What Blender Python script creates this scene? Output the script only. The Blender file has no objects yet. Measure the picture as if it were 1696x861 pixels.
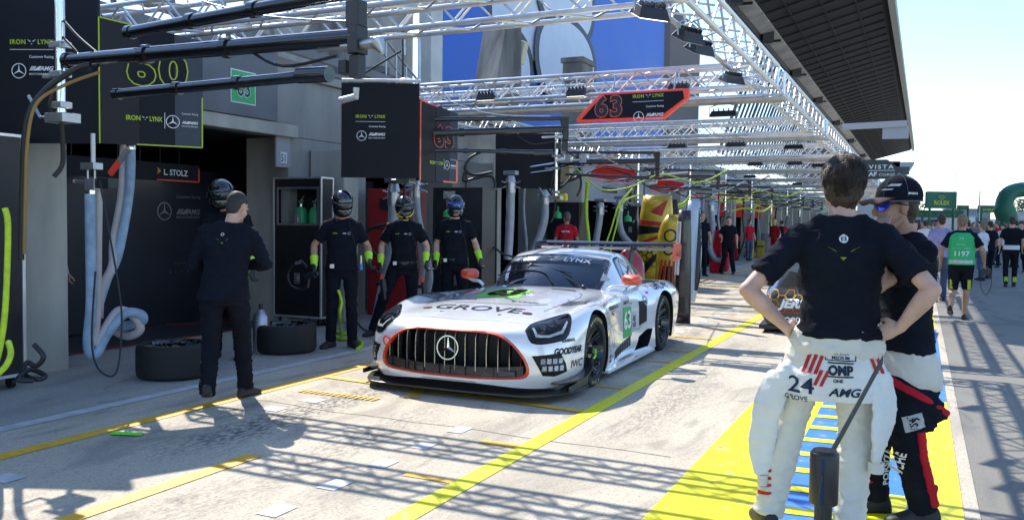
import bpy, bmesh, math, random
from math import sin, cos, pi, radians
from mathutils import Vector as V, Matrix as MX, noise
from mathutils.bvhtree import BVHTree
random.seed(7)
SC = bpy.context.scene
COL = SC.collection
# ------------------------------------------------------------------ camera
F_PX = 1420.0
R_ = V((0.9029523, 0.42956745, 0.01220471)); U_ = V((-0.03027999, 0.03526774, 0.99891907)); FW = V((-0.42867269, 0.90234583, -0.04485239))
CAM = V((0, 0, 1.555))
cd = bpy.data.cameras.new('camera'); cam = bpy.data.objects.new('camera', cd); COL.objects.link(cam)
m3 = MX((R_, U_, -FW)).transposed()
cam.matrix_world = MX.Translation(CAM) @ m3.to_4x4()
cd.sensor_width = 36; cd.lens = F_PX/1696*36; cd.clip_end = 6000; cd.clip_start = 0.05
SC.camera = cam
# ------------------------------------------------------------------ world, sun, exposure
SUNV = V((0.77, -0.57, -1)).normalized()          # direction the light travels
w = bpy.data.worlds.new('World'); SC.world = w; w.use_nodes = True
nt = w.node_tree; bg = nt.nodes['Background']
sky = nt.nodes.new('ShaderNodeTexSky'); sky.sky_type = 'NISHITA'; sky.sun_disc = False
sky.sun_elevation = math.asin(-SUNV.z); sky.sun_rotation = math.atan2(-SUNV.x, -SUNV.y)
sky.air_density = 1.0; sky.dust_density = 0.3; sky.ozone_density = 2.0
tint = nt.nodes.new('ShaderNodeMix'); tint.data_type = 'RGBA'; tint.blend_type = 'MULTIPLY'; tint.inputs['Factor'].default_value = 1; tint.inputs['B'].default_value = (.86, .95, 1.04, 1)
nt.links.new(sky.outputs[0], tint.inputs['A']); nt.links.new(tint.outputs['Result'], bg.inputs[0]); bg.inputs[1].default_value = 0.14
sl = bpy.data.lights.new('sun', 'SUN'); so = bpy.data.objects.new('sun', sl); COL.objects.link(so)
sl.energy = 3.5; sl.angle = radians(0.5); sl.color = (1, 0.95, 0.86)
so.rotation_euler = SUNV.to_track_quat('-Z', 'Y').to_euler(); so.location = (-20, 15, 30)
SC.view_settings.view_transform = 'Standard'; SC.view_settings.look = 'None'
SC.view_settings.exposure = 1.12; SC.view_settings.gamma = 1; SC.view_settings.use_curve_mapping = False

def ray(px, py): return FW + R_*((px-848)/F_PX) - U_*((py-430.5)/F_PX)
def atd(px, py, d): return CAM + ray(px, py)*d            # a point at depth d
def atx(px, py, x): r = ray(px, py); return CAM + r*(x/r.x)
def atz(px, py, z): r = ray(px, py); return CAM + r*((z-CAM.z)/r.z)

# ------------------------------------------------------------------ materials
MATS = {}
def mat(name, col, rough=0.5, metal=0.0, var=0.0, vs=8.0, bump=0.0, bs=60.0, coat=0.0, emit=None, trans=0.0, alpha=1.0, sheen=0.0, stretch=(1,1,1), ior=None, detail=4):
    if name in MATS: return MATS[name]
    m = bpy.data.materials.new(name); m.use_nodes = True; MATS[name] = m
    n = m.node_tree.nodes; L = m.node_tree.links; b = n['Principled BSDF']
    b.inputs['Base Color'].default_value = (*col, 1); b.inputs['Roughness'].default_value = rough; b.inputs['Metallic'].default_value = metal
    if coat: b.inputs['Coat Weight'].default_value = coat; b.inputs['Coat Roughness'].default_value = 0.04
    if trans: b.inputs['Transmission Weight'].default_value = trans
    if sheen: b.inputs['Sheen Weight'].default_value = sheen
    if alpha < 1: b.inputs['Alpha'].default_value = alpha
    if ior: b.inputs['IOR'].default_value = ior
    if emit: b.inputs['Emission Color'].default_value = (*emit[0], 1); b.inputs['Emission Strength'].default_value = emit[1]
    if var or bump:
        tc = n.new('ShaderNodeTexCoord'); mp = n.new('ShaderNodeMapping'); mp.inputs['Scale'].default_value = stretch
        L.new(tc.outputs['Object'], mp.inputs[0])
    if var:
        t = n.new('ShaderNodeTexNoise'); t.inputs['Scale'].default_value = vs; t.inputs['Detail'].default_value = detail; L.new(mp.outputs[0], t.inputs['Vector'])
        r = n.new('ShaderNodeValToRGB'); r.color_ramp.elements[0].position = 0.3; r.color_ramp.elements[1].position = 0.7
        r.color_ramp.elements[0].color = (*[c*(1-var) for c in col], 1); r.color_ramp.elements[1].color = (*[min(1, c*(1+var)) for c in col], 1)
        L.new(t.outputs[0], r.inputs[0]); L.new(r.outputs[0], b.inputs['Base Color'])
        rr = n.new('ShaderNodeMapRange'); rr.inputs[3].default_value = max(0.02, rough-0.08); rr.inputs[4].default_value = min(1, rough+0.08)
        L.new(t.outputs[0], rr.inputs[0]); L.new(rr.outputs[0], b.inputs['Roughness'])
    if bump:
        t2 = n.new('ShaderNodeTexNoise'); t2.inputs['Scale'].default_value = bs; t2.inputs['Detail'].default_value = 3; L.new(mp.outputs[0], t2.inputs['Vector'])
        bp = n.new('ShaderNodeBump'); bp.inputs['Strength'].default_value = bump; bp.inputs['Distance'].default_value = 0.01
        L.new(t2.outputs[0], bp.inputs['Height']); L.new(bp.outputs[0], b.inputs['Normal'])
    return m

M_alu = mat('aluminium', (0.72, 0.72, 0.72), 0.34, 0.75, 0.12, 3)
M_chrome = mat('polished steel', (0.78, 0.78, 0.78), 0.18, 1.0)
M_steel = mat('grey steel', (0.42, 0.43, 0.45), 0.35, 0.9, 0.15, 6)
M_black = mat('satin black', (0.012, 0.012, 0.014), 0.4, 0, 0.3, 9)
M_gloss = mat('gloss black', (0.008, 0.008, 0.010), 0.08, 0, coat=0.6)
M_carbon = mat('carbon', (0.014, 0.014, 0.016), 0.33, 0, 0.4, 30, coat=0.5)
M_rubber = mat('rubber', (0.011, 0.011, 0.012), 0.72, 0, 0.35, 14, 0.2, 80)
M_board = mat('black board', (0.005, 0.006, 0.011), 0.5, 0, 0.15, 2)
M_boardg = mat('grey board', (0.03, 0.032, 0.042), 0.5, 0, 0.1, 2)
M_boardb = mat('brown grey board', (0.022, 0.020, 0.023), 0.5, 0, 0.1, 2)
M_boardl = mat('slate board', (0.05, 0.06, 0.08), 0.5, 0, 0.1, 2)
M_white = mat('white paint', (0.8, 0.8, 0.8), 0.5)
M_print = mat('white print', (0.72, 0.73, 0.75), 0.5)
M_pgrey = mat('grey print', (0.3, 0.3, 0.31), 0.5)
M_lime = mat('lime print', (0.38, 0.50, 0.02), 0.5)
M_red = mat('signal red', (0.72, 0.05, 0.03), 0.4)
M_orange = mat('red orange', (0.78, 0.09, 0.035), 0.38, coat=0.5)
M_green = mat('panel green', (0.03, 0.42, 0.12), 0.4)
M_hosey = mat('lime hose', (0.42, 0.60, 0.015), 0.42, 0, .18, 20, .4, 180)
M_hoseb = mat('blue hose', (0.24, 0.34, 0.46), 0.45, 0, 0.25, 9, .5, 150)
M_hoseg = mat('grey hose', (0.42, 0.38, 0.38), 0.5, 0, 0.12, 5)
M_cable = mat('cable', (0.012, 0.012, 0.013), 0.45)

for m_ in (M_board, M_boardg, M_boardb, M_boardl): m_.node_tree.nodes['Principled BSDF'].inputs['Specular IOR Level'].default_value = .22
# ------------------------------------------------------------------ mesh builder
SPLIT = {'swan_neck_mount', 'panel_wall', 'clamp', 'latch', 'window', 'mullion', 'balcony_glass', 'cable', 'end_fitting', 'end_bracket', 'steel_fittings', 'wall_bracket', 'hanger', 'intake_trim', 'lime_patch', 'lime_trim', 'hoop', 'splitter_fence', 'leg', 'roof_ribs', 'endplate_lettering', 'pupils', 'eyes'}
class MB:
    def __init__(s): s.v = []; s.f = []; s.m = []; s.M = MX(); s.mi = 0
    def add(s, vs, fs):
        o = len(s.v); s.v += [s.M @ V(p) for p in vs]; s.f += [tuple(i+o for i in q) for q in fs]; s.m += [s.mi]*len(fs)
    def box(s, c, d, rot=None):
        x, y, z = d[0]/2, d[1]/2, d[2]/2
        vs = [V((a*x, b*y, e*z)) for a in (-1, 1) for b in (-1, 1) for e in (-1, 1)]
        if rot is not None:
            r = rot if isinstance(rot, MX) else MX.Rotation(rot, 3, 'Z')
            vs = [r @ q for q in vs]
        s.add([q+V(c) for q in vs], [(0,1,3,2),(4,6,7,5),(0,4,5,1),(2,3,7,6),(0,2,6,4),(1,5,7,3)])
    def bb(s, a, b): s.box([(p+q)/2 for p, q in zip(a, b)], [abs(q-p) for p, q in zip(a, b)])
    def loft(s, rings, caps=True, closed=True):
        n = len(rings[0]); vs = [p for r in rings for p in r]; fs = []
        for i in range(len(rings)-1):
            for j in range(n if closed else n-1):
                k = (j+1) % n; fs.append((i*n+j, i*n+k, (i+1)*n+k, (i+1)*n+j))
        if caps: fs.append(tuple(range(n-1, -1, -1))); fs.append(tuple((len(rings)-1)*n+j for j in range(n)))
        s.add(vs, fs)
    def tube(s, pts, r, n=8, caps=True):
        pts = [V(p) for p in pts]; k = len(pts); rs = r if isinstance(r, (list, tuple)) else [r]*k
        t0 = (pts[1]-pts[0]).normalized(); up = V((0, 0, 1)) if abs(t0.z) < .9 else V((1, 0, 0))
        a = t0.cross(up).normalized(); rings = []
        for i in range(k):
            t = (pts[min(i+1, k-1)]-pts[max(i-1, 0)]).normalized()
            a = (a-t*a.dot(t)).normalized(); b = t.cross(a)
            rings.append([pts[i]+(a*cos(2*pi*j/n)+b*sin(2*pi*j/n))*rs[i] for j in range(n)])
        s.loft(rings, caps)
    def ell(s, c, r, rot=None, nu=14, nv=9):
        c = V(c); r = (r, r, r) if not isinstance(r, (list, tuple)) else r; rings = []
        R = rot if rot is not None else MX.Identity(3)
        for i in range(nv+1):
            a = -pi/2+pi*i/nv; ca = max(cos(a), 0.02)
            rings.append([c+R @ V((r[0]*ca*cos(2*pi*j/nu), r[1]*ca*sin(2*pi*j/nu), r[2]*sin(a))) for j in range(nu)])
        s.loft(rings)
    def cap(s, p, q, r0, r1, n=12):
        p = V(p); q = V(q); s.tube([p, q], [r0, r1], n); s.ell(p, r0); s.ell(q, r1)
    def prism(s, poly, o, ax, ay, t):
        """flat outline poly (x,y) in the plane o+ax*x+ay*y, thickness t along ax x ay"""
        o = V(o); ax = V(ax).normalized(); ay = V(ay).normalized(); nz = ax.cross(ay).normalized()
        b = [o+ax*x+ay*y for x, y in poly]; n = len(b)
        s.add(b+[p+nz*t for p in b], [tuple(range(n-1, -1, -1)), tuple(range(n, 2*n))]+[(i, (i+1) % n, n+(i+1) % n, n+i) for i in range(n)])
    def ring(s, o, ax, ay, r, wr, n=40, t=0.002, sx=1.0):
        o = V(o); ax = V(ax).normalized(); ay = V(ay).normalized(); nz = ax.cross(ay); vs = []; fs = []
        for i in range(n):
            a = 2*pi*i/n
            for rr, zz in ((r, 0), (r, t), (r-wr, t), (r-wr, 0)): vs.append(o+ax*rr*cos(a)*sx+ay*rr*sin(a)+nz*zz)
        for i in range(n):
            k = (i+1) % n
            for q in range(4): fs.append((i*4+q, k*4+q, k*4+(q+1) % 4, i*4+(q+1) % 4))
        s.add(vs, fs)
    def text(s, txt, o, ax, ay, size, align='LEFT', bold=0.0, shear=0.0, sx=1.0, sp=1.0, fit=None):
        vs, fs, wd = text_mesh(txt, size, align, bold, shear, sp)
        if fit: sx = fit/wd
        o = V(o); ax = V(ax).normalized(); ay = V(ay).normalized()
        s.add([o+ax*p[0]*sx+ay*p[1] for p in vs], fs)
    def star(s, o, ax, ay, r, t=0.002):
        o = V(o); ax = V(ax).normalized(); ay = V(ay).normalized()
        s.ring(o, ax, ay, r, r*0.11, 40, t)
        for k in range(3):
            a = pi/2+k*2*pi/3
            q = [(r*.93*cos(a), r*.93*sin(a)), (r*.13*cos(a+pi/3), r*.13*sin(a+pi/3)), (0, 0), (r*.13*cos(a-pi/3), r*.13*sin(a-pi/3))]
            s.prism(q, o, ax, ay, t)
    def lynx(s, o, ax, ay, w):
        for sg in (-1, 1):
            s.prism([(sg*x*w, y*w) for x, y in (((.5, .28), (.08, .06), (.2, -.02)) if sg > 0 else ((.2, -.02), (.08, .06), (.5, .28)))], o, ax, ay, .002)
        s.prism([(-.08*w, -.2*w), (0, -.32*w), (.08*w, -.2*w)], o, ax, ay, .002)
    def mesh(s, name):
        me = bpy.data.meshes.new(name); me.from_pydata(s.v, [], s.f); me.polygons.foreach_set('material_index', s.m); me.update()
        bm = bmesh.new(); bm.from_mesh(me); bmesh.ops.recalc_face_normals(bm, faces=bm.faces); bm.to_mesh(me); bm.free(); return me
    def pieces(s):
        par = list(range(len(s.v)))
        def find(i):
            while par[i] != i: par[i] = par[par[i]]; i = par[i]
            return i
        for f in s.f:
            a = find(f[0])
            for q in f[1:]: par[find(q)] = a
        out = {}
        for f, m in zip(s.f, s.m): out.setdefault(find(f[0]), []).append((f, m))
        res = []
        for fs in out.values():
            mp = {}; n = MB()
            for f, m in fs:
                for q in f:
                    if q not in mp: mp[q] = len(n.v); n.v.append(s.v[q])
                n.f.append(tuple(mp[q] for q in f)); n.m.append(m)
            res.append(n)
        return res
    def build(s, name, mats, parent=None, smooth=35, bevel=0.0):
        if name in SPLIT and parent is not None:               # repeats become parts of their own
            ps = s.pieces()
            if 1 < len(ps) <= 100: return [p._build(name, mats, parent, smooth, bevel) for p in ps][0]
        return s._build(name, mats, parent, smooth, bevel)
    def _build(s, name, mats, parent=None, smooth=35, bevel=0.0):
        me = s.mesh(name)
        for m in (mats if isinstance(mats, (list, tuple)) else [mats]): me.materials.append(m)
        return link(name, me, parent, smooth, bevel)
def link(name, me, parent=None, smooth=35, bevel=0.0):
    o = bpy.data.objects.new(name, me); COL.objects.link(o)
    if parent is not None: o.parent = parent
    if smooth: me.polygons.foreach_set('use_smooth', [True]*len(me.polygons)); me.set_sharp_from_angle(angle=radians(smooth))
    if bevel:
        b = o.modifiers.new('bevel', 'BEVEL'); b.width = bevel; b.segments = 2; b.limit_method = 'ANGLE'; b.angle_limit = radians(40)
    return o
_tc = {}
def text_mesh(txt, size, align='LEFT', bold=0.0, shear=0.0, sp=1.0):
    key = (txt, align, bold, shear, sp)
    if key not in _tc:
        c = bpy.data.curves.new('t', 'FONT'); c.body = txt; c.size = 1; c.offset = bold; c.shear = shear; c.space_character = sp; c.resolution_u = 3; c.fill_mode = 'FRONT'
        o = bpy.data.objects.new('t', c); me = bpy.data.meshes.new_from_object(o)
        vs = [(p.co.x, p.co.y) for p in me.vertices]; fs = [tuple(q.vertices) for q in me.polygons]
        bpy.data.objects.remove(o); bpy.data.curves.remove(c); bpy.data.meshes.remove(me)
        x0 = min(a for a, b in vs); x1 = max(a for a, b in vs); wd = x1-x0
        off = {'LEFT': x0, 'CENTER': (x0+x1)/2, 'RIGHT': x1}[align]
        _tc[key] = ([(a-off, b) for a, b in vs], fs, wd)
    vs, fs, wd = _tc[key]
    return [(a*size, b*size) for a, b in vs], fs, wd*size
def empty(name, label, cat, loc=(0,0,0), rz=0.0, group=None):
    o = bpy.data.objects.new(name, None); COL.objects.link(o); o.location = loc; o.rotation_euler = (0, 0, rz); o.empty_display_size = 0.2
    return tag(o, label, cat, group)
def tag(o, label, cat, group=None, kind=None):
    if label: o['label'] = label
    if cat: o['category'] = cat
    if group: o['group'] = group
    if kind: o['kind'] = kind
    return o
def struct(o): o['kind'] = 'structure'; return o
def copy_tree(o, parent=None):
    c = o.copy(); COL.objects.link(c); c.parent = parent
    for ch in list(o.children): copy_tree(ch, c)
    return c
def catmull(pts, n):
    pts = [V(p) for p in pts]; out = []
    for i in range(len(pts)-1):
        p0 = pts[max(i-1, 0)]; p1 = pts[i]; p2 = pts[i+1]; p3 = pts[min(i+2, len(pts)-1)]
        for k in range(n):
            t = k/n; out.append(0.5*((2*p1)+(p2-p0)*t+(2*p0-5*p1+4*p2-p3)*t*t+(3*p1-p0-3*p2+p3)*t**3))
    out.append(pts[-1]); return out
def lerp1(xs, ys, x):
    """smooth monotone-ish interpolation of a table"""
    if x <= xs[0]: return ys[0]
    if x >= xs[-1]: return ys[-1]
    for i in range(len(xs)-1):
        if xs[i] <= x <= xs[i+1]:
            def sl(k):
                if k <= 0: return (ys[1]-ys[0])/(xs[1]-xs[0])
                if k >= len(xs)-1: return (ys[-1]-ys[-2])/(xs[-1]-xs[-2])
                return (ys[k+1]-ys[k-1])/(xs[k+1]-xs[k-1])
            h = xs[i+1]-xs[i]; t = (x-xs[i])/h; a = sl(i)*h; b = sl(i+1)*h; d = ys[i+1]-ys[i]
            return ys[i]+t*a+t*t*(3*d-2*a-b)+t**3*(a+b-2*d)
def fbm(p, s): return noise.noise(V(p)*s)
def remesh(mb, voxel, smooth=3, disp=None):
    me = mb.mesh('tmp'); o = bpy.data.objects.new('tmp', me); COL.objects.link(o)
    r = o.modifiers.new('r', 'REMESH'); r.mode = 'VOXEL'; r.voxel_size = voxel; r.adaptivity = 0
    if smooth:
        q = o.modifiers.new('s', 'SMOOTH'); q.iterations = smooth; q.factor = 0.5
    dg = bpy.context.evaluated_depsgraph_get(); dg.update()
    out = bpy.data.meshes.new_from_object(o.evaluated_get(dg)); bpy.data.objects.remove(o); bpy.data.meshes.remove(me)
    out.materials.clear()
    if disp:
        ns = [v.normal.copy() for v in out.vertices]
        for v, nn in zip(out.vertices, ns): v.co += nn*disp(v.co)
    out.update(); return out
# ================================================================== SETTING
def ground_mat(name, base, stain, tyre=False, rough=0.85, fine=55.0):
    m = bpy.data.materials.new(name); m.use_nodes = True; n = m.node_tree.nodes; L = m.node_tree.links; b = n['Principled BSDF']; b.inputs['Roughness'].default_value = rough
    tc = n.new('ShaderNodeTexCoord')
    def nz(scale, st=(1,1,1), det=5, ds=0.0):
        mp = n.new('ShaderNodeMapping'); mp.inputs['Scale'].default_value = st; L.new(tc.outputs['Object'], mp.inputs[0])
        t = n.new('ShaderNodeTexNoise'); t.inputs['Scale'].default_value = scale; t.inputs['Detail'].default_value = det; t.inputs['Distortion'].default_value = ds; L.new(mp.outputs[0], t.inputs['Vector']); return t.outputs[0]
    def rng(v, a, c, d=0.0, e=1.0):
        r = n.new('ShaderNodeMapRange'); r.inputs[1].default_value = a; r.inputs[2].default_value = c; r.inputs[3].default_value = d; r.inputs[4].default_value = e; L.new(v, r.inputs[0]); return r.outputs[0]
    def mul(a, c):
        q = n.new('ShaderNodeMath'); q.operation = 'MULTIPLY'; L.new(a, q.inputs[0])
        if isinstance(c, float): q.inputs[1].default_value = c
        else: L.new(c, q.inputs[1])
        return q.outputs[0]
    def mix(fac, a, col):
        x = n.new('ShaderNodeMix'); x.data_type = 'RGBA'; L.new(fac, x.inputs['Factor'])
        if isinstance(a, tuple): x.inputs['A'].default_value = (*a, 1)
        else: L.new(a, x.inputs['A'])
        x.inputs['B'].default_value = (*col, 1); return x.outputs['Result']
    c = mix(rng(nz(0.5, det=6), .35, .68), base, tuple(q*.86 for q in base))
    c = mix(mul(rng(nz(fine, det=4), .48, .70), .6), c, stain)
    c = mix(mul(rng(nz(fine*2.6, det=2), .60, .70), .6), c, tuple(q*.45 for q in stain))
    c = mix(mul(rng(nz(1.1, (1.5, .5, 1), 9, 2.5), .60, .66), .35), c, tuple(q*.6 for q in stain))
    c = mix(mul(rng(nz(2.2, (1, .35, 1), 9, 1.0), .50, .68), .55), c, stain)
    if tyre:
        sp = n.new('ShaderNodeSeparateXYZ'); L.new(tc.outputs['Object'], sp.inputs[0])
        tot = None
        for x0, wd, st in ((-4.45, .34, 1.0), (-3.5, .30, .8), (-2.9, .26, .65), (-1.9, .34, .6), (-4.95, .2, .5)):
            q = n.new('ShaderNodeMath'); q.operation = 'SUBTRACT'; L.new(sp.outputs[0], q.inputs[0]); q.inputs[1].default_value = x0
            q2 = n.new('ShaderNodeMath'); q2.operation = 'ABSOLUTE'; L.new(q.outputs[0], q2.inputs[0])
            band = mul(rng(q2.outputs[0], wd, wd*.3), st)
            if tot is None: tot = band
            else:
                ad = n.new('ShaderNodeMath'); ad.operation = 'MAXIMUM'; L.new(tot, ad.inputs[0]); L.new(band, ad.inputs[1]); tot = ad.outputs[0]
        patchy = rng(nz(.55, (1, .6, 1), 5), .42, .62); spk = rng(nz(26, (1.4, .55, 1), 5, .6), .40, .62)
        c = mix(mul(mul(tot, patchy), spk), c, (0.07, 0.07, 0.072))
        lines = rng(nz(9, (5, .12, 1), 2), .62, .70)
        c = mix(mul(mul(lines, patchy), .5), c, (0.11, 0.11, 0.11))
    L.new(c, b.inputs['Base Color'])
    bp = n.new('ShaderNodeBump'); bp.inputs['Strength'].default_value = .25; bp.inputs['Distance'].default_value = .006
    L.new(nz(fine*1.4, det=3), bp.inputs['Height']); L.new(bp.outputs[0], b.inputs['Normal'])
    return m
def paint_wear(m):
    n = m.node_tree.nodes; L = m.node_tree.links; b = n['Principled BSDF']; src = b.inputs['Base Color'].links[0].from_socket
    tc = n.new('ShaderNodeTexCoord'); t = n.new('ShaderNodeTexNoise'); t.inputs['Scale'].default_value = 7; t.inputs['Detail'].default_value = 9; t.inputs['Roughness'].default_value = .75; L.new(tc.outputs['Object'], t.inputs['Vector'])
    r = n.new('ShaderNodeMapRange'); r.inputs[1].default_value = .585; r.inputs[2].default_value = .64; L.new(t.outputs[0], r.inputs[0])
    x = n.new('ShaderNodeMix'); x.data_type = 'RGBA'; x.inputs['B'].default_value = (.30, .28, .24, 1); L.new(src, x.inputs['A']); L.new(r.outputs[0], x.inputs['Factor']); L.new(x.outputs['Result'], b.inputs['Base Color'])
    t2 = n.new('ShaderNodeTexNoise'); t2.inputs['Scale'].default_value = 70; L.new(tc.outputs['Object'], t2.inputs['Vector']); bp = n.new('ShaderNodeBump'); bp.inputs['Strength'].default_value = .25; bp.inputs['Distance'].default_value = .005; L.new(t2.outputs[0], bp.inputs['Height']); L.new(bp.outputs[0], b.inputs['Normal'])
M_conc = ground_mat('pit lane concrete', (0.55, 0.475, 0.365), (0.22, 0.195, 0.16), True)
M_apron = ground_mat('apron concrete', (0.40, 0.375, 0.325), (0.21, 0.20, 0.185), False, .75, 40)
M_asph = ground_mat('asphalt', (0.225, 0.21, 0.178), (0.10, 0.097, 0.09), False, .9, 70)
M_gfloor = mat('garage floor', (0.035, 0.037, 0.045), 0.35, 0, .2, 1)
def sheet(name, x0, x1, y0, y1, z, m, n=1):
    mb = MB(); mb.add([(x0, y0, z), (x1, y0, z), (x1, y1, z), (x0, y1, z)], [(0, 1, 2, 3)]); o = mb.build(name, m, smooth=0); return struct(o)
sheet('ground', -700, 900, -60, 2500, 0, M_asph)
sheet('pit_lane', -5.95, 0.34, -3, 220, 0.004, M_conc)
sheet('apron', -8.5, -5.95, -3, 220, 0.0042, M_apron)
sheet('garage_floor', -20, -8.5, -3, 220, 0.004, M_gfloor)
M_pw = mat('lane white', (0.50, 0.50, 0.49), 0.6, 0, .18, 9); M_py = mat('lane yellow', (0.78, 0.60, 0.012), 0.5, 0, .08, 7)
M_po = mat('lane orange', (0.74, 0.40, 0.02), 0.55, 0, .12, 7); M_pb = mat('lane blue', (0.05, 0.20, 0.62), 0.5, 0, .1, 7)
M_py2 = mat('lane bright yellow', (0.80, 0.72, 0.008), 0.5, 0, .05, 7)
for m_ in (M_pw, M_py, M_po, M_pb, M_py2): paint_wear(m_)
M_joint = mat('joint', (0.10, 0.095, 0.09), 0.9)
def quadsheet(mb, pts, z): mb.add([(x, y, z) for x, y in pts], [tuple(range(len(pts)))])
def rect(mb, x0, x1, y0, y1, z=.008): quadsheet(mb, [(x0, y0), (x1, y0), (x1, y1), (x0, y1)], z)
mb = MB(); rect(mb, -6.04, -5.90, -3, 200); 
for i in range(-2, 60):
    y = 4.53+i*.50
    if i in (3, 4): continue
    rect(mb, -3.11, -2.98, y-.09, y+.10)
for x, y in ((-4.83, 3.25), (-4.72, 5.44), (-4.65, 5.85)): rect(mb, x-.09, x+.09, y-.08, y+.07)
quadsheet(mb, [(-3.95, 6.75), (-3.0, 7.35), (-3.05, 7.42), (-4.02, 6.8)], .008)
struct(mb.build('white_lines', M_pw, smooth=0))
mb = MB(); rect(mb, -5.36, -5.22, -3, 120)
for k in range(-1, 12):                                             # box marks repeat with every pit box
    y = 6.62+k*4.95
    quadsheet(mb, [(-5.22, y+.12), (-2.46, y-.12), (-2.46, y-.02), (-5.22, y+.22)], .0115)
    for i in range(14): rect(mb, -5.0+i*.06, -4.965+i*.06, y-.55, y-.43, .0118)
    for i in range(12): rect(mb, -4.05-i*.018, -3.90-i*.018, y-.30+i*.055, y-.27+i*.055, .0145)
    rect(mb, -2.75, -2.46, y-1.35, y-1.26); rect(mb, -2.80, -2.46, y+1.0, y+1.06); rect(mb, -2.80, -2.46, y+2.7, y+2.76)
rect(mb, -3.95, -3.83, -3, 4.3, .0085)
struct(mb.build('orange_lines', M_po, smooth=0))
mb = MB(); rect(mb, -2.46, -2.32, -3, 160); struct(mb.build('yellow_line', M_py2, smooth=0))
mb = MB(); quadsheet(mb, [(-1.27, -3), (-.72, -3), (-.72, 8.45), (-1.27, 8.45)], .008); rect(mb, .08, .26, -3, 8.45); rect(mb, .1, .26, 14.4, 22); rect(mb, -1.27, -1.05, 14.4, 22)
for k in range(16):
    y = 2.2+k*.42; quadsheet(mb, [(-.72, y), (-.22, y+.05), (-.22, y+.16), (-.72, y+.11)], .0125)
rect(mb, -.30, -.02, 4.3, 5.35, .0125); rect(mb, -.36, -.05, 6.2, 7.2, .0125)
struct(mb.build('yellow_panel', M_py2, smooth=0))
mb = MB(); rect(mb, -.72, .08, -3, 8.45); rect(mb, .1, .26, 8.45, 14.4); rect(mb, -1.27, -1.05, 8.45, 14.4); struct(mb.build('blue_panel', M_pb, smooth=0))
mb = MB()
for k in range(-1, 20):
    y0 = 5.62+k*4.95; pts = [(-5.2+i*.25, y0+.06*noise.noise((i*.4, k, 0))-.02*i*.25) for i in range(16)]
    for a, b in zip(pts[:-1], pts[1:]): quadsheet(mb, [(a[0], a[1]), (b[0], b[1]), (b[0], b[1]+.008), (a[0], a[1]+.008)], .0065)
struct(mb.build('concrete_joints', M_joint, smooth=0))
mb = MB(); quadsheet(mb, [(-5.15, 4.22), (-4.93, 4.3), (-4.98, 4.37), (-5.2, 4.29)], .013)
tag(mb.build('tape_strip', M_green if 0 else mat('tape green', (.15, .85, .03), .5), smooth=0), 'short strip of bright green tape on the lane concrete beside the orange line', 'tape')
# hills and far trees behind the crowd
mb = MB(); R1 = []
for i in range(60):
    x = -30+i*9; h = 7+4*noise.noise((i*.21, 3, 0))+1.5*noise.noise((i*.9, 8, 0)); R1.append((x, 420, h))
mb.loft([[(x, y, -1) for x, y, h in R1], [(x, y+10, h*.55) for x, y, h in R1], [(x, y+50, h) for x, y, h in R1]], False, False)
struct(mb.build('hills', mat('far woodland', (.10, .15, .13), .9, 0, .4, .3)))
# ================================================================== PIT BUILDING
M_wall = mat('weathered concrete', (0.30, 0.295, 0.275), .85, 0, .28, 1.6, .3, 30, stretch=(1, 1, .35), detail=8)
M_pil = mat('pillar concrete', (0.40, 0.385, 0.335), .85, 0, .22, 2.5, .3, 30, stretch=(1, 1, .3), detail=8)
M_dark = mat('garage dark', (0.018, 0.021, 0.032), .6, 0, .2, 2)  # interior black lifted towards blue to imitate haze
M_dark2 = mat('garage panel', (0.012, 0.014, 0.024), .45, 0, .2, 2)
M_fascia = mat('grey fascia', (0.14, 0.145, 0.155), .6, 0, .15, 2)
M_stain = mat('dark stained concrete', (0.16, 0.155, 0.15), .9, 0, .5, 2.2, stretch=(1, 1, .3), detail=8)
B = empty('pit_building', 'grey concrete pit building with a long row of dark open garages', 'building', (-8.4, 0, 0))
def bb(name, m, boxes, parent=B, off=(-8.4, 0, 0), bevel=0.0, smooth=0):
    mb = MB()
    for a, b in boxes: mb.bb([p-q for p, q in zip(a, off)], [p-q for p, q in zip(b, off)])
    return mb.build(name, m, parent, smooth=smooth, bevel=bevel)
YP = [5.88+4.95*k for k in range(-1, 24)]
for k, y in enumerate(YP):
    bb('pillar', M_pil, [((-8.38, y-.58 if k == 1 else y-.36, 0), (-7.75, y, 2.72 if k != 2 else 2.6))], bevel=.015)
bb('parapet', M_wall, [((-8.75, -3, 2.76), (-8.40, 160, 3.62)), ((-8.85, -3, 3.621), (-8.32, 160, 3.74))], bevel=.01)
bb('lintel', M_pil, [((-8.42, -3, 2.74), (-8.30, 10.1, 2.92))], bevel=.008)
for a_, b_ in ((10.0, 11.95), (14.9, 16.3), (19.7, 21.6)): bb('pier', M_wall, [((-9.2, a_, 0), (-8.41, b_, 2.755))])
bb('terrace_slab', M_wall, [((-13, -3, 2.85), (-8.76, 160, 3.1))])
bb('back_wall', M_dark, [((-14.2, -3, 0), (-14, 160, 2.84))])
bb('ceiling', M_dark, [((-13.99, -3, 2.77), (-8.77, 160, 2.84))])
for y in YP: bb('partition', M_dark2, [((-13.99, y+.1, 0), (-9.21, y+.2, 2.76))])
bb('panel_wall', M_dark2, [((-9.9, 8.1, 0), (-9.85, 10.0, 2.1)), ((-9.86, 12.5, 0), (-9.8, 14.2, 2.3))])
mb = MB(); mb.bb((-.02, 9.72, 2.3), (.012, 10.02, 2.755)); mb.build('pilaster', mat('light pilaster', (.32, .33, .35), .7), B, 0)
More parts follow.
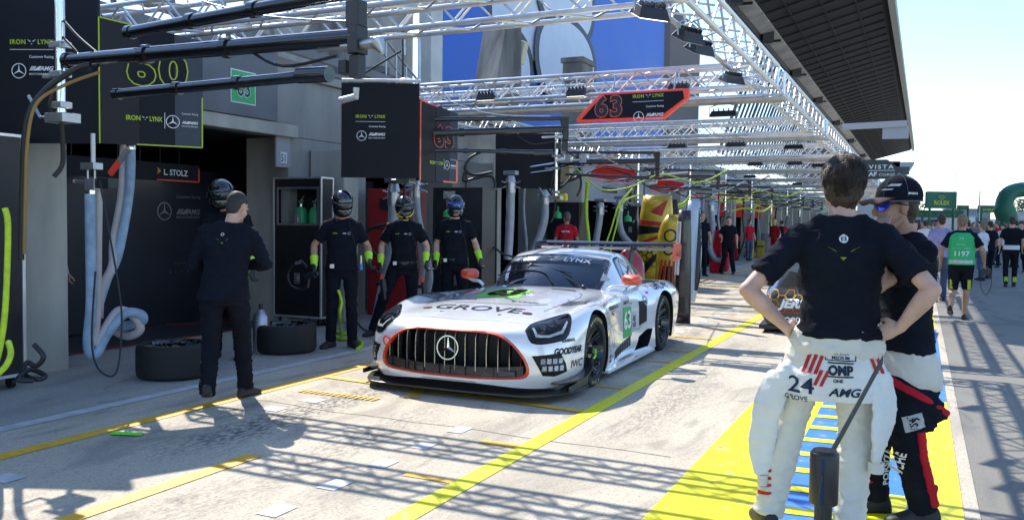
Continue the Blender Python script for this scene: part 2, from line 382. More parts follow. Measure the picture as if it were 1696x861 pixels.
mb = MB(); mb.bb((.013, 9.80, 2.36), (.022, 9.94, 2.52)); s_ = mb.build('number_plate', mat('plate', (.62, .65, .7), .5), B, 0)
mb = MB(); mb.text('51', (.024, 9.81, 2.385), (0, 1, 0), (0, 0, 1), .15, bold=.01, sx=.8); mb.build('number_51', M_black, s_, 0)
# stained grey tower wall behind, stair railing, light steel column
T = empty('stair_tower', 'tall stained grey concrete tower behind the garages left of the blue hoarding', 'building', (-13, 16, 0))
bb('tower_wall', M_wall, [((-15, 16.2, 0), (-13, 18.0, 8.2)), ((-15, 18.0, 0), (-13.3, 21.2, 7.6)), ((-13.6, 12.6, 3.1), (-13.3, 16.2, 4.2))], T, (-13, 16, 0))
bb('stained_strip', M_stain, [((-13.0, 16.3, 3.0), (-12.985, 17.6, 8.19))], T, (-13, 16, 0))
bb('corner_column', mat('light column', (.52, .53, .53), .6, 0, .1, 2), [((-13.1, 21.2, 3), (-12.7, 21.85, 8.3))], T, (-13, 16, 0))
bb('stair_slab', M_fascia, [((-12.95, 17.9+.28*i, 5.2-.16*i), (-12.1, 18.2+.28*i, 5.35-.16*i)) for i in range(11)], T, (-13, 16, 0))
R = empty('terrace_railing', 'grey metal stair railing in front of the stained tower', 'railing', (-12, 17, 0))
mb = MB()
mb.tube([(0, .8, 6.0), (0, 4.2, 4.3)], .03); mb.tube([(0, .8, 5.6), (0, 4.2, 3.9)], .02)
for i in range(8): mb.tube([(0, .9+i*.46, 5.95-.23*i), (0, .9+i*.46, 5.0-.23*i)], .018, 6)
mb.build('rail', M_steel, R)
F_ = empty('roof_fascia', 'slanting dark grey steel fascia under the open sky above the first garage', 'roof', (-10, 8, 0))
mb = MB(); mb.box((0, 3, 4.55), (.12, 8, .16), MX.Rotation(-.03, 3, 'X')); mb.box((0, 3, 4.27), (.35, 8, .05), MX.Rotation(-.03, 3, 'X'))
for i in range(7): mb.box((-.3, -.6+i*1.1, 4.9), (.06, .06, .9), MX.Rotation(.2, 3, 'X'))
mb.build('fascia', M_fascia, F_, 0)
# chimney-like concrete fin and short post in front of the hoarding
mb = MB(); mb.loft([[(-9.6, 17.6, 2.8), (-8.8, 17.2, 2.8), (-8.8, 19.1, 2.8), (-9.6, 19.4, 2.8)], [(-9.6, 17.9, 4.4), (-8.8, 17.5, 4.4), (-8.8, 18.95, 4.4), (-9.6, 19.3, 4.4)], [(-9.6, 18.5, 6.3), (-8.8, 18.15, 6.3), (-8.8, 18.9, 6.3), (-9.6, 19.25, 6.3)]])
tag(mb.build('concrete_fin', M_stain, smooth=0, bevel=.02), 'tall tapering stained concrete fin in front of the blue hoarding', 'pillar')
mb = MB(); mb.bb((-9.4, 23.0, 3), (-8.8, 23.9, 6.1)); mb.bb((-9.45, 22.95, 6.1), (-8.75, 23.95, 6.25))
tag(mb.build('concrete_post', M_stain, smooth=0, bevel=.02), 'short square stained concrete post at the right of the blue hoarding', 'pillar')
# blue hoarding: a plain printed board with pale rounded shapes
H_ = empty('blue_hoarding', 'huge bright blue printed hoarding with pale rounded shapes above the garages', 'hoarding', (-22, 37, 0))
mb = MB(); mb.bb((-.3, 0.2, 3), (0, 42.4, 24)); mb.build('printed_board', mat('hoarding blue', (0.018, 0.135, 0.62), .5, 0, .06, .3), H_, 0)
def blob(cy, cz, a, b, n=40, e=2.6): return [(cy+a*math.copysign(abs(cos(2*pi*i/n))**(2/e), cos(2*pi*i/n)), cz+b*math.copysign(abs(sin(2*pi*i/n))**(2/e), sin(2*pi*i/n))) for i in range(n)]
Mbo = mat('dark outline', (.045, .05, .07), .5); Mbw = mat('pale print', (.75, .78, .84), .5, 0, .05, 1)
mb = MB(); mb.mi = 0
for k_, (cy_, cz_, a_, b_) in enumerate(((9.6, 13.6, 4.0, 3.2), (8.8, 10.4, 3.2, 2.6), (17.2, 16.8, 5.4, 3.3), (17.4, 12.2, 5.6, 3.2))):
    mb.mi = 0; mb.prism(blob(cy_, cz_, a_, b_, 40, 2.3), (0.002+.06*k_, 0, 0), (0, 1, 0), (0, 0, 1), .02); mb.mi = 1
    mb.prism(blob(cy_, cz_, a_-.62, b_-.42, 40, 2.3), (0.03+.06*k_, 0, 0), (0, 1, 0), (0, 0, 1), .01)
mb.build('printed_shapes', [Mbo, Mbw], H_, 0)
mb = MB(); mb.bb((-.2, 42.42, 3), (.25, 43.6, 24)); mb.bb((-.2, -.7, 3), (.25, .18, 24)); mb.build('frame', mat('hoarding frame', (.5, .52, .56), .5, .3), H_, 0)
mb = MB(); mb.prism([(0, 0), (1.35, 0), (1.35, 2.4), (0, 2.4)], (-12, 23.6, 2.9+1.6), (0, 1, 0), (0, 0, 1), .03)
mb.build('banner', M_white, None, 0)
bn = bpy.data.objects['banner']; tag(bn, 'small white hanging banner with a blue and red swirl by the concrete fin', 'banner')
mb = MB(); mb.ring((-11.965, 24.5, 6.1), (0, 1, 0), (0, 0, 1), .33, .1, 24, .004); mb.build('blue_ring', M_pb, bn, 0)
mb = MB(); mb.prism([(-.5, -.1), (.1, -.25), (.35, .12), (.1, .02), (-.4, .22)], (-11.965, 24.2, 6.05), (0, 1, 0), (0, 0, 1), .005); mb.build('red_stroke', M_red, bn, 0)
# ------------------------------------------------------------------ grandstand with its long roof
G_ = empty('grandstand', 'long grandstand above the garages with a huge dark cantilevered roof', 'grandstand', (-8.4, 32, 0))
def gb(mb): return mb
mb = MB()
z0, z1 = 12.0, 14.0
def roofz(x, y): return 12.0+(x+8.2)*.25
nr = 60
rings = []
for i in range(nr+1):
    y = -12+(119+12)*i/nr
    rings.append([(.95, y, 12.2), (3.0, y, 12.75), (6.1+.004*y, y, 13.6), (6.4+.004*y, y, 13.9), (6.3+.004*y, y, 14.4), (.95, y, 13.4)])
mb.loft(rings)
mb.build('roof', mat('ribbed dark roof lining', (0.035, 0.037, 0.045), .8, 0, .45, .9, stretch=(.25, 5, 1)), G_, 0)
mb = MB()
for i in range(66): mb.box((3.6, -11+i*2, 12.875), (5.3, .07, .10), MX.Rotation(-.262, 3, 'Y'))
for j in range(3): mb.box((2.0+j*1.5, 53, 12.46+j*.40), (.10, 131, .08))
mb.build('roof_ribs', mat('roof rib', (.02, .021, .026), .7), G_, 0)
mb = MB(); mb.loft([[(6.42+.004*y, y, 13.45), (6.75+.004*y, y, 13.55), (6.7+.004*y, y, 14.5), (6.43+.004*y, y, 14.5)] for y in (-12, 119.2)]); mb.build('roof_edge', mat('pale roof edge', (.42, .42, .38), .6), G_, 0)
mb = MB(); mb.loft([[(.2, y, 11.95), (.94, y, 12.13), (.94, y, 13.3), (.2, y, 13.0)] for y in (-12, 119)]); mb.build('roof_beam', mat('dusty beam', (.55, .53, .50), .8, 0, .25, 1), G_, 0)
mb = MB(); mb.loft([[(.02, y, 11.65), (.18, y, 11.65), (.18, y, 12.3), (.02, y, 12.3)] for y in (8, 119)]); mb.build('dark_rail', mat('dark rail', (.05, .035, .04), .5), G_, 0)
mb = MB()
for i in range(94):
    y = 17.6+i*1.08; mb.box((-1.1, y, 8.6), (.12, .11 if i % 5 else .34, 6.4), MX.Rotation(.34, 3, 'Y'))
mb.build('mullion', mat('dark mullion', (.10, .11, .13), .5), G_, 0)
mb = MB()
for i in range(2, 24): mb.loft([[(-3.7, -1+i*5, 5.2), (-3.3, -1+i*5, 5.2), (-3.3, 3.7+i*5, 5.2), (-3.7, 3.7+i*5, 5.2)], [(-3.9, -1+i*5, 3.75), (-3.5, -1+i*5, 3.75), (-3.5, 3.7+i*5, 3.75), (-3.9, 3.7+i*5, 3.75)]])
mb.build('balcony_glass', mat('green tinted glass', (.06, .10, .10), .1, .2, .3, .5), G_, 0)
for y in (8, 17, 29, 43, 60, 80, 104):
    mb = MB(); mb.box((.5, y, 12.0), (.6, .5, .9), .4); mb.build('loudspeaker', M_black, G_, 0)
    mb = MB(); mb.box((.6, y+1.5, 11.9), (.8, .15, .12)); mb.build('bracket', M_black, G_, 0)
mb = MB(); mb.bb((-3.5, 10.6, 5.2), (-3.2, 17.0, 12.5)); mb.build('end_panel', mat('brown panel', (.14, .12, .125), .6), G_, 0)
# ================================================================== LIGHTING GANTRIES
def truss(mb, a, b, s=.29, step=.30, rc=.026, rd=.012):
    """square lattice beam; a and b are the ends of its lowest inner chord, horizontal"""
    a = V(a); b = V(b); t = (b-a); L = t.length; t.normalize(); n = V((-t.y, t.x, 0)); u = V((0, 0, 1))
    C4 = [V((0, 0, 0)), n*s, n*s+u*s, u*s]
    for c in C4: mb.tube([a+c, b+c], rc, 8)
    k = max(2, round(L/step)); d = L/k
    for f in range(4):
        p, q = C4[f], C4[(f+1) % 4]
        for i in range(k):
            e, g = (p, q) if i % 2 == 0 else (q, p)
            mb.tube([a+e+t*(i*d), a+g+t*((i+1)*d)], rd, 5, False)
    for i in (0, k):
        for f in range(4): mb.tube([a+C4[f]+t*(i*d), a+C4[(f+1) % 4]+t*(i*d)], rc*.8, 6)
ZT = 3.35
frames = [(1.4, 6.35), (6.9, 11.75), (12.35, 17.75), (18.3, 23.6), (24.2, 29.5), (30.1, 35.4), (36, 41.3), (41.9, 47.2), (47.8, 53), (53.6, 59), (59.6, 65)]
descr = ['nearest above the camera', 'that carries the red edged number sign', 'directly behind the red edged sign', 'third beyond the red edged sign', 'fourth beyond the red edged sign', 'fifth beyond the red edged sign', 'sixth beyond the red edged sign', 'seventh beyond the red edged sign', 'eighth beyond the red edged sign', 'ninth beyond the red edged sign', 'farthest of the row']
M_under = mat('ground reflection tan', (.46, .42, .35), .6, .1, .2, 6)  # tan colour imitates ground light reflected on the truss undersides
for i, (ya, yb) in enumerate(frames):
    e = empty('lighting_gantry', 'silver lattice truss gantry over the pit lane, '+descr[i], 'gantry', (-1.75, ya, ZT), group='silver truss gantries over the pit lane')
    q = lambda p: (p[0]+1.75, p[1]-ya, p[2]-ZT)
    big = i < 6
    for a, b in (((-1.75, ya, ZT), (-1.75, yb, ZT)), ((-7.8, ya+.0, ZT), (-7.8, yb, ZT))):
        if i == 1 and a[0] < -5: continue                          # this frame is carried by the wall brackets alone
        mb = MB(); truss(mb, q(a), q(b), step=.30 if big else .6); mb.build('long_truss', M_alu, e)
    for y in (ya, yb-.29):
        mb = MB(); truss(mb, q((-7.8, y, ZT)), q((-2.04, y, ZT)), step=.30 if big else .5); mb.build('cross_truss', M_alu, e)
    if 1 < i < 8:
        mb = MB(); mb.bb(q((-8.1, ya-.03, ZT-.075)), q((-1.75, ya+.26, ZT-.03))); mb.build('cover_plate', M_under, e, 0)
    mb = MB()
    for yy in (ya+.15, yb-.15): mb.tube([q((-8.3, yy, ZT+.1)), q((-7.8, yy, ZT+.1))], .03); mb.box(q((-8.33, yy, ZT+.1)), (.06, .3, .4))
    mb.build('wall_bracket', M_steel, e)
M_lamp = mat('lamp face', (1, .93, .8), .5, emit=((1, .82, .6), 2.6)); M_lamp2 = mat('lamp face unlit', (.55, .55, .52), .25)
def flood(loc, rz, tilt, lit, label, big=1.0, grp='floodlights clamped to the truss gantries'):
    e = empty('floodlight', label, 'floodlight', loc, rz, grp); R = MX.Rotation(tilt, 3, 'X')
    mb = MB(); s = big*.88
    r0 = [(-.14*s, -.03, .05), (.14*s, -.03, .05), (.14*s, .05, .05), (-.14*s, .05, .05)]; r1 = [(-.17*s, -.085, -.03), (.17*s, -.085, -.03), (.17*s, .085, -.03), (-.17*s, .085, -.03)]
    mb.loft([[R @ V(p) for p in r0], [R @ V(p) for p in r1]])
    for k in range(5): mb.box(R @ V((-.12*s+k*.06*s, .01, .065)), (.008, .07, .04), R)
    mb.build('housing', M_black, e, 0, .004)
    mb = MB(); mb.box(R @ V((0, 0, -.034)), (.30*s, .14, .006), R); mb.build('lamp_face', M_lamp if lit else M_lamp2, e, 0)
    mb = MB()
    for sg in (-1, 1): mb.tube([R @ V((sg*.175*s, 0, 0)), (sg*.175*s, 0, .10), (sg*.05, 0, .15)], .008, 6)
    mb.tube([(0, 0, .13), (0, 0, .2)], .012, 6); mb.build('bracket', M_steel, e)
FL = [((805, 160), 11.45, 0, .5, True, 'lit black floodlight under the truss between the black board and the red edged sign'), ((955, 153), 11.45, 0, .5, True, 'lit black floodlight just left of the red edged sign'),
      ((1124, 146), 11.45, 0, .5, True, 'lit floodlight right above the pointed end of the red edged sign'),
      ((1078, 22), None, .9, .5, True, 'lit black floodlight at the inner corner of the near gantry'), ((1142, 62), None, 1.1, .5, False, 'black floodlight on the near long truss beside the hoarding edge'), ((1160, 82), None, 1.1, .5, False, 'lower black floodlight on the near long truss beside the hoarding edge'),
      ((1213, 132), None, 1.0, .4, False, 'unlit black floodlight where the near long truss meets the cross truss')]
for (px, py), yv, rz, tl, lit, lab in FL:
    p = atz(px, py, ZT-.12)
    if yv: r = ray(px, py); p = CAM+r*(yv/r.y)
    flood(p, rz, tl, lit, lab)
for k, (x, y) in enumerate([(-3.4, 17.6), (-4.6, 17.6), (-4.0, 23.4), (-5.2, 29.4), (-3.0, 23.4), (-4.4, 35.2), (-2.6, 12.5), (-2.4, 18.5), (-2.5, 24.4)]):
    flood((x, y, ZT-.2 if y > 17 else ZT-.22), 0, .15, False, ['wide unlit black floodlight bar', 'unlit black floodlight bar'][k % 2]+' on the '+['second truss behind the red sign, right one', 'second truss behind the red sign, left one', 'third truss behind the red sign, left one', 'fourth truss behind the red sign', 'third truss behind the red sign, right one', 'fifth truss behind the red sign', 'near corner by the pale bracket arm', 'middle gantry corner above the tousled man', 'far gantry corner above the tousled man'][k], 1.35)
# pale bracket arm with a blank plate beyond the long truss
e = empty('bracket_arm', 'pale flat bracket arm with a blank hanging plate beneath the grandstand roof', 'bracket', (-1.45, 19.5, 3.55))
mb = MB(); mb.box((.52, 0, .10), (1.25, .06, .13), MX.Rotation(-.02, 3, 'Y')); mb.build('arm', mat('pale bracket', (.38, .38, .40), .55), e, 0, .004)
mb = MB(); mb.box((.93, .04, -.05), (.50, .02, .28)); mb.build('plate', mat('pale plate', (.36, .37, .40), .5), e, 0)
# ------------------------------------------------------------------ printed boards
class Board:
    def __init__(s, name, label, A, Bp, z0, z1, m, t=.05, cat='sign board', drop=0):
        s.A = V((A[0], A[1], z0)); s.B = V((Bp[0], Bp[1], z0)); s.ax = (s.B-s.A).normalized(); s.W = (s.B-s.A).length; s.H = z1-z0; s.n = s.ax.cross(V((0, 0, 1)))
        s.e = empty(name, label, cat, s.A); s.e['t'] = 1; del s.e['t']
        mb = MB(); s.drop = drop; mb.prism([(0, 0), (s.W, 0), (s.W, s.H-drop), (0, s.H)], (0, 0, 0), s.ax, (0, 0, 1), -t); mb.build('panel', m, s.e, 0)
    def p(s, u, v, off=.003): return s.ax*u+V((0, 0, 1))*v+s.n*off
    def strip(s, m, u0, v0, u1, v1, off=.004, name='band', t=.002):
        mb = MB(); k0, k1 = [(s.drop*u/s.W if v1 > s.H*.9 else 0) for u in (u0, u1)]; v0a, v0b = (v0-k0, v0-k1) if v0 > s.H*.9 else (v0, v0); mb.prism([(u0, v0a), (u1, v0b), (u1, v1-k1), (u0, v1-k0)], s.n*off, s.ax, (0, 0, 1), t); return mb.build(name, m, s.e, 0)
    def logos(s, u, v, w, off=.008, second=True):
        """team lettering block, w wide, top at v"""
        Z = (0, 0, 1); a = MB(); a.text('IRON', s.p(u, v-.11*w, off), s.ax, Z, .145*w, bold=.03, sp=1.15, fit=.36*w); a.text('LYNX', s.p(u+.64*w, v-.11*w, off), s.ax, Z, .145*w, bold=.03, sp=1.15, fit=.36*w)
        a.build('team_name', M_lime, s.e, 0); c = MB(); c.lynx(s.p(u+.5*w, v-.06*w, off), s.ax, Z, .2*w); c.build('lynx_emblem', M_print, s.e, 0)
        d = MB(); d.prism([(0, 0), (w, 0), (w, .012*w), (0, .012*w)], s.p(u, v-.24*w, off), s.ax, Z, .002); d.text('Customer Racing', s.p(u+w, v-.42*w, off), s.ax, Z, .085*w, align='RIGHT', bold=.01, fit=.56*w)
        d.star(s.p(u+.2*w, v-.71*w, off), s.ax, Z, .17*w)
        s.amg(d, u+.44*w, v-.70*w, .56*w, off); d.text('MOTORSPORT', s.p(u+.44*w, v-.80*w, off), s.ax, Z, .06*w, bold=.02, sp=1.3, fit=.56*w)
        d.build('racing_lettering', M_print, s.e, 0)
    def amg(s, d, u, v, w, off):
        for k in range(3): d.prism([(0, 0), (.045*w, 0), (.15*w, .17*w), (.105*w, .17*w)], s.p(u+k*.07*w, v, off), s.ax, (0, 0, 1), .002)
        d.prism([(0, 0), (.25*w, 0), (.36*w, .17*w), (.25*w, .17*w)], s.p(u+.16*w, v, off), s.ax, (0, 0, 1), .002)
        d.text('AMG', s.p(u+.42*w, v, off), s.ax, (0, 0, 1), .235*w, bold=.035, shear=.3, fit=.58*w)
    def row(s, u, v, w, off=.008):
        Z = (0, 0, 1); a = MB(); a.text('IRON', s.p(u, v, off), s.ax, Z, .10*w, bold=.03, fit=.2*w); a.text('LYNX', s.p(u+.33*w, v, off), s.ax, Z, .10*w, bold=.03, fit=.18*w); a.build('team_name', M_lime, s.e, 0)
        d = MB(); d.lynx(s.p(u+.265*w, v+.04*w, off), s.ax, Z, .1*w); d.prism([(0, 0), (.008*w, 0), (.008*w, .24*w), (0, .24*w)], s.p(u+.54*w, v-.1*w, off), s.ax, Z, .002)
        d.star(s.p(u+.66*w, v+.01*w, off), s.ax, Z, .10*w); s.amg(d, u+.79*w, v-.01*w, .24*w, off); d.text('MOTORSPORT', s.p(u+.79*w, v-.06*w, off), s.ax, Z, .035*w, fit=.24*w); d.text('Customer Racing', s.p(u+.79*w, v+.13*w, off), s.ax, Z, .045*w, fit=.24*w)
        d.build('racing_lettering', M_print, s.e, 0)
def outline_num(b, txt, u, v, size, rim, core, sx=.8, off=.008):
    mb = MB(); mb.text(txt, b.p(u, v, off), b.ax, (0, 0, 1), size, 'CENTER', bold=.06, sx=sx, sp=1.16); mb.build('number_rim', rim, b.e, 0)
    mb = MB(); mb.text(txt, b.p(u, v, off+.003), b.ax, (0, 0, 1), size, 'CENTER', bold=.034, sx=sx, sp=1.16); mb.build('number_face', core, b.e, 0)
xy = lambda p: (p.x, p.y)
# board 1: left black board
d1 = 7.85; pA = atd(-75, 236, 7.9); pB = atd(163, 238, d1); z0 = pB.z
b = Board('team_board', 'large plain black team board at the far left with lime lettering and a white star', xy(pA), xy(pB), z0, z0+1.45, M_board)
sc1 = b.W/238; b.logos((20+75)*sc1, b.H*0+ (238-72)*sc1, 70*sc1*1.02)
# board 60
pA = atd(164, 238, 7.80); pB = atd(336, 242, 8.25)
b = Board('number_board', 'dark board with lime edges and the number 60 in lime outline', xy(pA), xy(pB), z0, z0+1.14, M_boardb, drop=.12)
b.strip(M_board, b.W*.38, 0, b.W*.72, b.H, .002); b.strip(M_boardl, b.W*.722, 0, b.W, b.H, .002)
for q in ((0, 0, .012, b.H), (0, b.H-.012, b.W*.5, b.H), (b.W*.35, 0, b.W, .012), (b.W-.012, 0, b.W, b.H*.42)): b.strip(M_lime, *q, .006, 'lime_edge')
outline_num(b, '60', b.W*.555, b.H*.50, .42, M_lime, M_board, 1.15, .010)
b.row(b.W*.25, b.H*.20, b.W*.68, .012)
# board 2 facing us
pA = atd(565, 293, 10.6); pB = atd(693, 296, 10.6); z2 = (pA.z+pB.z)/2
b = Board('team_board', 'black team board with lime and white lettering beside the chrome mast in the middle', xy(pA), xy(pB), z2, z2+1.16, M_board)
s2 = b.W/128; b.logos(24*s2, b.H-52*s2, 49*s2)
mb = MB(); mb.tube([b.p(-.0, b.H+.035, -.03), b.p(b.W+.02, b.H+.035, -.03)], .022); mb.build('top_rail', M_alu, b.e)
pA = atd(694, 297, 10.75); pB = atd(757, 298, 11.5)
b = Board('number_board', 'narrow angled board with red edges and a red outlined number behind the chrome mast', xy(pA), xy(pB), z2-.02, z2+.99, M_boardb, drop=.08)
b.strip(M_boardg, b.W*.42, 0, b.W*.78, b.H, .002); b.strip(M_boardl, b.W*.782, 0, b.W, b.H, .002)
for q in ((0, 0, .03, b.H), (0, b.H-.02, b.W*.45, b.H), (b.W*.6, 0, b.W, .02), (b.W-.04, 0, b.W, b.H*.3)): b.strip(M_orange, *q, .006, 'red_edge')
outline_num(b, '63', b.W*.62, b.H*.46, .36, M_orange, M_board, 1.2, .010); b.row(b.W*.25, b.H*.22, b.W*.68, .012)
# board 3: big black box beyond
for (x0, y0, x1, y1, d, nm, lab, m) in ((820, 290, 928, 312, 15.8, 'team_board', 'big blank black board hanging beyond the boom arms', M_board),):
    pA = atd(x0, y1, d); pB = atd(x1, y1, d); b = Board(nm, lab, xy(pA), xy(pB), pB.z, pB.z+1.0, m, .3)
# hanging red edged sign, under the second truss
pA = atd(955, 201, 0); r = ray(955, 201); pA = CAM+r*(11.1/r.y); r = ray(1103, 200); pB = CAM+r*(11.15/r.y); r = ray(1145, 147); pC = CAM+r*(11.15/r.y)
zz = (pA.z+pB.z)/2; Hh = pC.z-zz; W_ = (pB-pA).length
b = Board('hanging_sign', 'red edged black parallelogram sign with the number 63 hanging under the truss', (pA.x, pA.y), (pA.x+.01, pA.y+.0003), zz+.1, zz+.101, M_black, .001)
b.ax = V((1, 0, 0)); b.n = V((0, -1, 0)); b.A = V((pA.x, pA.y, zz)); b.e.location = b.A
bpy.data.objects.remove(b.e.children[0]); s_ = .30
def para(o, g): return [(g*1.3, g), (W_-g*1.6, g), (W_+s_-g*.9, Hh-.10), (W_+s_-g-.02, Hh-g), (s_+g*.8, Hh-g), (g*2.2, g*1.6)]
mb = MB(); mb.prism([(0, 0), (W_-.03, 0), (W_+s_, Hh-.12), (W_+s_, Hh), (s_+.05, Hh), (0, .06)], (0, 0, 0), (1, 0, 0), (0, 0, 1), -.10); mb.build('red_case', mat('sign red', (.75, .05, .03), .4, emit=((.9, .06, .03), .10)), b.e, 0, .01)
mb = MB(); mb.prism([(.07, .035), (W_-.06, .035), (W_+s_-.05, Hh-.13), (W_+s_-.07, Hh-.03), (s_+.08, Hh-.03)], (0, -.006, 0), (1, 0, 0), (0, 0, 1), .004); mb.build('face', M_board, b.e, 0)
outline_num(b, '63', W_*.37, Hh*.19, Hh*.95, M_orange, M_boardg, 1.0, .012)
b.H = Hh; b.logos(W_*.62+.03, Hh*.88, W_*.34, .012)
mb = MB()
for x in (.5, W_+.1): mb.tube([(x, .05, Hh), (x, .15, Hh+.25)], .012)
mb.build('hanger', M_steel, b.e)
# grey board with green 63, on the parapet
b = Board('number_board', 'wide dark grey board on the parapet with a green plate reading 63', (-8.28, 6.2), (-8.28, 9.62), 2.93, 3.90, M_fascia)
b.strip(M_white, 2.50, .16, 2.97, .60, .003, 'plate_rim'); b.strip(M_green, 2.515, .175, 2.955, .585, .006, 'green_plate')
mb = MB(); mb.text('63', b.p(2.735, .26, .012), b.ax, (0, 0, 1), .33, 'CENTER', bold=.04, sx=.8); mb.build('number', M_white, b.e, 0)
mb = MB(); mb.text('63', b.p(2.735, .26, .014), b.ax, (0, 0, 1), .33, 'CENTER', bold=.012, sx=.8); mb.build('number_core', M_black, b.e, 0)
# fascia boards of the neighbouring garages
def fboard(ya, yb, z0, z1, m, name, lab, deco): 
    b = Board(name, lab, (-8.2, ya), (-8.2, yb), z0, z1, m, .06); deco(b); return b
M_lg = mat('light grey board', (.36, .36, .40), .85, 0, .08, 1); M_wb = mat('pale blue board', (.46, .52, .62), .5)
M_rb = mat('board red', (.55, .02, .015), .9); M_rb.node_tree.nodes['Principled BSDF'].inputs['Specular IOR Level'].default_value = .1
def deco_r(b):
    mb = MB(); W, H = b.W, b.H; mb.prism([(W*.08, H*.48), (W*.9, H*.48), (W*.9, H*.78), (W*.22, H*.78)], b.n*.004, b.ax, (0, 0, 1), .003); mb.build('red_flash', M_rb, b.e, 0)
    b.strip(M_red, W*.05, H*.42, W*.9, H*.44, .004, 'red_line'); b.strip(M_black, W*.28, H*.2, W*.52, H*.32, .004, 'black_mark')
fboard(21.6, 27.2, 2.15, 3.5, M_lg, 'garage_board', 'light grey fascia board with a red wedge above the man in the red shirt', deco_r)
fboard(27.4, 33.0, 2.05, 3.4, M_lg, 'garage_board', 'light grey fascia board with a red wedge above the bodywork panels', deco_r)
fboard(33.2, 38.6, 1.95, 2.8, M_wb, 'garage_board', 'pale blue fascia board with an orange stripe above the two dark mechanics', lambda b: (b.strip(M_red, 0, .72, b.W, .8, .004, 'red_line'), b.strip(mat('orange stripe', (.8, .28, .03), .5), .3, .62, b.W*.8, .69, .004, 'orange_line'), b.strip(M_black, 1.6, .2, 2.2, .32, .004, 'camera_slot')))
def deco_y(b): b.strip(mat('yellow board', (.75, .55, .03), .5), 0, b.H*.62, b.W, b.H, .004, 'yellow_band'); b.strip(M_white, b.W*.45, 0, b.W*.5, b.H*.6, .004, 'white_bar')
fboard(38.9, 44.5, 1.9, 3.0, M_rb, 'garage_board', 'red and yellow fascia board above the bending mechanic in red', deco_y)
fboard(44.8, 50.6, 1.9, 3.0, M_rb, 'garage_board', 'red and yellow fascia board above the second mechanic in red', deco_y)
fboard(50.9, 56, 2.0, 2.8, mat('orange board', (.8, .25, .03), .5), 'garage_board', 'plain orange fascia board far down the garages', lambda b: None)
# angled dark sign reading VISTA above the tousled man
e = empty('team_sign', 'dark grey angled sign reading VISTA with a small green corner under the far grandstand', 'sign board', (-3.35, 24.45, 3.0)); 
pa = atd(1425, 297, 25); e.location = pa; ax = V((1, .05, 0)).normalized()
k = 25/F_PX
mb = MB(); mb.prism([(0, 0), (62*k, 0), (67*k, 10*k), (40*k, 32*k), (0, 32*k)], (0, 0, 0), ax, (0, 0, 1), -.08); mb.build('panel', mat('dark sign', (.03, .045, .045), .5), e, 0)
mb = MB(); mb.prism([(-8*k, 18*k), (3*k, 18*k), (3*k, 30*k), (-8*k, 30*k)], ax.cross(V((0, 0, 1)))*.006, ax, (0, 0, 1), .003); mb.build('green_corner', M_green, e, 0)
nn = ax.cross(V((0, 0, 1)))*.008
mb = MB(); mb.text('VISTA', nn+ax*(12*k)+V((0, 0, 17*k)), ax, (0, 0, 1), 9*k, bold=.02, sp=1.3, fit=38*k); mb.text('AF', nn+ax*(12*k)+V((0, 0, 5*k)), ax, (0, 0, 1), 9*k, bold=.03, fit=13*k); mb.text('CORSE', nn+ax*(28*k)+V((0, 0, 5*k)), ax, (0, 0, 1), 6.5*k, fit=24*k)
mb.prism([(12*k, 13.5*k), (52*k, 13.5*k), (52*k, 14.4*k), (12*k, 14.4*k)], nn, ax, (0, 0, 1), .002); mb.build('lettering', M_print, e, 0)
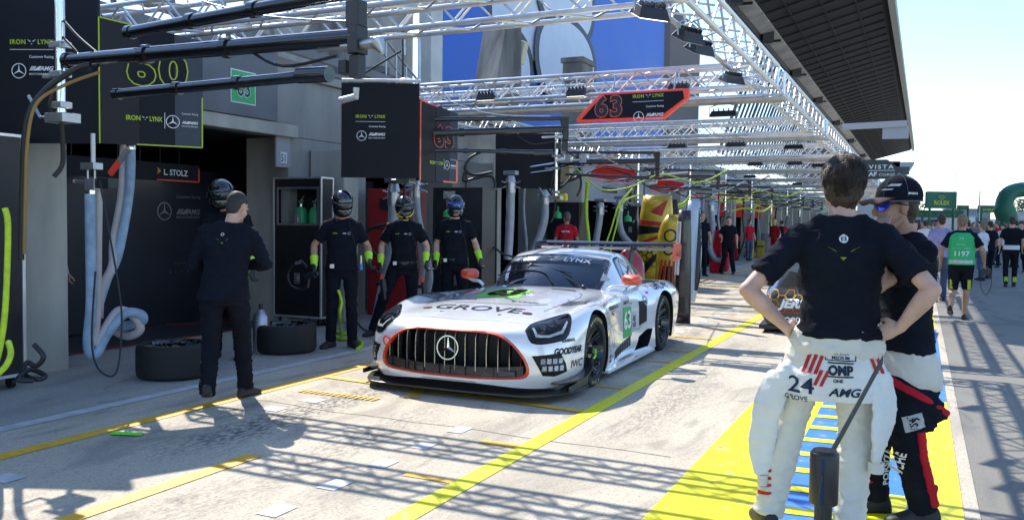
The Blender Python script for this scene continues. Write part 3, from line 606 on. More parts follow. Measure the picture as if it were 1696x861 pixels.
# ================================================================== BOOMS, HOSES AND PIT EQUIPMENT
def hose(name, label, cat, pts, r, m, n=6, group=None, ribs=False):
    P = catmull(pts, n); o = P[0].copy(); mb = MB(); P = [p-o for p in P]
    if ribs:
        L = 0; rs = []; Q = []
        for a, b in zip(P[:-1], P[1:]):
            k = max(1, int((b-a).length/.012))
            for i in range(k): Q.append(a.lerp(b, i/k)); rs.append(r*(1+.07*(len(rs) % 2)))
        mb.tube(Q, rs, 12)
    else: mb.tube(P, r, 12)
    ob = mb.build(name, m, None, 60); ob.location = o; return tag(ob, label, cat, group)
def boom(M, E_, lab, dz=(0.0, .30, -.24), r=.042, group='black boom arms on the garage side masts', mast=(.85, -.75), mlab='', detail=True, rat=(.62, .58), tip=(.05, 0, -.05)):
    """mast and swinging arm: one service boom"""
    M = V(M); E_ = V(E_); e = empty('service_boom', lab, 'boom', M, 0, group); L = E_-M; t = L.normalized(); nn = V((-t.y, t.x, 0))
    mb = MB(); mb.tube([(0, 0, mast[1]), (0, 0, mast[0])], .036, 16); mb.build('mast', M_chrome, e)
    mb = MB()
    for z in (-.1, .12, mast[1]+.12): mb.box((0, 0, z), (.13, .10, .045))
    mb.box((-.13, .02, -.1), (.18, .03, .03)); mb.box((.02, 0, mast[1]+.02), (.20, .16, .07)); mb.tube([(-.30, -.05, mast[1]+.20), (-.18, -.04, mast[1]+.03), (.0, -.04, mast[1]+.03)], .014, 6); mb.build('clamp', M_steel, e, 0, .004)
    for q, (z, rr, s0, s1) in enumerate(((dz[0], r, .03, 1.0), (dz[1]*.62, r*rat[0], .28 if rat[0] > .7 else .1, .98), (dz[2]*.85, r*rat[1], .23 if rat[0] > .7 else .1, .93))):
        mb = MB(); a = t*(L.length*s0)+V((0, 0, z)); b = t*(L.length*s1)+V((0, 0, z+tip[q])); mb.tube([a, b], rr, 18); mb.tube([a-t*.0, a+t*.05], rr*1.2, 14)
        for f in (.33, .62): p = a.lerp(b, f); mb.tube([p-t*.03, p+t*.03], rr*1.28, 14)
        if q == 2: mb.tube([b-t*.25, b], rr*1.35, 14)
        mb.build('arm_tube', M_gloss, e)
    mb = MB(); p = L.copy(); an = math.atan2(t.y, t.x); mb.box(p+V((0, 0, .13)), (.10, .08, .15), an); mb.box(p+t*.01+V((0, 0, -.02)), (.075, .10, .16), an); mb.box(p+t*.01+V((0, 0, -.17)), (.07, .07, .13), an); mb.box(p-t*.08+V((0, 0, -.17)), (.06, .07, .08), an); mb.build('end_bracket', M_black, e, 0, .006)
    mb = MB(); mb.tube([p-t*.30+V((0, 0, -.06)), p-t*.1+V((0, 0, -.05))], .014, 8); mb.tube([p-t*.1+V((0, 0, -.05)), p+t*.16+V((0, 0, -.04))], [.03, .035], 12); mb.tube([p+t*.16+V((0, 0, -.04)), p+t*.20+V((0, 0, -.10))], [.045, .012], 10)
    mb.tube([p+nn*.0+V((0, 0, -.29)), p+V((0, 0, -.34)), p-t*.12+V((0, 0, -.36))], .02, 10); mb.build('end_fitting', M_steel, e)
    mb = MB(); mb.tube(catmull([(0, 0, mast[1]), (-.05, .05, mast[1]-.3), (-.09, .0, mast[1]-.42)], 5), .018, 8); mb.tube(catmull([t*.35+V((0, 0, -.02)), t*.05+V((0, 0, -.10)), V((-.05, -.05, -.30)), V((-.06, -.03, mast[1]+.05))], 6), .014, 8); mb.tube(catmull([t*.6+V((0, 0, .05)), t*.4+V((0, 0, -.09)), t*.2+V((0, 0, .07)), V((0, 0, .2))], 5), .009, 6); mb.tube(catmull([t*(L.length*.7)+V((0, 0, -.03)), t*(L.length*.8)+V((0, 0, -.14)), t*(L.length*.95)+V((0, 0, -.1))], 5), .010, 6); mb.tube(catmull([t*.5+V((0, 0, .02)), t*.25+V((0, 0, .16)), t*.05+V((0, 0, .30))], 5), .010, 6)
    mb.build('cable', M_cable, e)
    return e
p1m = atd(100, 102, 6.5); p1e = atd(590, 62, 4.95)
b1 = boom(p1m, p1e, 'nearest black service boom with thick tubular arms reaching over the walking man', r=.052, rat=(.80, .68), dz=(0, .26, -.31), tip=(0, .10, .06), mast=(.85, -.45))
b1['group'] = 'black boom arms on the garage side masts'
p2m = atd(671, 222, 11.0); p2e = atd(935, 220, 11.2)
b2 = boom(p2m, p2e, 'black service boom on the chrome mast beside the middle black team board', r=.045, mast=(.62, -.62))
mb = MB(); mb.ell((0, 0, 0), (.10, .10, .055), None, 24, 12); mb.tube([(0, 0, -.05), (0, 0, -.16)], .03, 12); o = mb.build('dome_antenna', M_white, None, 60); o.location = p2m+V((0, 0, .66)); tag(o, 'white round dome on top of the middle chrome mast', 'antenna')
mb = MB(); mb.tube(catmull([(0, 0, 0), (0, 0, .55), (-.03, 0, .68), (-.13, 0, .72), (-.23, 0, .66), (-.24, 0, .52)], 6), .022, 12); mb.tube([(-.24, 0, .54), (-.24, 0, .44)], .03, 12); o = mb.build('gooseneck_pipe', M_steel, None, 60); o.location = atd(694, 145, 11.3); tag(o, 'grey gooseneck pipe curving above the middle mast', 'pipe')
for k, lab in ((2, 'beyond the blank black board'), (3, 'in front of the first red wedge board'), (4, 'in front of the second red wedge board'), (5, 'in front of the pale blue board'), (6, 'in front of the nearer red and yellow board'), (7, 'in front of the farther red and yellow board'), (8, 'farthest but one'), (9, 'farthest of all')):
    y = 4.42+4.95*k; e = boom((-5.95, y, 2.62), (-4.0-.1*k % 1, y+.9-.25*(k % 3), 2.60), 'black service boom '+lab, r=.042, mast=(.6, -.65))
    if k in (2, 3, 4): mb = MB(); mb.tube([(-.9, .2, -.1), (.2, .0, .02), (1.1, .3, .12)], .02, 6); mb.tube([(-.9, .2, -.2), (.2, .0, -.1), (1.1, .3, -.02)], .012, 6); mb.box((.2, 0, .05), (.2, .14, .12)); mb.box((.5, .1, .06), (.14, .12, .14)); mb.build('steel_fittings', M_chrome, e)
# thin guy wires
for a, b, lab in (((0, 0), (0, 0), ''),)[:0]: pass
def wire(name, label, a, b, r=.006, m=None, sag=.05):
    mid = (V(a)+V(b))/2-V((0, 0, sag)); return hose(name, label, 'wire', [a, mid, b], r, m or M_chrome, 8)
wire('guy_wire', 'long pale wire crossing the first boom toward its end bracket', atd(300, -8, 6.2), atd(575, 36, 5.1), .005)
wire('guy_wire', 'thin pale wire running from the white dome to the second boom end', atd(700, 150, 11), atd(912, 193, 11.2), .007, None, .12)
wire('guy_wire', 'pair wire hanging below the red edged sign toward the steel fittings', atd(960, 232, 11.5), atd(1045, 280, 15.5), .009)
wire('stay_rod', 'thin black rod rising left of the chrome mast above the black board', atd(667, 40, 11.0), atd(668, 280, 11.0), .014, M_black, 0)
wire('stay_rod', 'black diagonal rod between the tower railing and the chrome mast', atd(590, 130, 11.5), atd(664, 85, 11.0), .012, M_black, 0)
# hanging valve block and hoses in the first garage opening
e = empty('valve_block', 'steel valve block hanging above the blue and grey hoses in the first opening', 'valve', atd(152, 300, 7.6))
mb = MB(); mb.box((0, 0, .13), (.17, .10, .06)); mb.box((.02, 0, -.03), (.12, .08, .10)); mb.tube([(-.22, 0, 0), (.2, 0, 0)], .016, 8); mb.tube([(-.05, 0, .1), (-.05, 0, .0)], .01, 6); mb.tube([(.04, 0, .1), (.04, 0, .0)], .01, 6); mb.tube([(.02, 0, .16), (.02, 0, .42)], .022, 10); mb.ell((-.22, 0, 0), .02); mb.build('valve', M_steel, e, 0, .003)
mb = MB(); mb.box((.17, .02, -.02), (.15, .10, .09)); mb.build('control_box', M_black, e, 0, .004)
mb = MB(); mb.tube([(0, 0, -.06), (0, 0, -.20)], .03, 14); mb.build('coupling', M_chrome, e)
q = lambda x, y, d: atd(x, y, d)
hose('blue_hose', 'thick pale blue hose dropping from the valve block and looping back up on the right', 'hose', [q(149, 322, 7.6), q(150, 400, 7.6), q(151, 500, 7.65), q(146, 570, 7.7), q(158, 588, 7.75), q(176, 555, 7.8), q(205, 520, 7.9), q(232, 520, 8.0), q(235, 532, 8.05), q(205, 540, 8.1), q(180, 538, 8.2)], .045, M_hoseb)
hose('grey_hose', 'ribbed pinkish grey hose beside the blue hose with a loop near the floor', 'hose', [q(162, 315, 7.7), q(161, 400, 7.7), q(160, 500, 7.75), q(158, 566, 7.75), q(172, 548, 7.8), q(196, 515, 7.9), q(222, 524, 8.0), q(232, 545, 8.05), q(212, 556, 8.1), q(185, 545, 8.2)], .040, M_hoseg, 6, None, True)
hose('blue_hose', 'blue grey hose curving down from under the lime edged board', 'hose', [q(217, 245, 8.1), q(214, 320, 8.1), q(196, 420, 8.1), q(178, 460, 8.0), q(165, 500, 7.95)], .042, M_hoseb)
hose('grey_hose', 'ribbed grey hose curving down from under the lime edged board', 'hose', [q(205, 240, 8.15), q(202, 320, 8.1), q(188, 400, 8.1), q(186, 440, 8.0), q(168, 480, 7.95), q(164, 530, 7.9)], .036, M_hoseg, 6, None, True)
mb = MB(); mb.tube([(0, 0, 0), (0, 0, .14)], .045, 16); mb.ell((.06, 0, .17), (.07, .07, .05)); o = mb.build('hose_coupling', M_chrome, None); o.location = q(217, 248, 8.1); tag(o, 'chrome hose coupling under the lime edged board', 'coupling')
e = empty('red_lever', 'red and grey lever handle in front of the first opening', 'lever', q(190, 278, 7.5)); mb = MB(); mb.box((0, 0, 0), (.16, .03, .045), MX.Rotation(-.75, 3, 'Y')); mb.build('red_grip', M_red, e, 0); mb = MB(); mb.box((.115, 0, .107), (.16, .03, .045), MX.Rotation(-.75, 3, 'Y')); mb.build('shank', M_steel, e, 0)
hose('black_cable', 'thin black cable hanging in a long loop in front of the first opening', 'cable', [q(165, 300, 7.3), q(180, 380, 7.2), q(200, 500, 7.1), q(200, 570, 7.0), q(193, 615, 6.9), q(178, 622, 6.9), q(160, 605, 6.95), q(152, 560, 7.1), q(158, 450, 7.3)], .008, M_cable)
hose('black_hose', 'thick black and gold cable curving down from the first boom on the far left', 'hose', [q(150, 108, 6.2), q(125, 115, 6.2), q(75, 150, 6.2), q(45, 200, 6.2), q(38, 300, 6.3), q(35, 430, 6.4)], .022, M_cable)
hose('gold_hose', 'thin brownish gold cable beside the black cable on the far left', 'hose', [q(165, 120, 6.2), q(110, 140, 6.2), q(62, 170, 6.15), q(46, 230, 6.15), q(42, 330, 6.2), q(40, 420, 6.3)], .012, mat('gold cable', (.25, .15, .04), .5))
hose('lime_hose', 'bright lime hose hanging in front of the left flight case', 'hose', [q(8, 345, 5.6), q(13, 370, 5.6), q(12, 440, 5.6), q(8, 520, 5.6), q(0, 575, 5.6), q(-12, 620, 5.5)], .019, M_hosey)
hose('lime_hose', 'short bright lime hose end curling at the foot of the left flight case', 'hose', [q(14, 566, 5.5), q(18, 585, 5.45), q(10, 605, 5.4), q(-5, 620, 5.35)], .019, M_hosey)
hose('black_cable', 'coiled black cable lying at the foot of the left flight case', 'cable', [q(56, 570, 6.9), q(72, 590, 6.9), q(60, 606, 6.9), q(45, 600, 6.9), q(38, 618, 6.8), q(60, 628, 6.7), q(75, 622, 6.75), q(50, 612, 6.8), q(30, 628, 6.6), q(55, 630, 6.65)], .020, M_cable)
# ---- flight cases
def flight_case(name, label, o, w, d, h, rz=0, window=None, latch=True, casters=True, group=None):
    """o = front lower left corner, w along +x, front faces -y"""
    e = empty(name, label, 'flight case', o, rz, group); z0 = .12 if casters else 0
    mb = MB(); 
    if window:
        x0, x1, za, zb = window
        mb.bb((0, .0, z0), (w, d, za)); mb.bb((0, 0, zb), (w, d, h)); mb.bb((0, 0, za), (x0, d, zb)); mb.bb((x1, 0, za), (w, d, zb)); mb.bb((x0, d*.93, za), (x1, d, zb))
    else: mb.bb((0, 0, z0), (w, d, h))
    mb.build('shell', mat('black case laminate', (.013, .013, .016), .38, 0, .25, 5), e, 0)
    mb = MB(); t = .028
    for x in (0, w):
        for y in (0, d): mb.box((x, y, (z0+h)/2), (t, t, h-z0+.01))
    for y in (0, d):
        for z in (z0, h): mb.box((w/2, y, z), (w+.012, t*.9, t))
    for x in (0, w):
        for z in (z0, h): mb.box((x, d/2, z), (t*.9, d+.012, t))
    mb.build('edge_trim', M_alu if casters else M_black, e, 0, .003)
    mb = MB()
    for z in ((z0+h)*.30, (z0+h)*.68): mb.box((w*.5, -.006, z), (.10, .012, .16)); mb.box((w*.5, -.016, z), (.05, .014, .08))
    mb.build('latch', M_steel, e, 0, .002)
    if casters:
        for x in (.08, w-.08):
            for y in (.08, d-.08): mb = MB(); mb.tube([(x-.02, y, .05), (x+.02, y, .05)], .05, 16); mb.box((x, y, .11), (.08, .08, .02)); mb.build('caster', M_black, e)
    return e
fc = flight_case('flight_case', 'tall black flight case with a window showing green gas bottles', (-8.63, 9.95, 0.008), .86, .27, 2.14, window=(.09, .79, 1.48, 1.98))
mb = MB(); t = .03
for a, b in (((.06, -.01, 1.45), (.82, .0, 1.48)), ((.06, -.01, 1.98), (.82, 0, 2.01)), ((.06, -.01, 1.481), (.09, 0, 1.979)), ((.79, -.01, 1.481), (.82, 0, 1.979))): mb.bb(a, b)
mb.build('window_frame', M_steel, fc, 0); mb = MB(); mb.bb((.092, -.004, 1.482), (.788, -.002, 1.978)); mb.build('window_pane', mat('clear pane', (.9, .95, .95), .03, 0, trans=1.0, ior=1.05), fc, 0)
M_bg = mat('bottle green', (.04, .42, .14), .35)
for i, (x, lab) in enumerate(((.38, 'left green gas bottle in the flight case window'), (.64, 'right green gas bottle in the flight case window'))):
    g = empty('gas_bottle', lab, 'gas bottle', (-8.63+x, 10.10, 1.49), 0, 'green gas bottles in the flight case'); mb = MB(); mb.tube([(0, 0, 0), (0, 0, .12), (0, 0, .20), (0, 0, .245)], [.10, .10, .08, .035], 20); mb.build('cylinder', M_bg, g, 40); mb = MB(); mb.tube([(0, 0, .245), (0, 0, .30)], .02, 10); mb.box((0, 0, .31), (.07, .05, .05)); mb.tube([(0, 0, .33), (.05, 0, .40)], .008, 6); mb.build('valve', M_chrome, g)
flight_case('flight_case', 'black flight case with silver edges and latches at the far left edge', (-7.26, 3.92, 0.008), 1.14, .9, 2.25, radians(90))
c2 = flight_case('flight_case', 'plain black cabinet standing behind the crew member with blue goggles', (-7.9, 13.25, .008), .85, .5, 2.05, casters=False)
c2.location = (atd(718, 470, 13.6).x, atd(718, 470, 13.6).y, .008)
g = empty('gas_bottle', 'small green gas bottle in front of the plain black cabinet', 'gas bottle', atd(744, 353, 13.3)); mb = MB(); mb.tube([(0, 0, -.06), (0, 0, .02), (0, 0, .07)], [.10, .09, .03], 16); mb.build('cylinder', M_bg, g); mb = MB(); mb.tube([(0, 0, .07), (0, 0, .3)], .012, 8); mb.box((0, 0, .28), (.2, .03, .12)); mb.build('valve', M_steel, g)
c3 = flight_case('flight_case', 'black cabinet with a green bottle behind the man in the red shirt', (-9.9, 18.4, .008), .8, .6, 2.0, casters=False); c3.location = (atd(905, 460, 20.5).x, atd(905, 460, 20.5).y, .008)
g = empty('gas_bottle', 'green gas bottle hanging on the cabinet left of the man in the red shirt', 'gas bottle', atd(924, 356, 20.2)); mb = MB(); mb.tube([(0, 0, -.08), (0, 0, .04), (0, 0, .09)], [.10, .09, .03], 14); mb.tube([(0, 0, .09), (0, 0, .2)], .02, 8); mb.build('cylinder', M_bg, g)
c4 = flight_case('flight_case', 'black cabinet with a green bottle behind the rear wing', (-9, 22, .008), .8, .6, 2.0, casters=False); c4.location = (atd(1020, 440, 24).x, atd(1020, 440, 24).y, .008)
g = empty('gas_bottle', 'green gas bottle hanging between the lime hoses and the bodywork panels', 'gas bottle', atd(1040, 362, 23)); mb = MB(); mb.tube([(0, 0, -.08), (0, 0, .04), (0, 0, .09)], [.11, .09, .03], 14); mb.tube([(0, 0, .09), (0, 0, .2)], .02, 8); mb.build('cylinder', M_bg, g)
# red storage wall behind the crew
e = empty('red_cabinet', 'red storage cabinet behind the crew member with the yellow striped helmet', 'cabinet', (atd(608, 470, 14).x, atd(608, 470, 14).y, .008)); mb = MB(); mb.bb((0, 0, 0), (.82, .5, 2.05)); mb.build('cabinet_body', mat('deep red panel', (.32, .015, .02), .45), e, 0, .01); mb = MB()
for z in (.7, 1.4): mb.bb((-.002, -.012, z), (.822, -.001, z+.02))
mb.box((.4, -.03, 1.8), (.25, .05, .18)); mb.build('handle_bar', M_black, e, 0)
# lettered partition inside the first garage and the driver name bar
b = Board('garage_partition', 'dark interior partition with faint star logo in the first garage', (-9.84, 7.3), (-9.84, 10.05), 0.02, 2.25, M_dark2, .03, 'partition'); Z = (0, 0, 1); mb = MB(); o_ = b.W-1.05
mb.star(b.p(o_+.02, 1.62), b.ax, Z, .13); b.amg(mb, o_+.24, 1.58, .46, .003); mb.text('MOTORSPORT', b.p(o_+.24, 1.52), b.ax, Z, .05, bold=.01, fit=.46); mb.text('Customer Racing', b.p(o_+.24, 1.82), b.ax, Z, .06, fit=.46); mb.text('FOLLOW US', b.p(o_+.2, .85), b.ax, Z, .035, sp=1.3, fit=.2)
for i, s_ in enumerate('OfdX'): mb.text(s_, b.p(o_+.1+i*.11, .72), b.ax, Z, .05)
mb.build('faint_lettering', mat('faint print', (.16, .16, .18), .5), b.e, 0)
e = empty('name_bar', 'black overhead name bar reading L. STOLZ with a red corner', 'sign', (-9.3, 6.1, 2.05)); ax = V((0, 1, 0))
mb = MB(); mb.bb((-.08, 0, 0), (0, 3.05, .24)); mb.build('bar', M_board, e, 0); mb = MB(); mb.bb((.001, 2.3, -.001), (.01, 3.051, .018)); mb.bb((.001, 3.03, .0), (.01, 3.051, .2)); mb.build('red_corner', M_red, e, 0)
mb = MB(); mb.text('L. STOLZ', (.004, 2.42, .08), ax, Z, .11, bold=.02, fit=.42); mb.text('M. GROVE', (.004, .35, .10), ax, Z, .11, bold=.02, fit=.5); mb.build('lettering', M_print, e, 0); mb = MB(); mb.prism([(0, 0), (.07, .05), (0, .1), (.02, .05)], (.004, 2.3, .08), ax, Z, .002); mb.build('arrow', mat('orange print', (.6, .25, .03), .5), e, 0)
for i, (x, y) in enumerate(((118, 272), (195, 281), (232, 283), (265, 285), (297, 287))):
    e = empty('ceiling_light', ['leftmost', 'second', 'middle', 'fourth', 'rightmost'][i]+' of the five small white lights glowing in the first garage', 'ceiling light', atx(x, y+8, -9.55), 0, 'small ceiling lights in the first garage'); mb = MB(); mb.box((0, 0, 0), (.16, .14, .02)); mb.build('lamp', mat('white lamp', (1, 1, 1), .5, emit=((.9, .95, 1), 3.0)), e, 0); mb = MB(); mb.box((0, 0, .025), (.18, .16, .028)); mb.build('housing', M_black, e, 0); mb = MB(); mb.tube([(0, 0, .04), (0, 0, .40)], .008, 6); mb.build('cord', M_cable, e)
mb = MB(); 
quadsheet(mb, [(-8.56, 6.0), (-8.50, 6.0), (-8.50, 9.7), (-8.56, 9.7)], .009); quadsheet(mb, [(-9.6, 9.0), (-9.1, 9.9), (-9.16, 9.95), (-9.66, 9.05)], .009); quadsheet(mb, [(-11.5, 9.03), (-9.62, 9.03), (-9.62, 9.1), (-11.5, 9.1)], .009); struct(mb.build('red_floor_lines', M_orange, smooth=0))
# ---- loose tyres
def loose_tyre(loc, label):
    t = make_wheel(.355, .33); t.name = 'racing_tyre'; t.location = loc; t.rotation_euler = (pi/2, 0, .4); t.location.z = .171
    tag(t, label, 'tyre', 'slick tyres lying flat on the apron'); return t
LT = [((-6.56, 6.13), 'slick racing tyre lying flat left of the walking man'), ((-6.68, 7.90), 'slick racing tyre lying flat in front of the tall flight case')]
e = empty('fire_bottle', 'grey metal bottle standing beside the tall flight case', 'bottle', (atd(432, 525, 9.9).x, atd(432, 525, 9.9).y, .008)); mb = MB(); mb.tube([(0, 0, 0), (0, 0, .42), (0, 0, .48), (0, 0, .50)], [.09, .09, .05, .03], 18); mb.build('cylinder', M_steel, e); mb = MB(); mb.tube([(0, 0, .5), (0, 0, .56)], .025, 10); mb.build('valve', M_black, e)
P = lambda x, y: atz(x, y, .03)
hose('lime_hose', 'coiled lime hose lying on the apron behind the first crew member', 'hose', [atz(538, 520, .03), P(545, 540), P(560, 522), P(580, 535), P(575, 552), P(548, 548), P(560, 560), P(590, 562), P(600, 570), P(592, 578)], .022, M_hosey)
hose('lime_hose', 'lime hose rising beside the leg of the first crew member', 'hose', [P(566, 560), atd(563, 520, 10.3), atd(566, 500, 10.3), atd(560, 480, 10.3)], .018, M_hosey)
hose('black_cable', 'thin black cable on the apron between the crew members', 'cable', [P(592, 533), P(602, 545), P(618, 550), P(640, 552)], .012, M_cable)
# air gun held by the first crew member
e = empty('air_gun', 'black wheel gun with its looped hose in the right glove of the first crew member', 'wheel gun', atd(508, 462, 10.1)); mb = MB(); mb.tube([(-.03, 0, .02), (.12, 0, .06)], [.035, .04], 14); mb.tube([(.12, 0, .06), (.16, 0, .07)], .025, 12); mb.tube([(.04, 0, .03), (.01, 0, -.10)], [.022, .024], 10); mb.build('gun', M_black, e, 40)
mb = MB(); mb.tube(catmull([(.0, 0, -.10), (-.10, 0, -.13), (-.24, 0, -.08), (-.28, 0, .05), (-.20, 0, .16), (-.08, 0, .20), (.0, 0, .14)], 5), .016, 8); mb.build('hose', M_cable, e)
mb = MB(); mb.tube([(-.16, 0, .18), (-.08, 0, .20)], .020, 10); mb.build('hose_fitting', M_steel, e)
e = empty('air_lance', 'blue and black air lance in the left glove of the first crew member', 'air lance', atd(598, 440, 10.1)); mb = MB(); mb.tube([(0, 0, -.05), (.0, 0, .02)], .018, 10); mb.build('blue_grip', mat('blue grip', (.03, .2, .6), .4), e); mb = MB(); mb.tube([(0, 0, .02), (0, 0, .12)], .012, 8); mb.build('nozzle', M_chrome, e)
for (x, y, lab, d) in ((634, 470, 'black wheel gun in the right glove of the crew member with the striped helmet', 11.2), (702, 475, 'black wheel gun in the left glove of the crew member with the striped helmet', 11.2)):
    e = empty('air_gun', lab, 'wheel gun', atd(x, y, d)); mb = MB(); mb.tube([(0, 0, .06), (.02, 0, -.10)], [.04, .045], 12); mb.tube([(.02, 0, -.10), (.03, 0, -.2)], [.03, .025], 10); mb.box((-.04, 0, .0), (.10, .05, .04)); mb.build('gun', M_black, e, 40); mb = MB(); mb.tube([(-.03, 0, .05), (-.02, 0, .12)], .02, 8); mb.build('trigger', M_red, e)
hose('black_hose', 'black hose looping between the striped helmet crew member and the big silver hose', 'hose', [q(705, 440, 11.6), q(715, 410, 11.7), q(700, 382, 11.7), q(660, 372, 11.7), q(640, 372, 11.8), q(612, 380, 11.9), q(604, 400, 12), q(625, 425, 12)], .022, M_cable)
# big grey hoses hanging along the garage fronts
HG = 'thick grey hoses hanging along the garage fronts'
M_hs = mat('silver hose', (.30, .33, .38), .38, .1, .15, 5)
for k, (lab, d, r, pts) in enumerate((('silver hose left of the crew member with the striped helmet', 12.2, .075, [(652, 330), (650, 380), (640, 450), (628, 510), (618, 560), (608, 590)]), ('silver hose hanging between the two helmeted crew members', 12.6, .05, [(690, 318), (693, 360), (706, 420), (712, 460), (705, 490), (698, 505)]),
    ('pinkish hose hanging beside the silver hose between two helmeted crew members', 12.7, .04, [(683, 318), (686, 350), (695, 400), (700, 450), (690, 500)]), ('grey hose hanging beside the concrete wall left of the windscreen', 15.0, .075, [(846, 312), (845, 360), (843, 400), (841, 430)]),
    ('grey hose curving down in front of the dark opening left of the man in red', 18.0, .085, [(902, 332), (902, 360), (896, 385), (886, 410), (880, 430)]), ('grey hose right of the pale pillar behind the wing', 21, .085, [(994, 350), (992, 370), (987, 400), (984, 430)]),
    ('grey hose curving to the right behind the rear wing', 22, .085, [(1026, 345), (1026, 370), (1032, 390), (1048, 410), (1058, 440), (1060, 460)]), ('grey hose hanging among the red panels beside the tall dark mechanic', 27, .09, [(1178, 345), (1180, 380), (1176, 410), (1186, 430), (1196, 425)]))):
    hose('hanging_hose', lab, 'hose', [q(x, y, d) for x, y in pts], r, M_hs if k != 2 else M_hoseg, 6, HG)
    e = empty('hose_coupling', 'steel coupling on the '+' '.join(lab.split()[:11]), 'coupling', q(*pts[0], d), 0, 'steel couplings above the hanging hoses'); mb = MB(); mb.tube([(0, 0, -.08), (0, 0, .10)], r*1.15, 14); mb.tube([(0, 0, .10), (0, 0, .22)], [r*1.3, r*.9], 14); mb.box((0, 0, .27), (r*3, r*2, .07)); mb.tube([(-.18, 0, .0), (.18, 0, .12)], .014, 6); mb.tube([(-.18, 0, .12), (.18, 0, .0)], .014, 6); mb.build('fitting', M_steel, e, 40)
for k, (lab, pts, d, r) in enumerate((('left strand of the lime hoses hanging in front of the pale pillar', [(1048, 312), (1025, 340), (1012, 380), (1000, 412), (990, 430)], 18, .017), ('right strand of the lime hoses hanging in front of the pale pillar', [(1062, 322), (1032, 335), (1022, 370), (1014, 400), (1010, 425)], 18, .017),
    ('lime cable sagging along the second red wedge board', [(1080, 332), (1105, 340), (1130, 338), (1142, 325)], 22, .025), ('lower lime cable sagging along the second red wedge board', [(1082, 336), (1108, 346), (1132, 340), (1140, 334)], 22, .025), ('lime green rope hanging in the dark beside the bodywork panels', [(1060, 395), (1057, 410), (1058, 430), (1055, 445)], 21, .03),
    ('lime cables sagging before the pale blue board', [(1210, 350), (1235, 345), (1262, 350), (1280, 340)], 30, .03), ('yellow cable at the far masts', [(1250, 345), (1255, 335), (1262, 325), (1270, 332)], 34, .03), ('black hose coil on the wall right of the middle black board', [(770, 285), (768, 300), (785, 296), (812, 292), (820, 305), (815, 320)], 14, .022), ('upper black hose coil on the wall right of the middle black board', [(800, 250), (778, 262), (770, 280), (785, 290), (815, 285)], 14, .022),
    ('black cable bundle below the blank black board', [(905, 300), (912, 320), (930, 310), (945, 295), (952, 285)], 16, .022), ('black cable bundle right of the blank black board', [(945, 300), (960, 292), (962, 310), (955, 325)], 16, .022), ('black hose hanging at the concrete wall behind the bonnet', [(800, 390), (806, 400), (807, 430), (806, 450)], 13.8, .02), ('black hose from the wall toward the windscreen', [(810, 405), (820, 410), (832, 420), (850, 425)], 13.6, .016))):
    lime = 'lime' in lab or 'yellow' in lab
    hose('lime_hose' if lime else 'black_hose', lab, 'hose', [q(x, y, d) for x, y in pts], r, M_hosey if lime else M_cable, 6)
e = empty('wall_gun', 'lime and black wheel gun hanging on the wall behind the bonnet', 'wheel gun', atd(788, 402, 13.7)); mb = MB(); mb.box((0, 0, 0), (.04, .05, .10)); mb.tube([(0, 0, .12), (.12, 0, .12)], .012, 8); mb.build('lime_grip', M_lime, e, 0); mb = MB(); mb.tube([(0, 0, -.06), (0, 0, -.24)], .03, 12); mb.build('barrel', M_black, e); mb = MB(); mb.tube([(0, 0, -.20), (0, 0, -.23)], .033, 12); mb.build('ring', M_red, e)
# cream loudspeaker on the fin, yellow box, steel end of the second boom
mb = MB(); mb.box((0, 0, 0), (.45, .25, .55), MX.Rotation(.25, 3, 'Y')); o = mb.build('cream_box', mat('cream plastic', (.55, .52, .36), .5), None, 0, .03); o.location = atd(856, 86, 21); tag(o, 'cream box speaker mounted on the tapering concrete fin', 'speaker')
mb = MB(); mb.box((0, 0, 0), (.30, .25, .34)); o = mb.build('crate', mat('tan plywood', (.42, .31, .14), .7, 0, .2, 8), None, 0, .006); o.location = atd(935, 283, 17); tag(o, 'tan plywood box right of the blank black board', 'box')
mb = MB(); mb.box((0, 0, 0), (.28, .08, .13)); o = mb.build('yellow_box', mat('yellow box', (.7, .6, .02), .5), None, 0, .02); o.location = atd(928, 327, 16); tag(o, 'small yellow box under the black cables beyond the windscreen', 'box')
# ---- bodywork panels beyond the car (yellow and red wrap, dark undertray standing on end)
M_gold = mat('gold wrap', (.55, .36, .02), .35, .2, .3, 5, coat=.4); M_rw = mat('red wrap', (.62, .05, .03), .35, coat=.3)
def panel(name, label, px, d, w, h, m, curve=.25, lean=.12, parts=(), rz=0.0, top=None):
    e = empty(name, label, 'bodywork panel', (0, 0, 0)); p = atd(px[0], px[1], d); e.location = (p.x, p.y, max(.008, p.z)); e.rotation_euler = (0, 0, rz)
    mb = MB(); rings = []
    for i in range(11):
        v = i/10; hw = w/2*(top(v) if top else 1-.25*v**2); rings.append([(hw*math.sin(a*.5*pi), curve*(1-cos(a*.5*pi))+lean*v*h, h*v) for a in [-1+2*j/12 for j in range(13)]])
    mb.loft(rings, False, False); o = mb.build('shell', m, e, 60); s_ = o.modifiers.new('s', 'SOLIDIFY'); s_.thickness = .02
    bv = BVHTree.FromPolygons([v.co[:] for v in o.data.vertices], [tuple(p.vertices) for p in o.data.polygons])
    for nm, dr, mm in parts: q_ = drape(nm, dr, (0, 0, 0), (1, 0, 0), (0, 0, 1), (0, 1, 0), mm, bvh=bv, off=.016, maxlen=.05); q_.parent = e
    return e
def hexes(mb, x0, y0, nx, ny, s):
    for i in range(nx):
        for j in range(ny): mb.ring((x0+i*s*1.55, y0+j*s*1.75+(i % 2)*s*.87, 0), X2, Y2, s, s*.16, 6, 0)
XY2 = None
X2, Y2 = (1, 0, 0), (0, 1, 0)
BODYP = [('gold panel', (1072, 445), 20.5)]
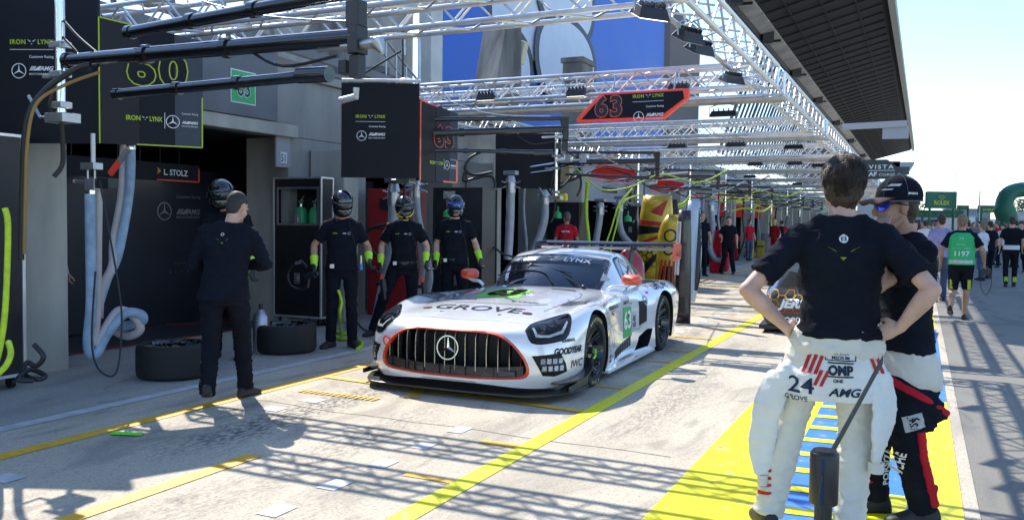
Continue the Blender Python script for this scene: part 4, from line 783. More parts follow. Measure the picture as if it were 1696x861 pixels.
# ================================================================== RACE CAR  (local: +x forward, +y car's left, z up, origin under the front axle)
def paint_mat():
    m = bpy.data.materials.new('silver car paint'); m.use_nodes = True; n = m.node_tree.nodes; L = m.node_tree.links; b = n['Principled BSDF']
    b.inputs['Base Color'].default_value = (.80, .81, .83, 1); b.inputs['Metallic'].default_value = .22; b.inputs['Roughness'].default_value = .20
    b.inputs['Coat Weight'].default_value = 1; b.inputs['Coat Roughness'].default_value = .03
    t = n.new('ShaderNodeTexNoise'); t.inputs['Scale'].default_value = 900
    tc = n.new('ShaderNodeTexCoord'); L.new(tc.outputs['Object'], t.inputs['Vector'])
    bp = n.new('ShaderNodeBump'); bp.inputs['Strength'].default_value = .04; bp.inputs['Distance'].default_value = .001; L.new(t.outputs[0], bp.inputs['Height']); L.new(bp.outputs[0], b.inputs['Normal'])
    return m
M_paint = paint_mat()
M_glass = mat('tinted glass', (.012, .018, .028), .04, 0, coat=1.0)
M_glass2 = mat('side glass', (.05, .08, .12), .05, .1, coat=1.0)
M_lens = mat('smoked lens', (.012, .013, .016), .06, 0, coat=1.0)
M_drl = mat('light bar', (.75, .77, .8), .2, .1)
M_refl = mat('reflector', (.75, .75, .72), .12, .9)
M_badge = mat('dark print', (.03, .04, .06), .9); M_dec = mat('matt black print', (.01, .01, .012), .95)
for m_ in (M_badge, M_dec): m_.node_tree.nodes['Principled BSDF'].inputs['Specular IOR Level'].default_value = .05
M_gap = mat('panel gap', (.03, .03, .035), .6)
CAR = empty('race_car', 'silver racing coupe with red mirrors and red grille rim parked in the pit box', 'race car', (-3.75, 7.60, 0.004), radians(-90+1.26))
# stations: x, then (y, z) rows from the sill up to the centre line
XS = [1.03, .97, .86, .70, .45, .20, 0.0, -.25, -.55, -.95, -1.4, -1.9, -2.25, -2.6, -2.95, -3.25, -3.5, -3.62]
def row(*a): return list(a)
PY = [  # y of each profile point per station
 row(.30, .62, .80, .90, .96, 1.00, 1.02, 1.02, .98, .92, .90, .93, .99, 1.03, 1.03, 1.00, .95, .90),   # 0 bottom
 row(.36, .70, .88, .97, 1.02, 1.035, 1.035, 1.035, 1.00, .945, .935, .965, 1.01, 1.035, 1.035, 1.01, .97, .92),   # 1 low side
 row(.38, .71, .88, .98, 1.03, 1.04, 1.04, 1.035, .985, .935, .93, .955, 1.01, 1.04, 1.04, 1.02, .98, .93),   # 2 mid side
 row(.36, .66, .83, .94, 1.00, 1.03, 1.035, 1.02, .965, .925, .92, .94, .99, 1.025, 1.03, 1.01, .97, .92),   # 3 upper side
 row(.30, .55, .72, .84, .90, .93, .93, .92, .89, .87, .87, .87, .90, .92, .92, .91, .87, .83),   # 4 shoulder crest
 row(.22, .40, .54, .64, .68, .70, .70, .69, .68, .70, .72, .74, .74, .74, .73, .72, .70, .68),   # 5 valley
 row(.12, .25, .34, .40, .42, .43, .43, .42, .42, .44, .45, .45, .45, .45, .45, .45, .45, .44),   # 6 hood
 row(0,)*1 + [0]*17]
PZ = [
 row(.14, .12, .11, .11, .11, .11, .11, .10, .07, .06, .06, .06, .08, .12, .14, .20, .28, .34),
 row(.26, .24, .24, .24, .24, .25, .25, .24, .20, .20, .20, .20, .22, .26, .27, .32, .38, .42),
 row(.40, .40, .41, .43, .46, .48, .49, .49, .46, .44, .44, .45, .48, .50, .50, .50, .52, .54),
 row(.50, .51, .54, .57, .62, .66, .68, .68, .66, .64, .63, .64, .68, .71, .70, .68, .66, .66),
 row(.555, .575, .61, .655, .71, .755, .78, .785, .775, .765, .765, .775, .80, .825, .82, .80, .775, .76),
 row(.575, .60, .635, .67, .705, .735, .75, .765, .785, .80, .80, .80, .81, .83, .83, .82, .80, .785),
 row(.58, .61, .65, .685, .725, .755, .775, .80, .82, .835, .83, .83, .83, .84, .84, .83, .815, .80),
 row(.58, .612, .655, .69, .73, .762, .782, .805, .828, .845, .84, .84, .84, .85, .85, .84, .825, .81)]
NXS = [1.03-(4.65)*(i/90) for i in range(91)]
def section(x, per=6):
    ctrl = [V((0, lerp1([-q for q in XS], PY[k], -x), lerp1([-q for q in XS], PZ[k], -x))) for k in range(8)]
    pts = catmull(ctrl, per); return [(p.y, p.z) for p in pts]
def full_ring(x):
    h = section(x); bot = [(h[0][0]*f, h[0][1]) for f in (.0, .5, .9)]
    r = [(y, z) for y, z in bot]+h
    return [(x, y, z) for y, z in r]+[(x, -y, z) for y, z in reversed(r[1:-1])]
mb = MB(); rings = [full_ring(x) for x in NXS]
rings.insert(0, [(1.045, y*.88, .34+(z-.34)*.9) for _, y, z in rings[0]])
mb.loft(rings); body_me = mb.mesh('body')
body_me.materials.append(M_paint); body_me.materials.append(M_carbon)
body = link('body', body_me, CAR, 0)
BV0 = BVHTree.FromPolygons([v.co[:] for v in body_me.vertices], [tuple(p.vertices) for p in body_me.polygons])
def boolean(o, cutter_mb, op='DIFFERENCE'):
    cm = cutter_mb.mesh('cut'); cm.materials.append(M_paint); cm.materials.append(M_carbon); cm.polygons.foreach_set('material_index', [1]*len(cm.polygons))
    c = bpy.data.objects.new('cut', cm); COL.objects.link(c); c.parent = CAR
    m = o.modifiers.new('b', 'BOOLEAN'); m.operation = op; m.object = c; m.solver = 'EXACT'
    dg = bpy.context.evaluated_depsgraph_get(); dg.update(); me = bpy.data.meshes.new_from_object(o.evaluated_get(dg))
    o.modifiers.clear(); old = o.data; o.data = me; bpy.data.meshes.remove(old); bpy.data.objects.remove(c); bpy.data.meshes.remove(cm)
for sg in (-1, 1):
    for x, r in ((0.0, .385), (-2.60, .392)):
        c = MB(); c.tube([(x, sg*.66, .345), (x, sg*1.3, .345)], r, 56); boolean(body, c)
_go = [(0, .605), (.28, .60), (.47, .575), (.60, .50), (.69, .40), (.735, .30), (.72, .225), (.62, .195), (.35, .182), (0, .178)]
_go = catmull([V((a, b, 0)) for a, b in _go], 4); _go = [(p.x, p.y) for p in _go]; _go = _go+[(-a, b) for a, b in _go[-2:0:-1]]
def goutl(s=1.0, n=0): return [(a*(1+(s-1)*.8), .39+(b-.39)*(1+(s-1)*2.0)) for a, b in _go]
def ghalf(y):    # lower and upper edge of the mouth at this y
    zz = [b for a, b in _go if abs(a-abs(y)) < .06]; lo = [z for z in zz if z < .3]; hi = [z for z in zz if z >= .3]
    return (min(lo) if lo else .2, max(hi) if hi else .35)
def nose_x(y):     # how far forward the mouth sits at this y
    return .985-.50*abs(y)**2.4
g0 = goutl()
c = MB(); c.loft([[(x, y, z) for y, z in g0] for x in (.42, 1.4)]); boolean(body, c)
c = MB(); 
for sg in (-1, 1): c.loft([[(-2.05, sg*.80, .12), (-1.62, sg*.80, .12), (-1.72, sg*.80, .27), (-2.0, sg*.80, .33), (-2.14, sg*.80, .32)], [(-2.05, sg*1.2, .12), (-1.62, sg*1.2, .12), (-1.72, sg*1.2, .27), (-2.0, sg*1.2, .33), (-2.14, sg*1.2, .32)]])
boolean(body, c)
me = body.data; me.polygons.foreach_set('use_smooth', [True]*len(me.polygons)); me.set_sharp_from_angle(angle=radians(32))
BV = BVHTree.FromPolygons([v.co[:] for v in body_me_v] if False else [v.co[:] for v in me.vertices], [tuple(p.vertices) for p in me.polygons])
# ---- cabin
GX = [-1.02, -1.16, -1.30, -1.45, -1.60, -1.80, -2.05, -2.35, -2.70, -3.05, -3.35, -3.52]
GC = [.80, .93, 1.035, 1.13, 1.19, 1.235, 1.25, 1.225, 1.135, 1.00, .88, .80]
GB = [.74, .79, .80, .80, .80, .80, .80, .79, .76, .72, .66, .58]     # half width at the base
GT = [.60, .62, .61, .60, .59, .58, .565, .55, .52, .48, .44, .38]     # half width at the roof edge
GS = [.77, .90, .99, 1.075, 1.13, 1.17, 1.185, 1.165, 1.085, .97, .86, .79] # height of the roof edge
def warp(x, y):
    k = max(0, min(1, (x+2.2)/1.0)); return -.30*k*(abs(y)/.75)**2
def cabp(x, t, off=0.0):
    """t 0 = base at the sill line, 1 = roof edge, 2 = centre line; sign by caller"""
    n = [-q for q in GX]; gb_, gt, gs, gc = (lerp1(n, q, -x) for q in (GB, GT, GS, GC))
    if t <= 1: y = gb_+(gt-gb_)*(t**1.25); z = .74+(gs-.74)*t
    else:
        u = t-1; y = gt*(1-u); z = gs+(gc-gs)*(1-(1-u)**2.2)
    return V((x+warp(x, y), y, z))
def cab_surface(x, t, sg, off):
    p = cabp(x, t); e = .01; pa = cabp(x+e, t)-cabp(x-e, t); pb = cabp(x, min(2, t+e))-cabp(x, max(0, t-e)); n = pa.cross(pb).normalized()
    if n.z < 0 and t > .9: n = -n
    if t <= .9 and n.y < 0: n = -n
    p = p+n*off; return V((p.x, sg*p.y, p.z))
TS = [i/8 for i in range(8)]+[.95, 1.0, 1.05]+[1+i/8 for i in range(1, 9)]
TS = sorted(set(round(t, 3) for t in TS)); cab_x = [-1.02-2.5*i/50 for i in range(51)]
mb = MB(); mb.loft([[cabp(x, t) for t in TS]+[V((p.x, -p.y, p.z)) for p in (cabp(x, t) for t in reversed(TS[:-1]))] for x in cab_x])
cabin = mb.build('cabin', M_paint, CAR, 40)
cb = BVHTree.FromPolygons([v.co[:] for v in cabin.data.vertices], [tuple(p.vertices) for p in cabin.data.polygons])
def patch(f, nu, nv, name, m, parent, off, thick=.004):
    """grid patch given by f(u,v)->(x,t,sg), shell of its own thickness"""
    mb = MB(); top = []; 
    for i in range(nu+1):
        for j in range(nv+1): x, t, sg = f(i/nu, j/nv); top.append(cab_surface(x, t, sg, off))
    mb.add(top, [(i*(nv+1)+j, (i+1)*(nv+1)+j, (i+1)*(nv+1)+j+1, i*(nv+1)+j+1) for i in range(nu) for j in range(nv)])
    o = mb.build(name, m, parent, 60); sd = o.modifiers.new('s', 'SOLIDIFY'); sd.thickness = thick; sd.offset = 0; return o
def wsf(u, v):
    s = u*2-1; t = 2-abs(s)*(1.10); x = -1.04-v*.52; return (x, t, 1 if s >= 0 else -1)
patch(lambda u, v: wsf(u, v), 40, 14, 'windshield', M_glass, CAR, .004)
def ribf(u, v): s = u*2-1; return (-1.36-v*.20, 2-abs(s)*.98, 1 if s >= 0 else -1)
sun = patch(ribf, 40, 3, 'sun_strip', mat('sun strip', (.02, .03, .05), .2, 0, coat=.6), CAR, .0085, .002)
for sg in (-1, 1):
    def sw(u, v, sg=sg):
        x = -1.55-u*.88; lo = .14+.14*u; hi = lo+(.95-lo)*min(1, (u*6)**.6 if u < .16 else 1)*(1-.62*max(0, u-.45)/.55)
        return (x, lo+(hi-lo)*v, sg)
    patch(sw, 30, 8, 'side_window', M_glass2, CAR, .006)
    def qw(u, v, sg=sg):
        x = -2.50-u*.42; lo = .30+.12*u; hi = lo+(.62-.35*u)*(1-u*.85); return (x, lo+(hi-lo)*v, sg)
    patch(qw, 14, 6, 'quarter_window', M_lens, CAR, .006)
cb2 = BVHTree.FromPolygons([v.co[:] for v in sun.data.vertices], [tuple(p.vertices) for p in sun.data.polygons])
def rw(u, v): s = u*2-1; return (-2.62-v*.55, 2-abs(s)*.85, 1 if s >= 0 else -1)
patch(rw, 24, 10, 'rear_window', M_glass, CAR, .005)
# ---- decals draped over the bodywork
def drape(name, draw, o, ax, ay, proj, m, bvh=None, off=.003, maxlen=.03):
    mb = MB(); draw(mb); bm = bmesh.new()
    me = mb.mesh('d'); bm.from_mesh(me); bpy.data.meshes.remove(me)
    bmesh.ops.triangulate(bm, faces=bm.faces)
    for _ in range(5):
        es = [e for e in bm.edges if e.calc_length() > maxlen]
        if not es: break
        bmesh.ops.subdivide_edges(bm, edges=es, cuts=1); bmesh.ops.triangulate(bm, faces=[f for f in bm.faces if len(f.verts) > 3])
    o = V(o); ax = V(ax).normalized(); ay = V(ay).normalized(); pr = V(proj).normalized(); b = bvh or BV; lost = []
    for v in bm.verts:
        p = o+ax*v.co.x+ay*v.co.y; h = b.ray_cast(p-pr*1.0, pr, 2.5)
        if h[0] is None: lost.append(v); continue
        nn = h[1] if h[1].dot(pr) < 0 else -h[1]; v.co = h[0]+nn*off
    if lost: bmesh.ops.delete(bm, geom=lost, context='VERTS')
    out = bpy.data.meshes.new(name); bm.to_mesh(out); bm.free(); out.materials.append(m); return link(name, out, CAR, 0)
X2, Y2 = (1, 0, 0), (0, 1, 0)
T_ = lambda s, size, al='CENTER', bold=0, shear=0, fit=None, x=0, y=0, sp=1: (lambda mb: mb.text(s, (x, y, 0), X2, Y2, size, al, bold=bold, shear=shear, fit=fit, sp=sp))
# hood: reading from in front, so x of the lettering runs to +y, up runs to -x
FRO = dict(ax=(0, 1, 0), ay=(-1, 0, 0), proj=(0, 0, -1))
drape('hood_lettering', T_('GROVE', .245, fit=.90, bold=.012), (.53, 0, 0), FRO['ax'], FRO['ay'], FRO['proj'], M_badge)
drape('hood_plate', lambda mb: mb.prism([(-.25, -.14), (.25, -.14), (.19, .40), (-.19, .40)], (0, 0, 0), X2, Y2, .0), (-.22, -.08, 0), FRO['ax'], FRO['ay'], FRO['proj'], mat('bright green', (.20, .66, .07), .8), off=.003)
drape('hood_number', T_('63', .56, bold=.06, shear=.1, fit=.33), (-.19, -.08, 0), FRO['ax'], FRO['ay'], FRO['proj'], M_dec, off=.008)
drape('hood_team', T_('IRON            LYNX', .06, fit=.95, bold=.02), (.10, .0, 0), FRO['ax'], FRO['ay'], FRO['proj'], M_badge, off=.004)
def scoop(mb):
    out = [(-.56, .05), (-.50, -.06), (-.36, -.12), (0, -.135), (.36, -.12), (.50, -.06), (.56, .05), (.52, .05), (.46, -.03), (.33, -.085), (0, -.10), (-.33, -.085), (-.46, -.03), (-.52, .05)]
    for a in range(6): mb.add([(*out[a], 0), (*out[a+1], 0), (*out[12-a], 0), (*out[13-a], 0)], [(0, 1, 2, 3)])
drape('hood_scoop_line', scoop, (.10, 0, 0), FRO['ax'], FRO['ay'], FRO['proj'], mat('grey print hood', (.25, .26, .29), .35), off=.0025)
drape('panel_gap', lambda mb: [mb.add([(sg*a, y0, 0), (sg*(a+.006), y0, 0), (sg*(b+.006), y1, 0), (sg*b, y1, 0)], [(0, 1, 2, 3)]) for sg in (-1, 1) for a, y0, b, y1 in ((.62, -.55, .66, -.1), (.66, -.1, .66, .35), (.66, .35, .60, .55))], (-.2, 0, 0), FRO['ax'], FRO['ay'], FRO['proj'], M_black, off=.0025)
drape('hood_badges', lambda mb: [mb.prism(blob(sg*.52, 0, .05, .035, 20, 2), (0, 0, 0), X2, Y2, 0) for sg in (-1, 1)], (.50, 0, 0), FRO['ax'], FRO['ay'], FRO['proj'], mat('dark red badge', (.12, .015, .02), .3), off=.005)
drape('hood_vent', lambda mb: mb.prism([(.22, 0), (.52, .0), (.50, .05), (.25, .035)], (0, 0, 0), X2, Y2, 0), (-.80, 0, 0), FRO['ax'], FRO['ay'], FRO['proj'], M_black, off=.004)
for sg in (-1, 1):
    drape('fender_louvres', lambda mb: [mb.prism([(-.16, i*.055), (.13-.01*i, i*.055), (.11-.01*i, i*.055+.022), (-.15, i*.055+.022)], (0, 0, 0), X2, Y2, 0) for i in range(6)], (.02, sg*.80, 0), FRO['ax'], FRO['ay'], FRO['proj'], M_badge, off=.004)
def on_glass(name, draw, x0, m, off):
    mb = MB(); draw(mb); bm = bmesh.new(); me_ = mb.mesh('d'); bm.from_mesh(me_); bpy.data.meshes.remove(me_); bmesh.ops.triangulate(bm, faces=bm.faces)
    for _ in range(3): bmesh.ops.subdivide_edges(bm, edges=[e for e in bm.edges if e.calc_length() > .03], cuts=1); bmesh.ops.triangulate(bm, faces=[f for f in bm.faces if len(f.verts) > 3])
    for v in bm.verts: s_ = v.co.x/.60; v.co = cab_surface(x0-v.co.y*.95, 2-abs(s_)*.95, 1 if s_ >= 0 else -1, off)
    o_ = bpy.data.meshes.new(name); bm.to_mesh(o_); bm.free(); o_.materials.append(m); return link(name, o_, CAR, 0)
on_glass('windshield_lettering', T_('IRON        LYNX', .10, fit=.92, bold=.02, sp=1.15), -1.405, M_white, .014)
on_glass('windshield_lynx', lambda mb: mb.lynx((0, .05, 0), X2, Y2, .16), -1.405, M_white, .014)
# nose sides
for sg in (-1, 1):
    A = V((-.60, sg*.80, 0)) if sg > 0 else V((.60, .80, 0))
    pr = V((-.62, -sg*.78, 0)); axv = V((-.78, .62, 0)) if sg > 0 else V((.78, .62, 0))
    drape('sponsor_lettering', lambda mb: (mb.text('GOODYEAR', (0, 0, 0), X2, Y2, .075, 'CENTER', bold=.05, shear=.25, fit=.36), mb.text('IWC', (.11, -.135, 0), X2, Y2, .10, 'CENTER', bold=.008, fit=.17), mb.text('RAVENOL', (0, .10, 0), X2, Y2, .035, 'CENTER', bold=.04, fit=.17)), (.58, sg*.905, .405), axv, (0, 0, 1), pr, M_badge, off=.004)
# door side (car's left, facing us)
SD = dict(ax=(-1, 0, 0), ay=(0, 0, 1), proj=(0, -1, 0))
def side(name, draw, x, z, m, off=.004): return drape(name, draw, (x, 1, z), SD['ax'], SD['ay'], SD['proj'], m, off=off)
side('door_plate_white', lambda mb: mb.prism([(-.15, .165), (.15, .165), (.15, .27), (-.15, .27)], (0, 0, 0), X2, Y2, 0), -1.32, .475, M_white, .004)
side('door_plate_text', T_('LMGT3', .05, bold=.03, fit=.22), -1.32, .668, M_badge, .007)
side('door_plate_green', lambda mb: mb.prism([(-.15, -.165), (.15, -.165), (.15, .16), (-.15, .16)], (0, 0, 0), X2, Y2, 0), -1.32, .475, M_green)
side('door_number', T_('63', .27, bold=.02, fit=.24), -1.32, .405, M_white, .007)
side('door_flag', lambda mb: (mb.prism([(-.06, -.10), (.06, -.10), (.06, .10), (-.06, .10)], (0, 0, 0), X2, Y2, 0)), -1.57, .45, M_white)
side('door_flag_text', T_('LE\n63', .07, bold=.03, fit=.09), -1.57, .47, M_badge, .007)
side('door_vent', lambda mb: mb.prism([(-.12, -.14), (.12, -.11), (.14, .13), (-.10, .13)], (0, 0, 0), X2, Y2, 0), -1.86, .53, M_black)
side('driver_names', T_('STEPHEN GROVE\nL. STOLZ', .05, bold=.03, fit=.42), -.80, .66, M_badge, .006)
side('rear_lettering', T_('GROVE', .13, fit=.52), -2.58, .76, M_badge, .005)
side('sill_text', T_('MOTUL\nAMG', .045, bold=.03, fit=.14), -.52, .20, M_badge, .005)
side('sill_vents', lambda mb: [mb.prism([(-.03+i*.085, -.06+.010*i), (.03+i*.085, -.055+.010*i), (.03+i*.085, .04+.012*i), (-.03+i*.085, .035+.012*i)], (0, 0, 0), X2, Y2, 0) for i in range(8)], -.80, .19, M_black)
side('door_gap', lambda mb: [mb.add([(a, b, 0), (a+.005, b, 0), (c+.005, d, 0), (c, d, 0)], [(0, 1, 2, 3)]) for a, b, c, d in ((0, .34, .02, 0), (.02, 0, .16, -.12), (.90, .36, .86, .05), (.86, .05, .70, -.10))]+[mb.add([(.16, -.12, 0), (.70, -.10, 0), (.70, -.095, 0), (.16, -.115, 0)], [(0, 1, 2, 3)])], -1.06, .46, M_black, .003)
side('fuel_cap', lambda mb: mb.ring((0, 0, 0), X2, Y2, .055, .016, 28, 0), -1.98, .66, M_steel, .006)
# ---- grille
M_bar = mat('grille bar chrome', (.55, .55, .55), .25, 1.0)
def gx(y, z):
    h = BV0.ray_cast(V((2, y, z)), V((-1, 0, 0)), 4); return (h[0].x if h[0] else nose_x(y))-.035
mb = MB(); go = goutl(1.0); gi = goutl(.955); n = len(go)
rim = []
for i in range(n):
    yo, zo = go[i]; yi, zi = gi[i]
    rim.append([(gx(yo, zo)+.035, yo*1.004, .39+(zo-.39)*1.015), (gx(yo, zo)+.055, (yo+yi)/2, (zo+zi)/2), (gx(yi, zi)+.03, yi, zi), (gx(yi, zi)-.03, yi, zi), (gx(yo, zo)-.05, yo*1.01, zo)])
vs = [p for r in rim for p in r]; fs = [(i*5+j, ((i+1) % n)*5+j, ((i+1) % n)*5+(j+1) % 5, i*5+(j+1) % 5) for i in range(n) for j in range(5)]
mb.add(vs, fs); rimo = mb.build('grille_rim', M_orange, CAR, 60)
mb = MB(); mb.loft([[(.50, y, z) for y, z in goutl(.999)], [(.44, y, z) for y, z in goutl(.999)]]); mb.build('grille_backing', M_black, CAR, 0)
mb = MB()
for i in range(14):
    y = -.66+i*.1015; zl, zh = ghalf(y); zl += .06; x = gx(y, .4)
    mb = MB(); mb.loft([[(gx(y, z)+.006, y-.004, z), (gx(y, z)+.012, y, z), (gx(y, z)+.006, y+.004, z), (gx(y, z)-.05, y+.003, z), (gx(y, z)-.05, y-.003, z)] for z in [zl+(zh-.012-zl)*q/6 for q in range(7)]]); mb.build('grille_bar', M_bar, CAR, 0)
mb = MB()
for i in range(26):
    y0_ = -.68+i*1.36/26; y1_ = y0_+1.36/26; f = lambda y: .262+.05*(abs(y)/.8)**3
    mb.add([(gx(y0_, .25)+.0, y0_, f(y0_)-.072), (gx(y1_, .25), y1_, f(y1_)-.072), (gx(y1_, .25)+.0, y1_, f(y1_)+.015), (gx(y0_, .25), y0_, f(y0_)+.015)], [(0, 1, 2, 3)])
lo_ = mb.build('lower_intake_panel', M_carbon, CAR, 0); sd = lo_.modifiers.new('s', 'SOLIDIFY'); sd.thickness = .015
mb = MB(); 
for y in (-.45, .0, .45, .6): mb.box((gx(y, .25)+.012, y, .235), (.01, .006, .06))
mb.box((gx(.55, .25)+.016, .52, .235), (.012, .20, .045)); mb.build('intake_trim', mat('dark grey trim', (.06, .06, .065), .4), lo_, 0)
bd = MB(); ax, ay = (0, 1, 0), (-.08, 0, 1)
ox = gx(0, .4)+.03
for k, (rr, wr, tt) in enumerate(((.108, .0105, .02),)):
    bd.ring((ox, 0, .435), ax, ay, rr, wr, 48, tt)
for k in range(3):
    a = pi/2+k*2*pi/3; r = .105; cpt = lambda q, b_, z=0: V((ox+z, q*cos(b_), .435+q*sin(b_)))
    bd.add([cpt(r, a, .01), cpt(.017, a+pi/3, .004), V((ox+.028, 0, .435)), cpt(.017, a-pi/3, .004), V((ox, 0, .435))], [(0, 1, 2), (0, 2, 3), (0, 4, 1), (0, 3, 4)])
bd.build('star_badge', M_chrome, CAR, 0)
# ---- headlights: draped dark lenses with a light bar, and lower lamp clusters
def lens(name, outline, o, ax, ay, pr, m, off, par=CAR):
    def dr(mb): mb.prism(outline, (0, 0, 0), X2, Y2, 0)
    q = drape(name, dr, o, ax, ay, pr, m, off=off, maxlen=.02); q.parent = par; q.data.polygons.foreach_set('use_smooth', [True]*len(q.data.polygons)); return q
for sg in (-1, 1):
    pr = V((-.72, -sg*.55, -.42)); axv = V((-.55*1, sg*.83, 0)).normalized() ; ayv = V((0, 0, 1))
    ol = [(-.235, -.075), (-.20, -.20), (-.06, -.205), (.11, -.14), (.185, .0), (.215, .135), (.17, .15), (.02, .09), (-.16, .01)]
    ol = [(p.x, p.y) for p in catmull([V((a, b, 0)) for a, b in ol+ol[:1]], 3)][:-1]
    if sg < 0: axv = V((-.55, -.83, 0)).normalized()
    h_ = lens('headlight', ol, (.60, sg*.76, .60), axv, ayv, pr, M_lens, .006)
    h_['label'] = 'smoked headlight with a pale light bar'
    rim_ = [(a*1.06, b*1.08) for a, b in ol]
    lens('headlight_seal', rim_, (.60, sg*.76, .60), axv, ayv, pr, M_black, .0035, h_)
    bar = [(-.185, -.06), (-.17, -.165), (-.05, -.165), (.09, -.105), (.165, .03), (.155, .042), (.075, -.08), (-.05, -.14), (-.15, -.14), (-.165, -.055)]
    lens('light_bar', bar, (.60, sg*.76, .60), axv, ayv, pr, M_drl, .010, h_)
    for k in range(3): lens('lamp_lens', blob(-.09+k*.078, -.05+k*.036, .028, .040, 16, 2), (.60, sg*.76, .60), axv, ayv, pr, mat('projector lens', (.10, .11, .13), .1, .6), .010, h_)
    ol2 = [(-.165, .065), (.07, .08), (.12, .0), (.14, -.065), (.02, -.09), (-.08, -.08)]
    axw = V((-.62, sg*.78, 0)).normalized(); prw = V((-.78, -sg*.62, 0))
    f_ = lens('auxiliary_lamp', [(a*1.12, b*1.18) for a, b in ol2], (.70, sg*.80, .325), axw, (0, 0, 1), prw, M_black, .004)
    fr = MB()
    for r_ in range(2):
        for k in range(4): lens('reflector', [(-.115+k*.055+r_*.012, .005-r_*.062), (-.07+k*.055+r_*.012, .005-r_*.062), (-.068+k*.055+r_*.012, .052-r_*.060), (-.112+k*.055+r_*.012, .052-r_*.060)], (.70, sg*.80, .325), axw, (0, 0, 1), prw, M_refl, .012, f_)
    mb = MB(); cv = [(.80, .93, .155), (.62, 1.02, .165), (.45, 1.065, .19), (.34, 1.075, .25), (.30, 1.07, .315)]
    mb.loft([[(x, sg*(y-.05), z-.01), (x+.01, sg*(y+.035), z-.012), (x+.01, sg*(y+.037), z+.004), (x, sg*(y-.05), z+.01)] for x, y, z in catmull(cv, 4)]); mb.build('dive_plane', M_carbon, CAR, 40)
# ---- splitter, sills, diffuser
mb = MB(); out = []
for i in range(33):
    y = -1.06+2.12*i/32; x = 1.10-.08*abs(y/1.06)**2-.38*max(0, (abs(y/1.06)-.72)/.28)**2.0; out.append((x, y))
pl = out+[(.30, 1.06), (.30, -1.06)]
mb.prism(pl, (0, 0, .060), (1, 0, 0), (0, 1, 0), .016)
sp_ = mb.build('splitter', M_carbon, CAR, 0, .004)
mb = MB()
for sg in (-1, 1): mb.loft([[(.80, sg*1.045, .087), (.80, sg*1.06, .087), (.80, sg*1.06, .125), (.80, sg*1.045, .125)], [(.34, sg*1.045, .087), (.34, sg*1.06, .087), (.34, sg*1.06, .19), (.34, sg*1.045, .19)]])
mb.build('splitter_fence', M_carbon, CAR, 0)
mb = MB(); mb.bb((.30, -.9, .08), (.72, .9, .112)); mb.bb((-3.5, -.92, .09), (-.4, .92, .10)); mb.build('floor', M_carbon, CAR, 0)
for sg in (-1, 1):
    mb = MB(); mb.bb((-2.18, sg*.90, .055), (-.42, sg*1.02, .085)); mb.build('side_skirt', M_paint if sg > 0 else M_carbon, CAR, 0, .006)
mb = MB()
for k in range(7): mb.box((-3.5, -.75+.25*k, .2), (.5, .012, .2))
mb.box((-3.45, 0, .28), (.5, 1.7, .02)); mb.build('diffuser', M_carbon, CAR, 0)
for sg in (-1, 1):
    mb = MB(); mb.loft([[(-3.63, sg*.45, .62), (-3.63, sg*.86, .66), (-3.63, sg*.88, .72), (-3.63, sg*.45, .68)], [(-3.60, sg*.45, .62), (-3.60, sg*.86, .66), (-3.60, sg*.88, .72), (-3.60, sg*.45, .68)]]); mb.build('tail_light', M_red, CAR, 0)
# ---- wing
mb = MB()
def foil(x, z, ch, th, ang, n=10):
    up = []; lo = []
    for i in range(n+1):
        t = i/n; y_ = th*2.6*(t**.5-t)*(1 if True else 0); up.append((t*ch, y_)); lo.append((t*ch, -y_*.45))
    p = up+lo[-2:0:-1]; return [(x-a*cos(ang)+b*sin(ang), z+a*sin(ang)+b*cos(ang)) for a, b in p]
f1 = foil(-3.28, 1.195, .32, .035, .10); mb.loft([[(x, y, z) for x, z in f1] for y in [-.96+1.92*i/20 for i in range(21)]]); wg = mb.build('rear_wing', M_carbon, CAR, 40)
mb = MB(); f2 = foil(-3.56, 1.245, .10, .018, .5); mb.loft([[(x, y, z) for x, z in f2] for y in (-.96, .96)]); mb.build('wing_flap', M_carbon, wg, 40)
for sg in (-1, 1):
    mb = MB(); mb.prism([(0, 0), (.42, .02), (.44, .20), (.36, .24), (.02, .22), (-.03, .10)], (-3.24, sg*.965, 1.06), (-1, 0, 0), (0, 0, 1), .014*(1 if sg < 0 else -1)); mb.build('endplate', M_orange if sg > 0 else M_carbon, wg, 0, .003)
mb = MB(); mb.text('AMG', (-3.50, .985, 1.12), (-1, 0, 0), (0, 0, 1), .08, 'CENTER', bold=.03, shear=.3); mb.text('AMG', (-3.235, .97, 1.1), (0, 1, 0), (0, 0, 1), .01, 'CENTER'); mb.build('endplate_lettering', mat('dark red print', (.25, .02, .015), .4), wg, 0)
mb = MB()
for sg in (-1, 1):
    mb.loft([[(x, sg*.42+d, z) for x, z, d in ((-3.02+.0, .88, -.009), (-3.02, .88, .009), (-3.22, .82, .009), (-3.22, .82, -.009))], [(x, sg*.42+d, z) for x, z, d in ((-3.10, 1.10, -.009), (-3.10, 1.10, .009), (-3.28, 1.10, .009), (-3.28, 1.10, -.009))], [(x, sg*.42+d, z) for x, z, d in ((-3.20, 1.27, -.009), (-3.20, 1.27, .009), (-3.34, 1.27, .009), (-3.34, 1.27, -.009))], [(x, sg*.42+d, z) for x, z, d in ((-3.34, 1.24, -.009), (-3.34, 1.24, .009), (-3.44, 1.22, .009), (-3.44, 1.22, -.009))]])
mb.build('swan_neck_mount', M_black, wg, 0)
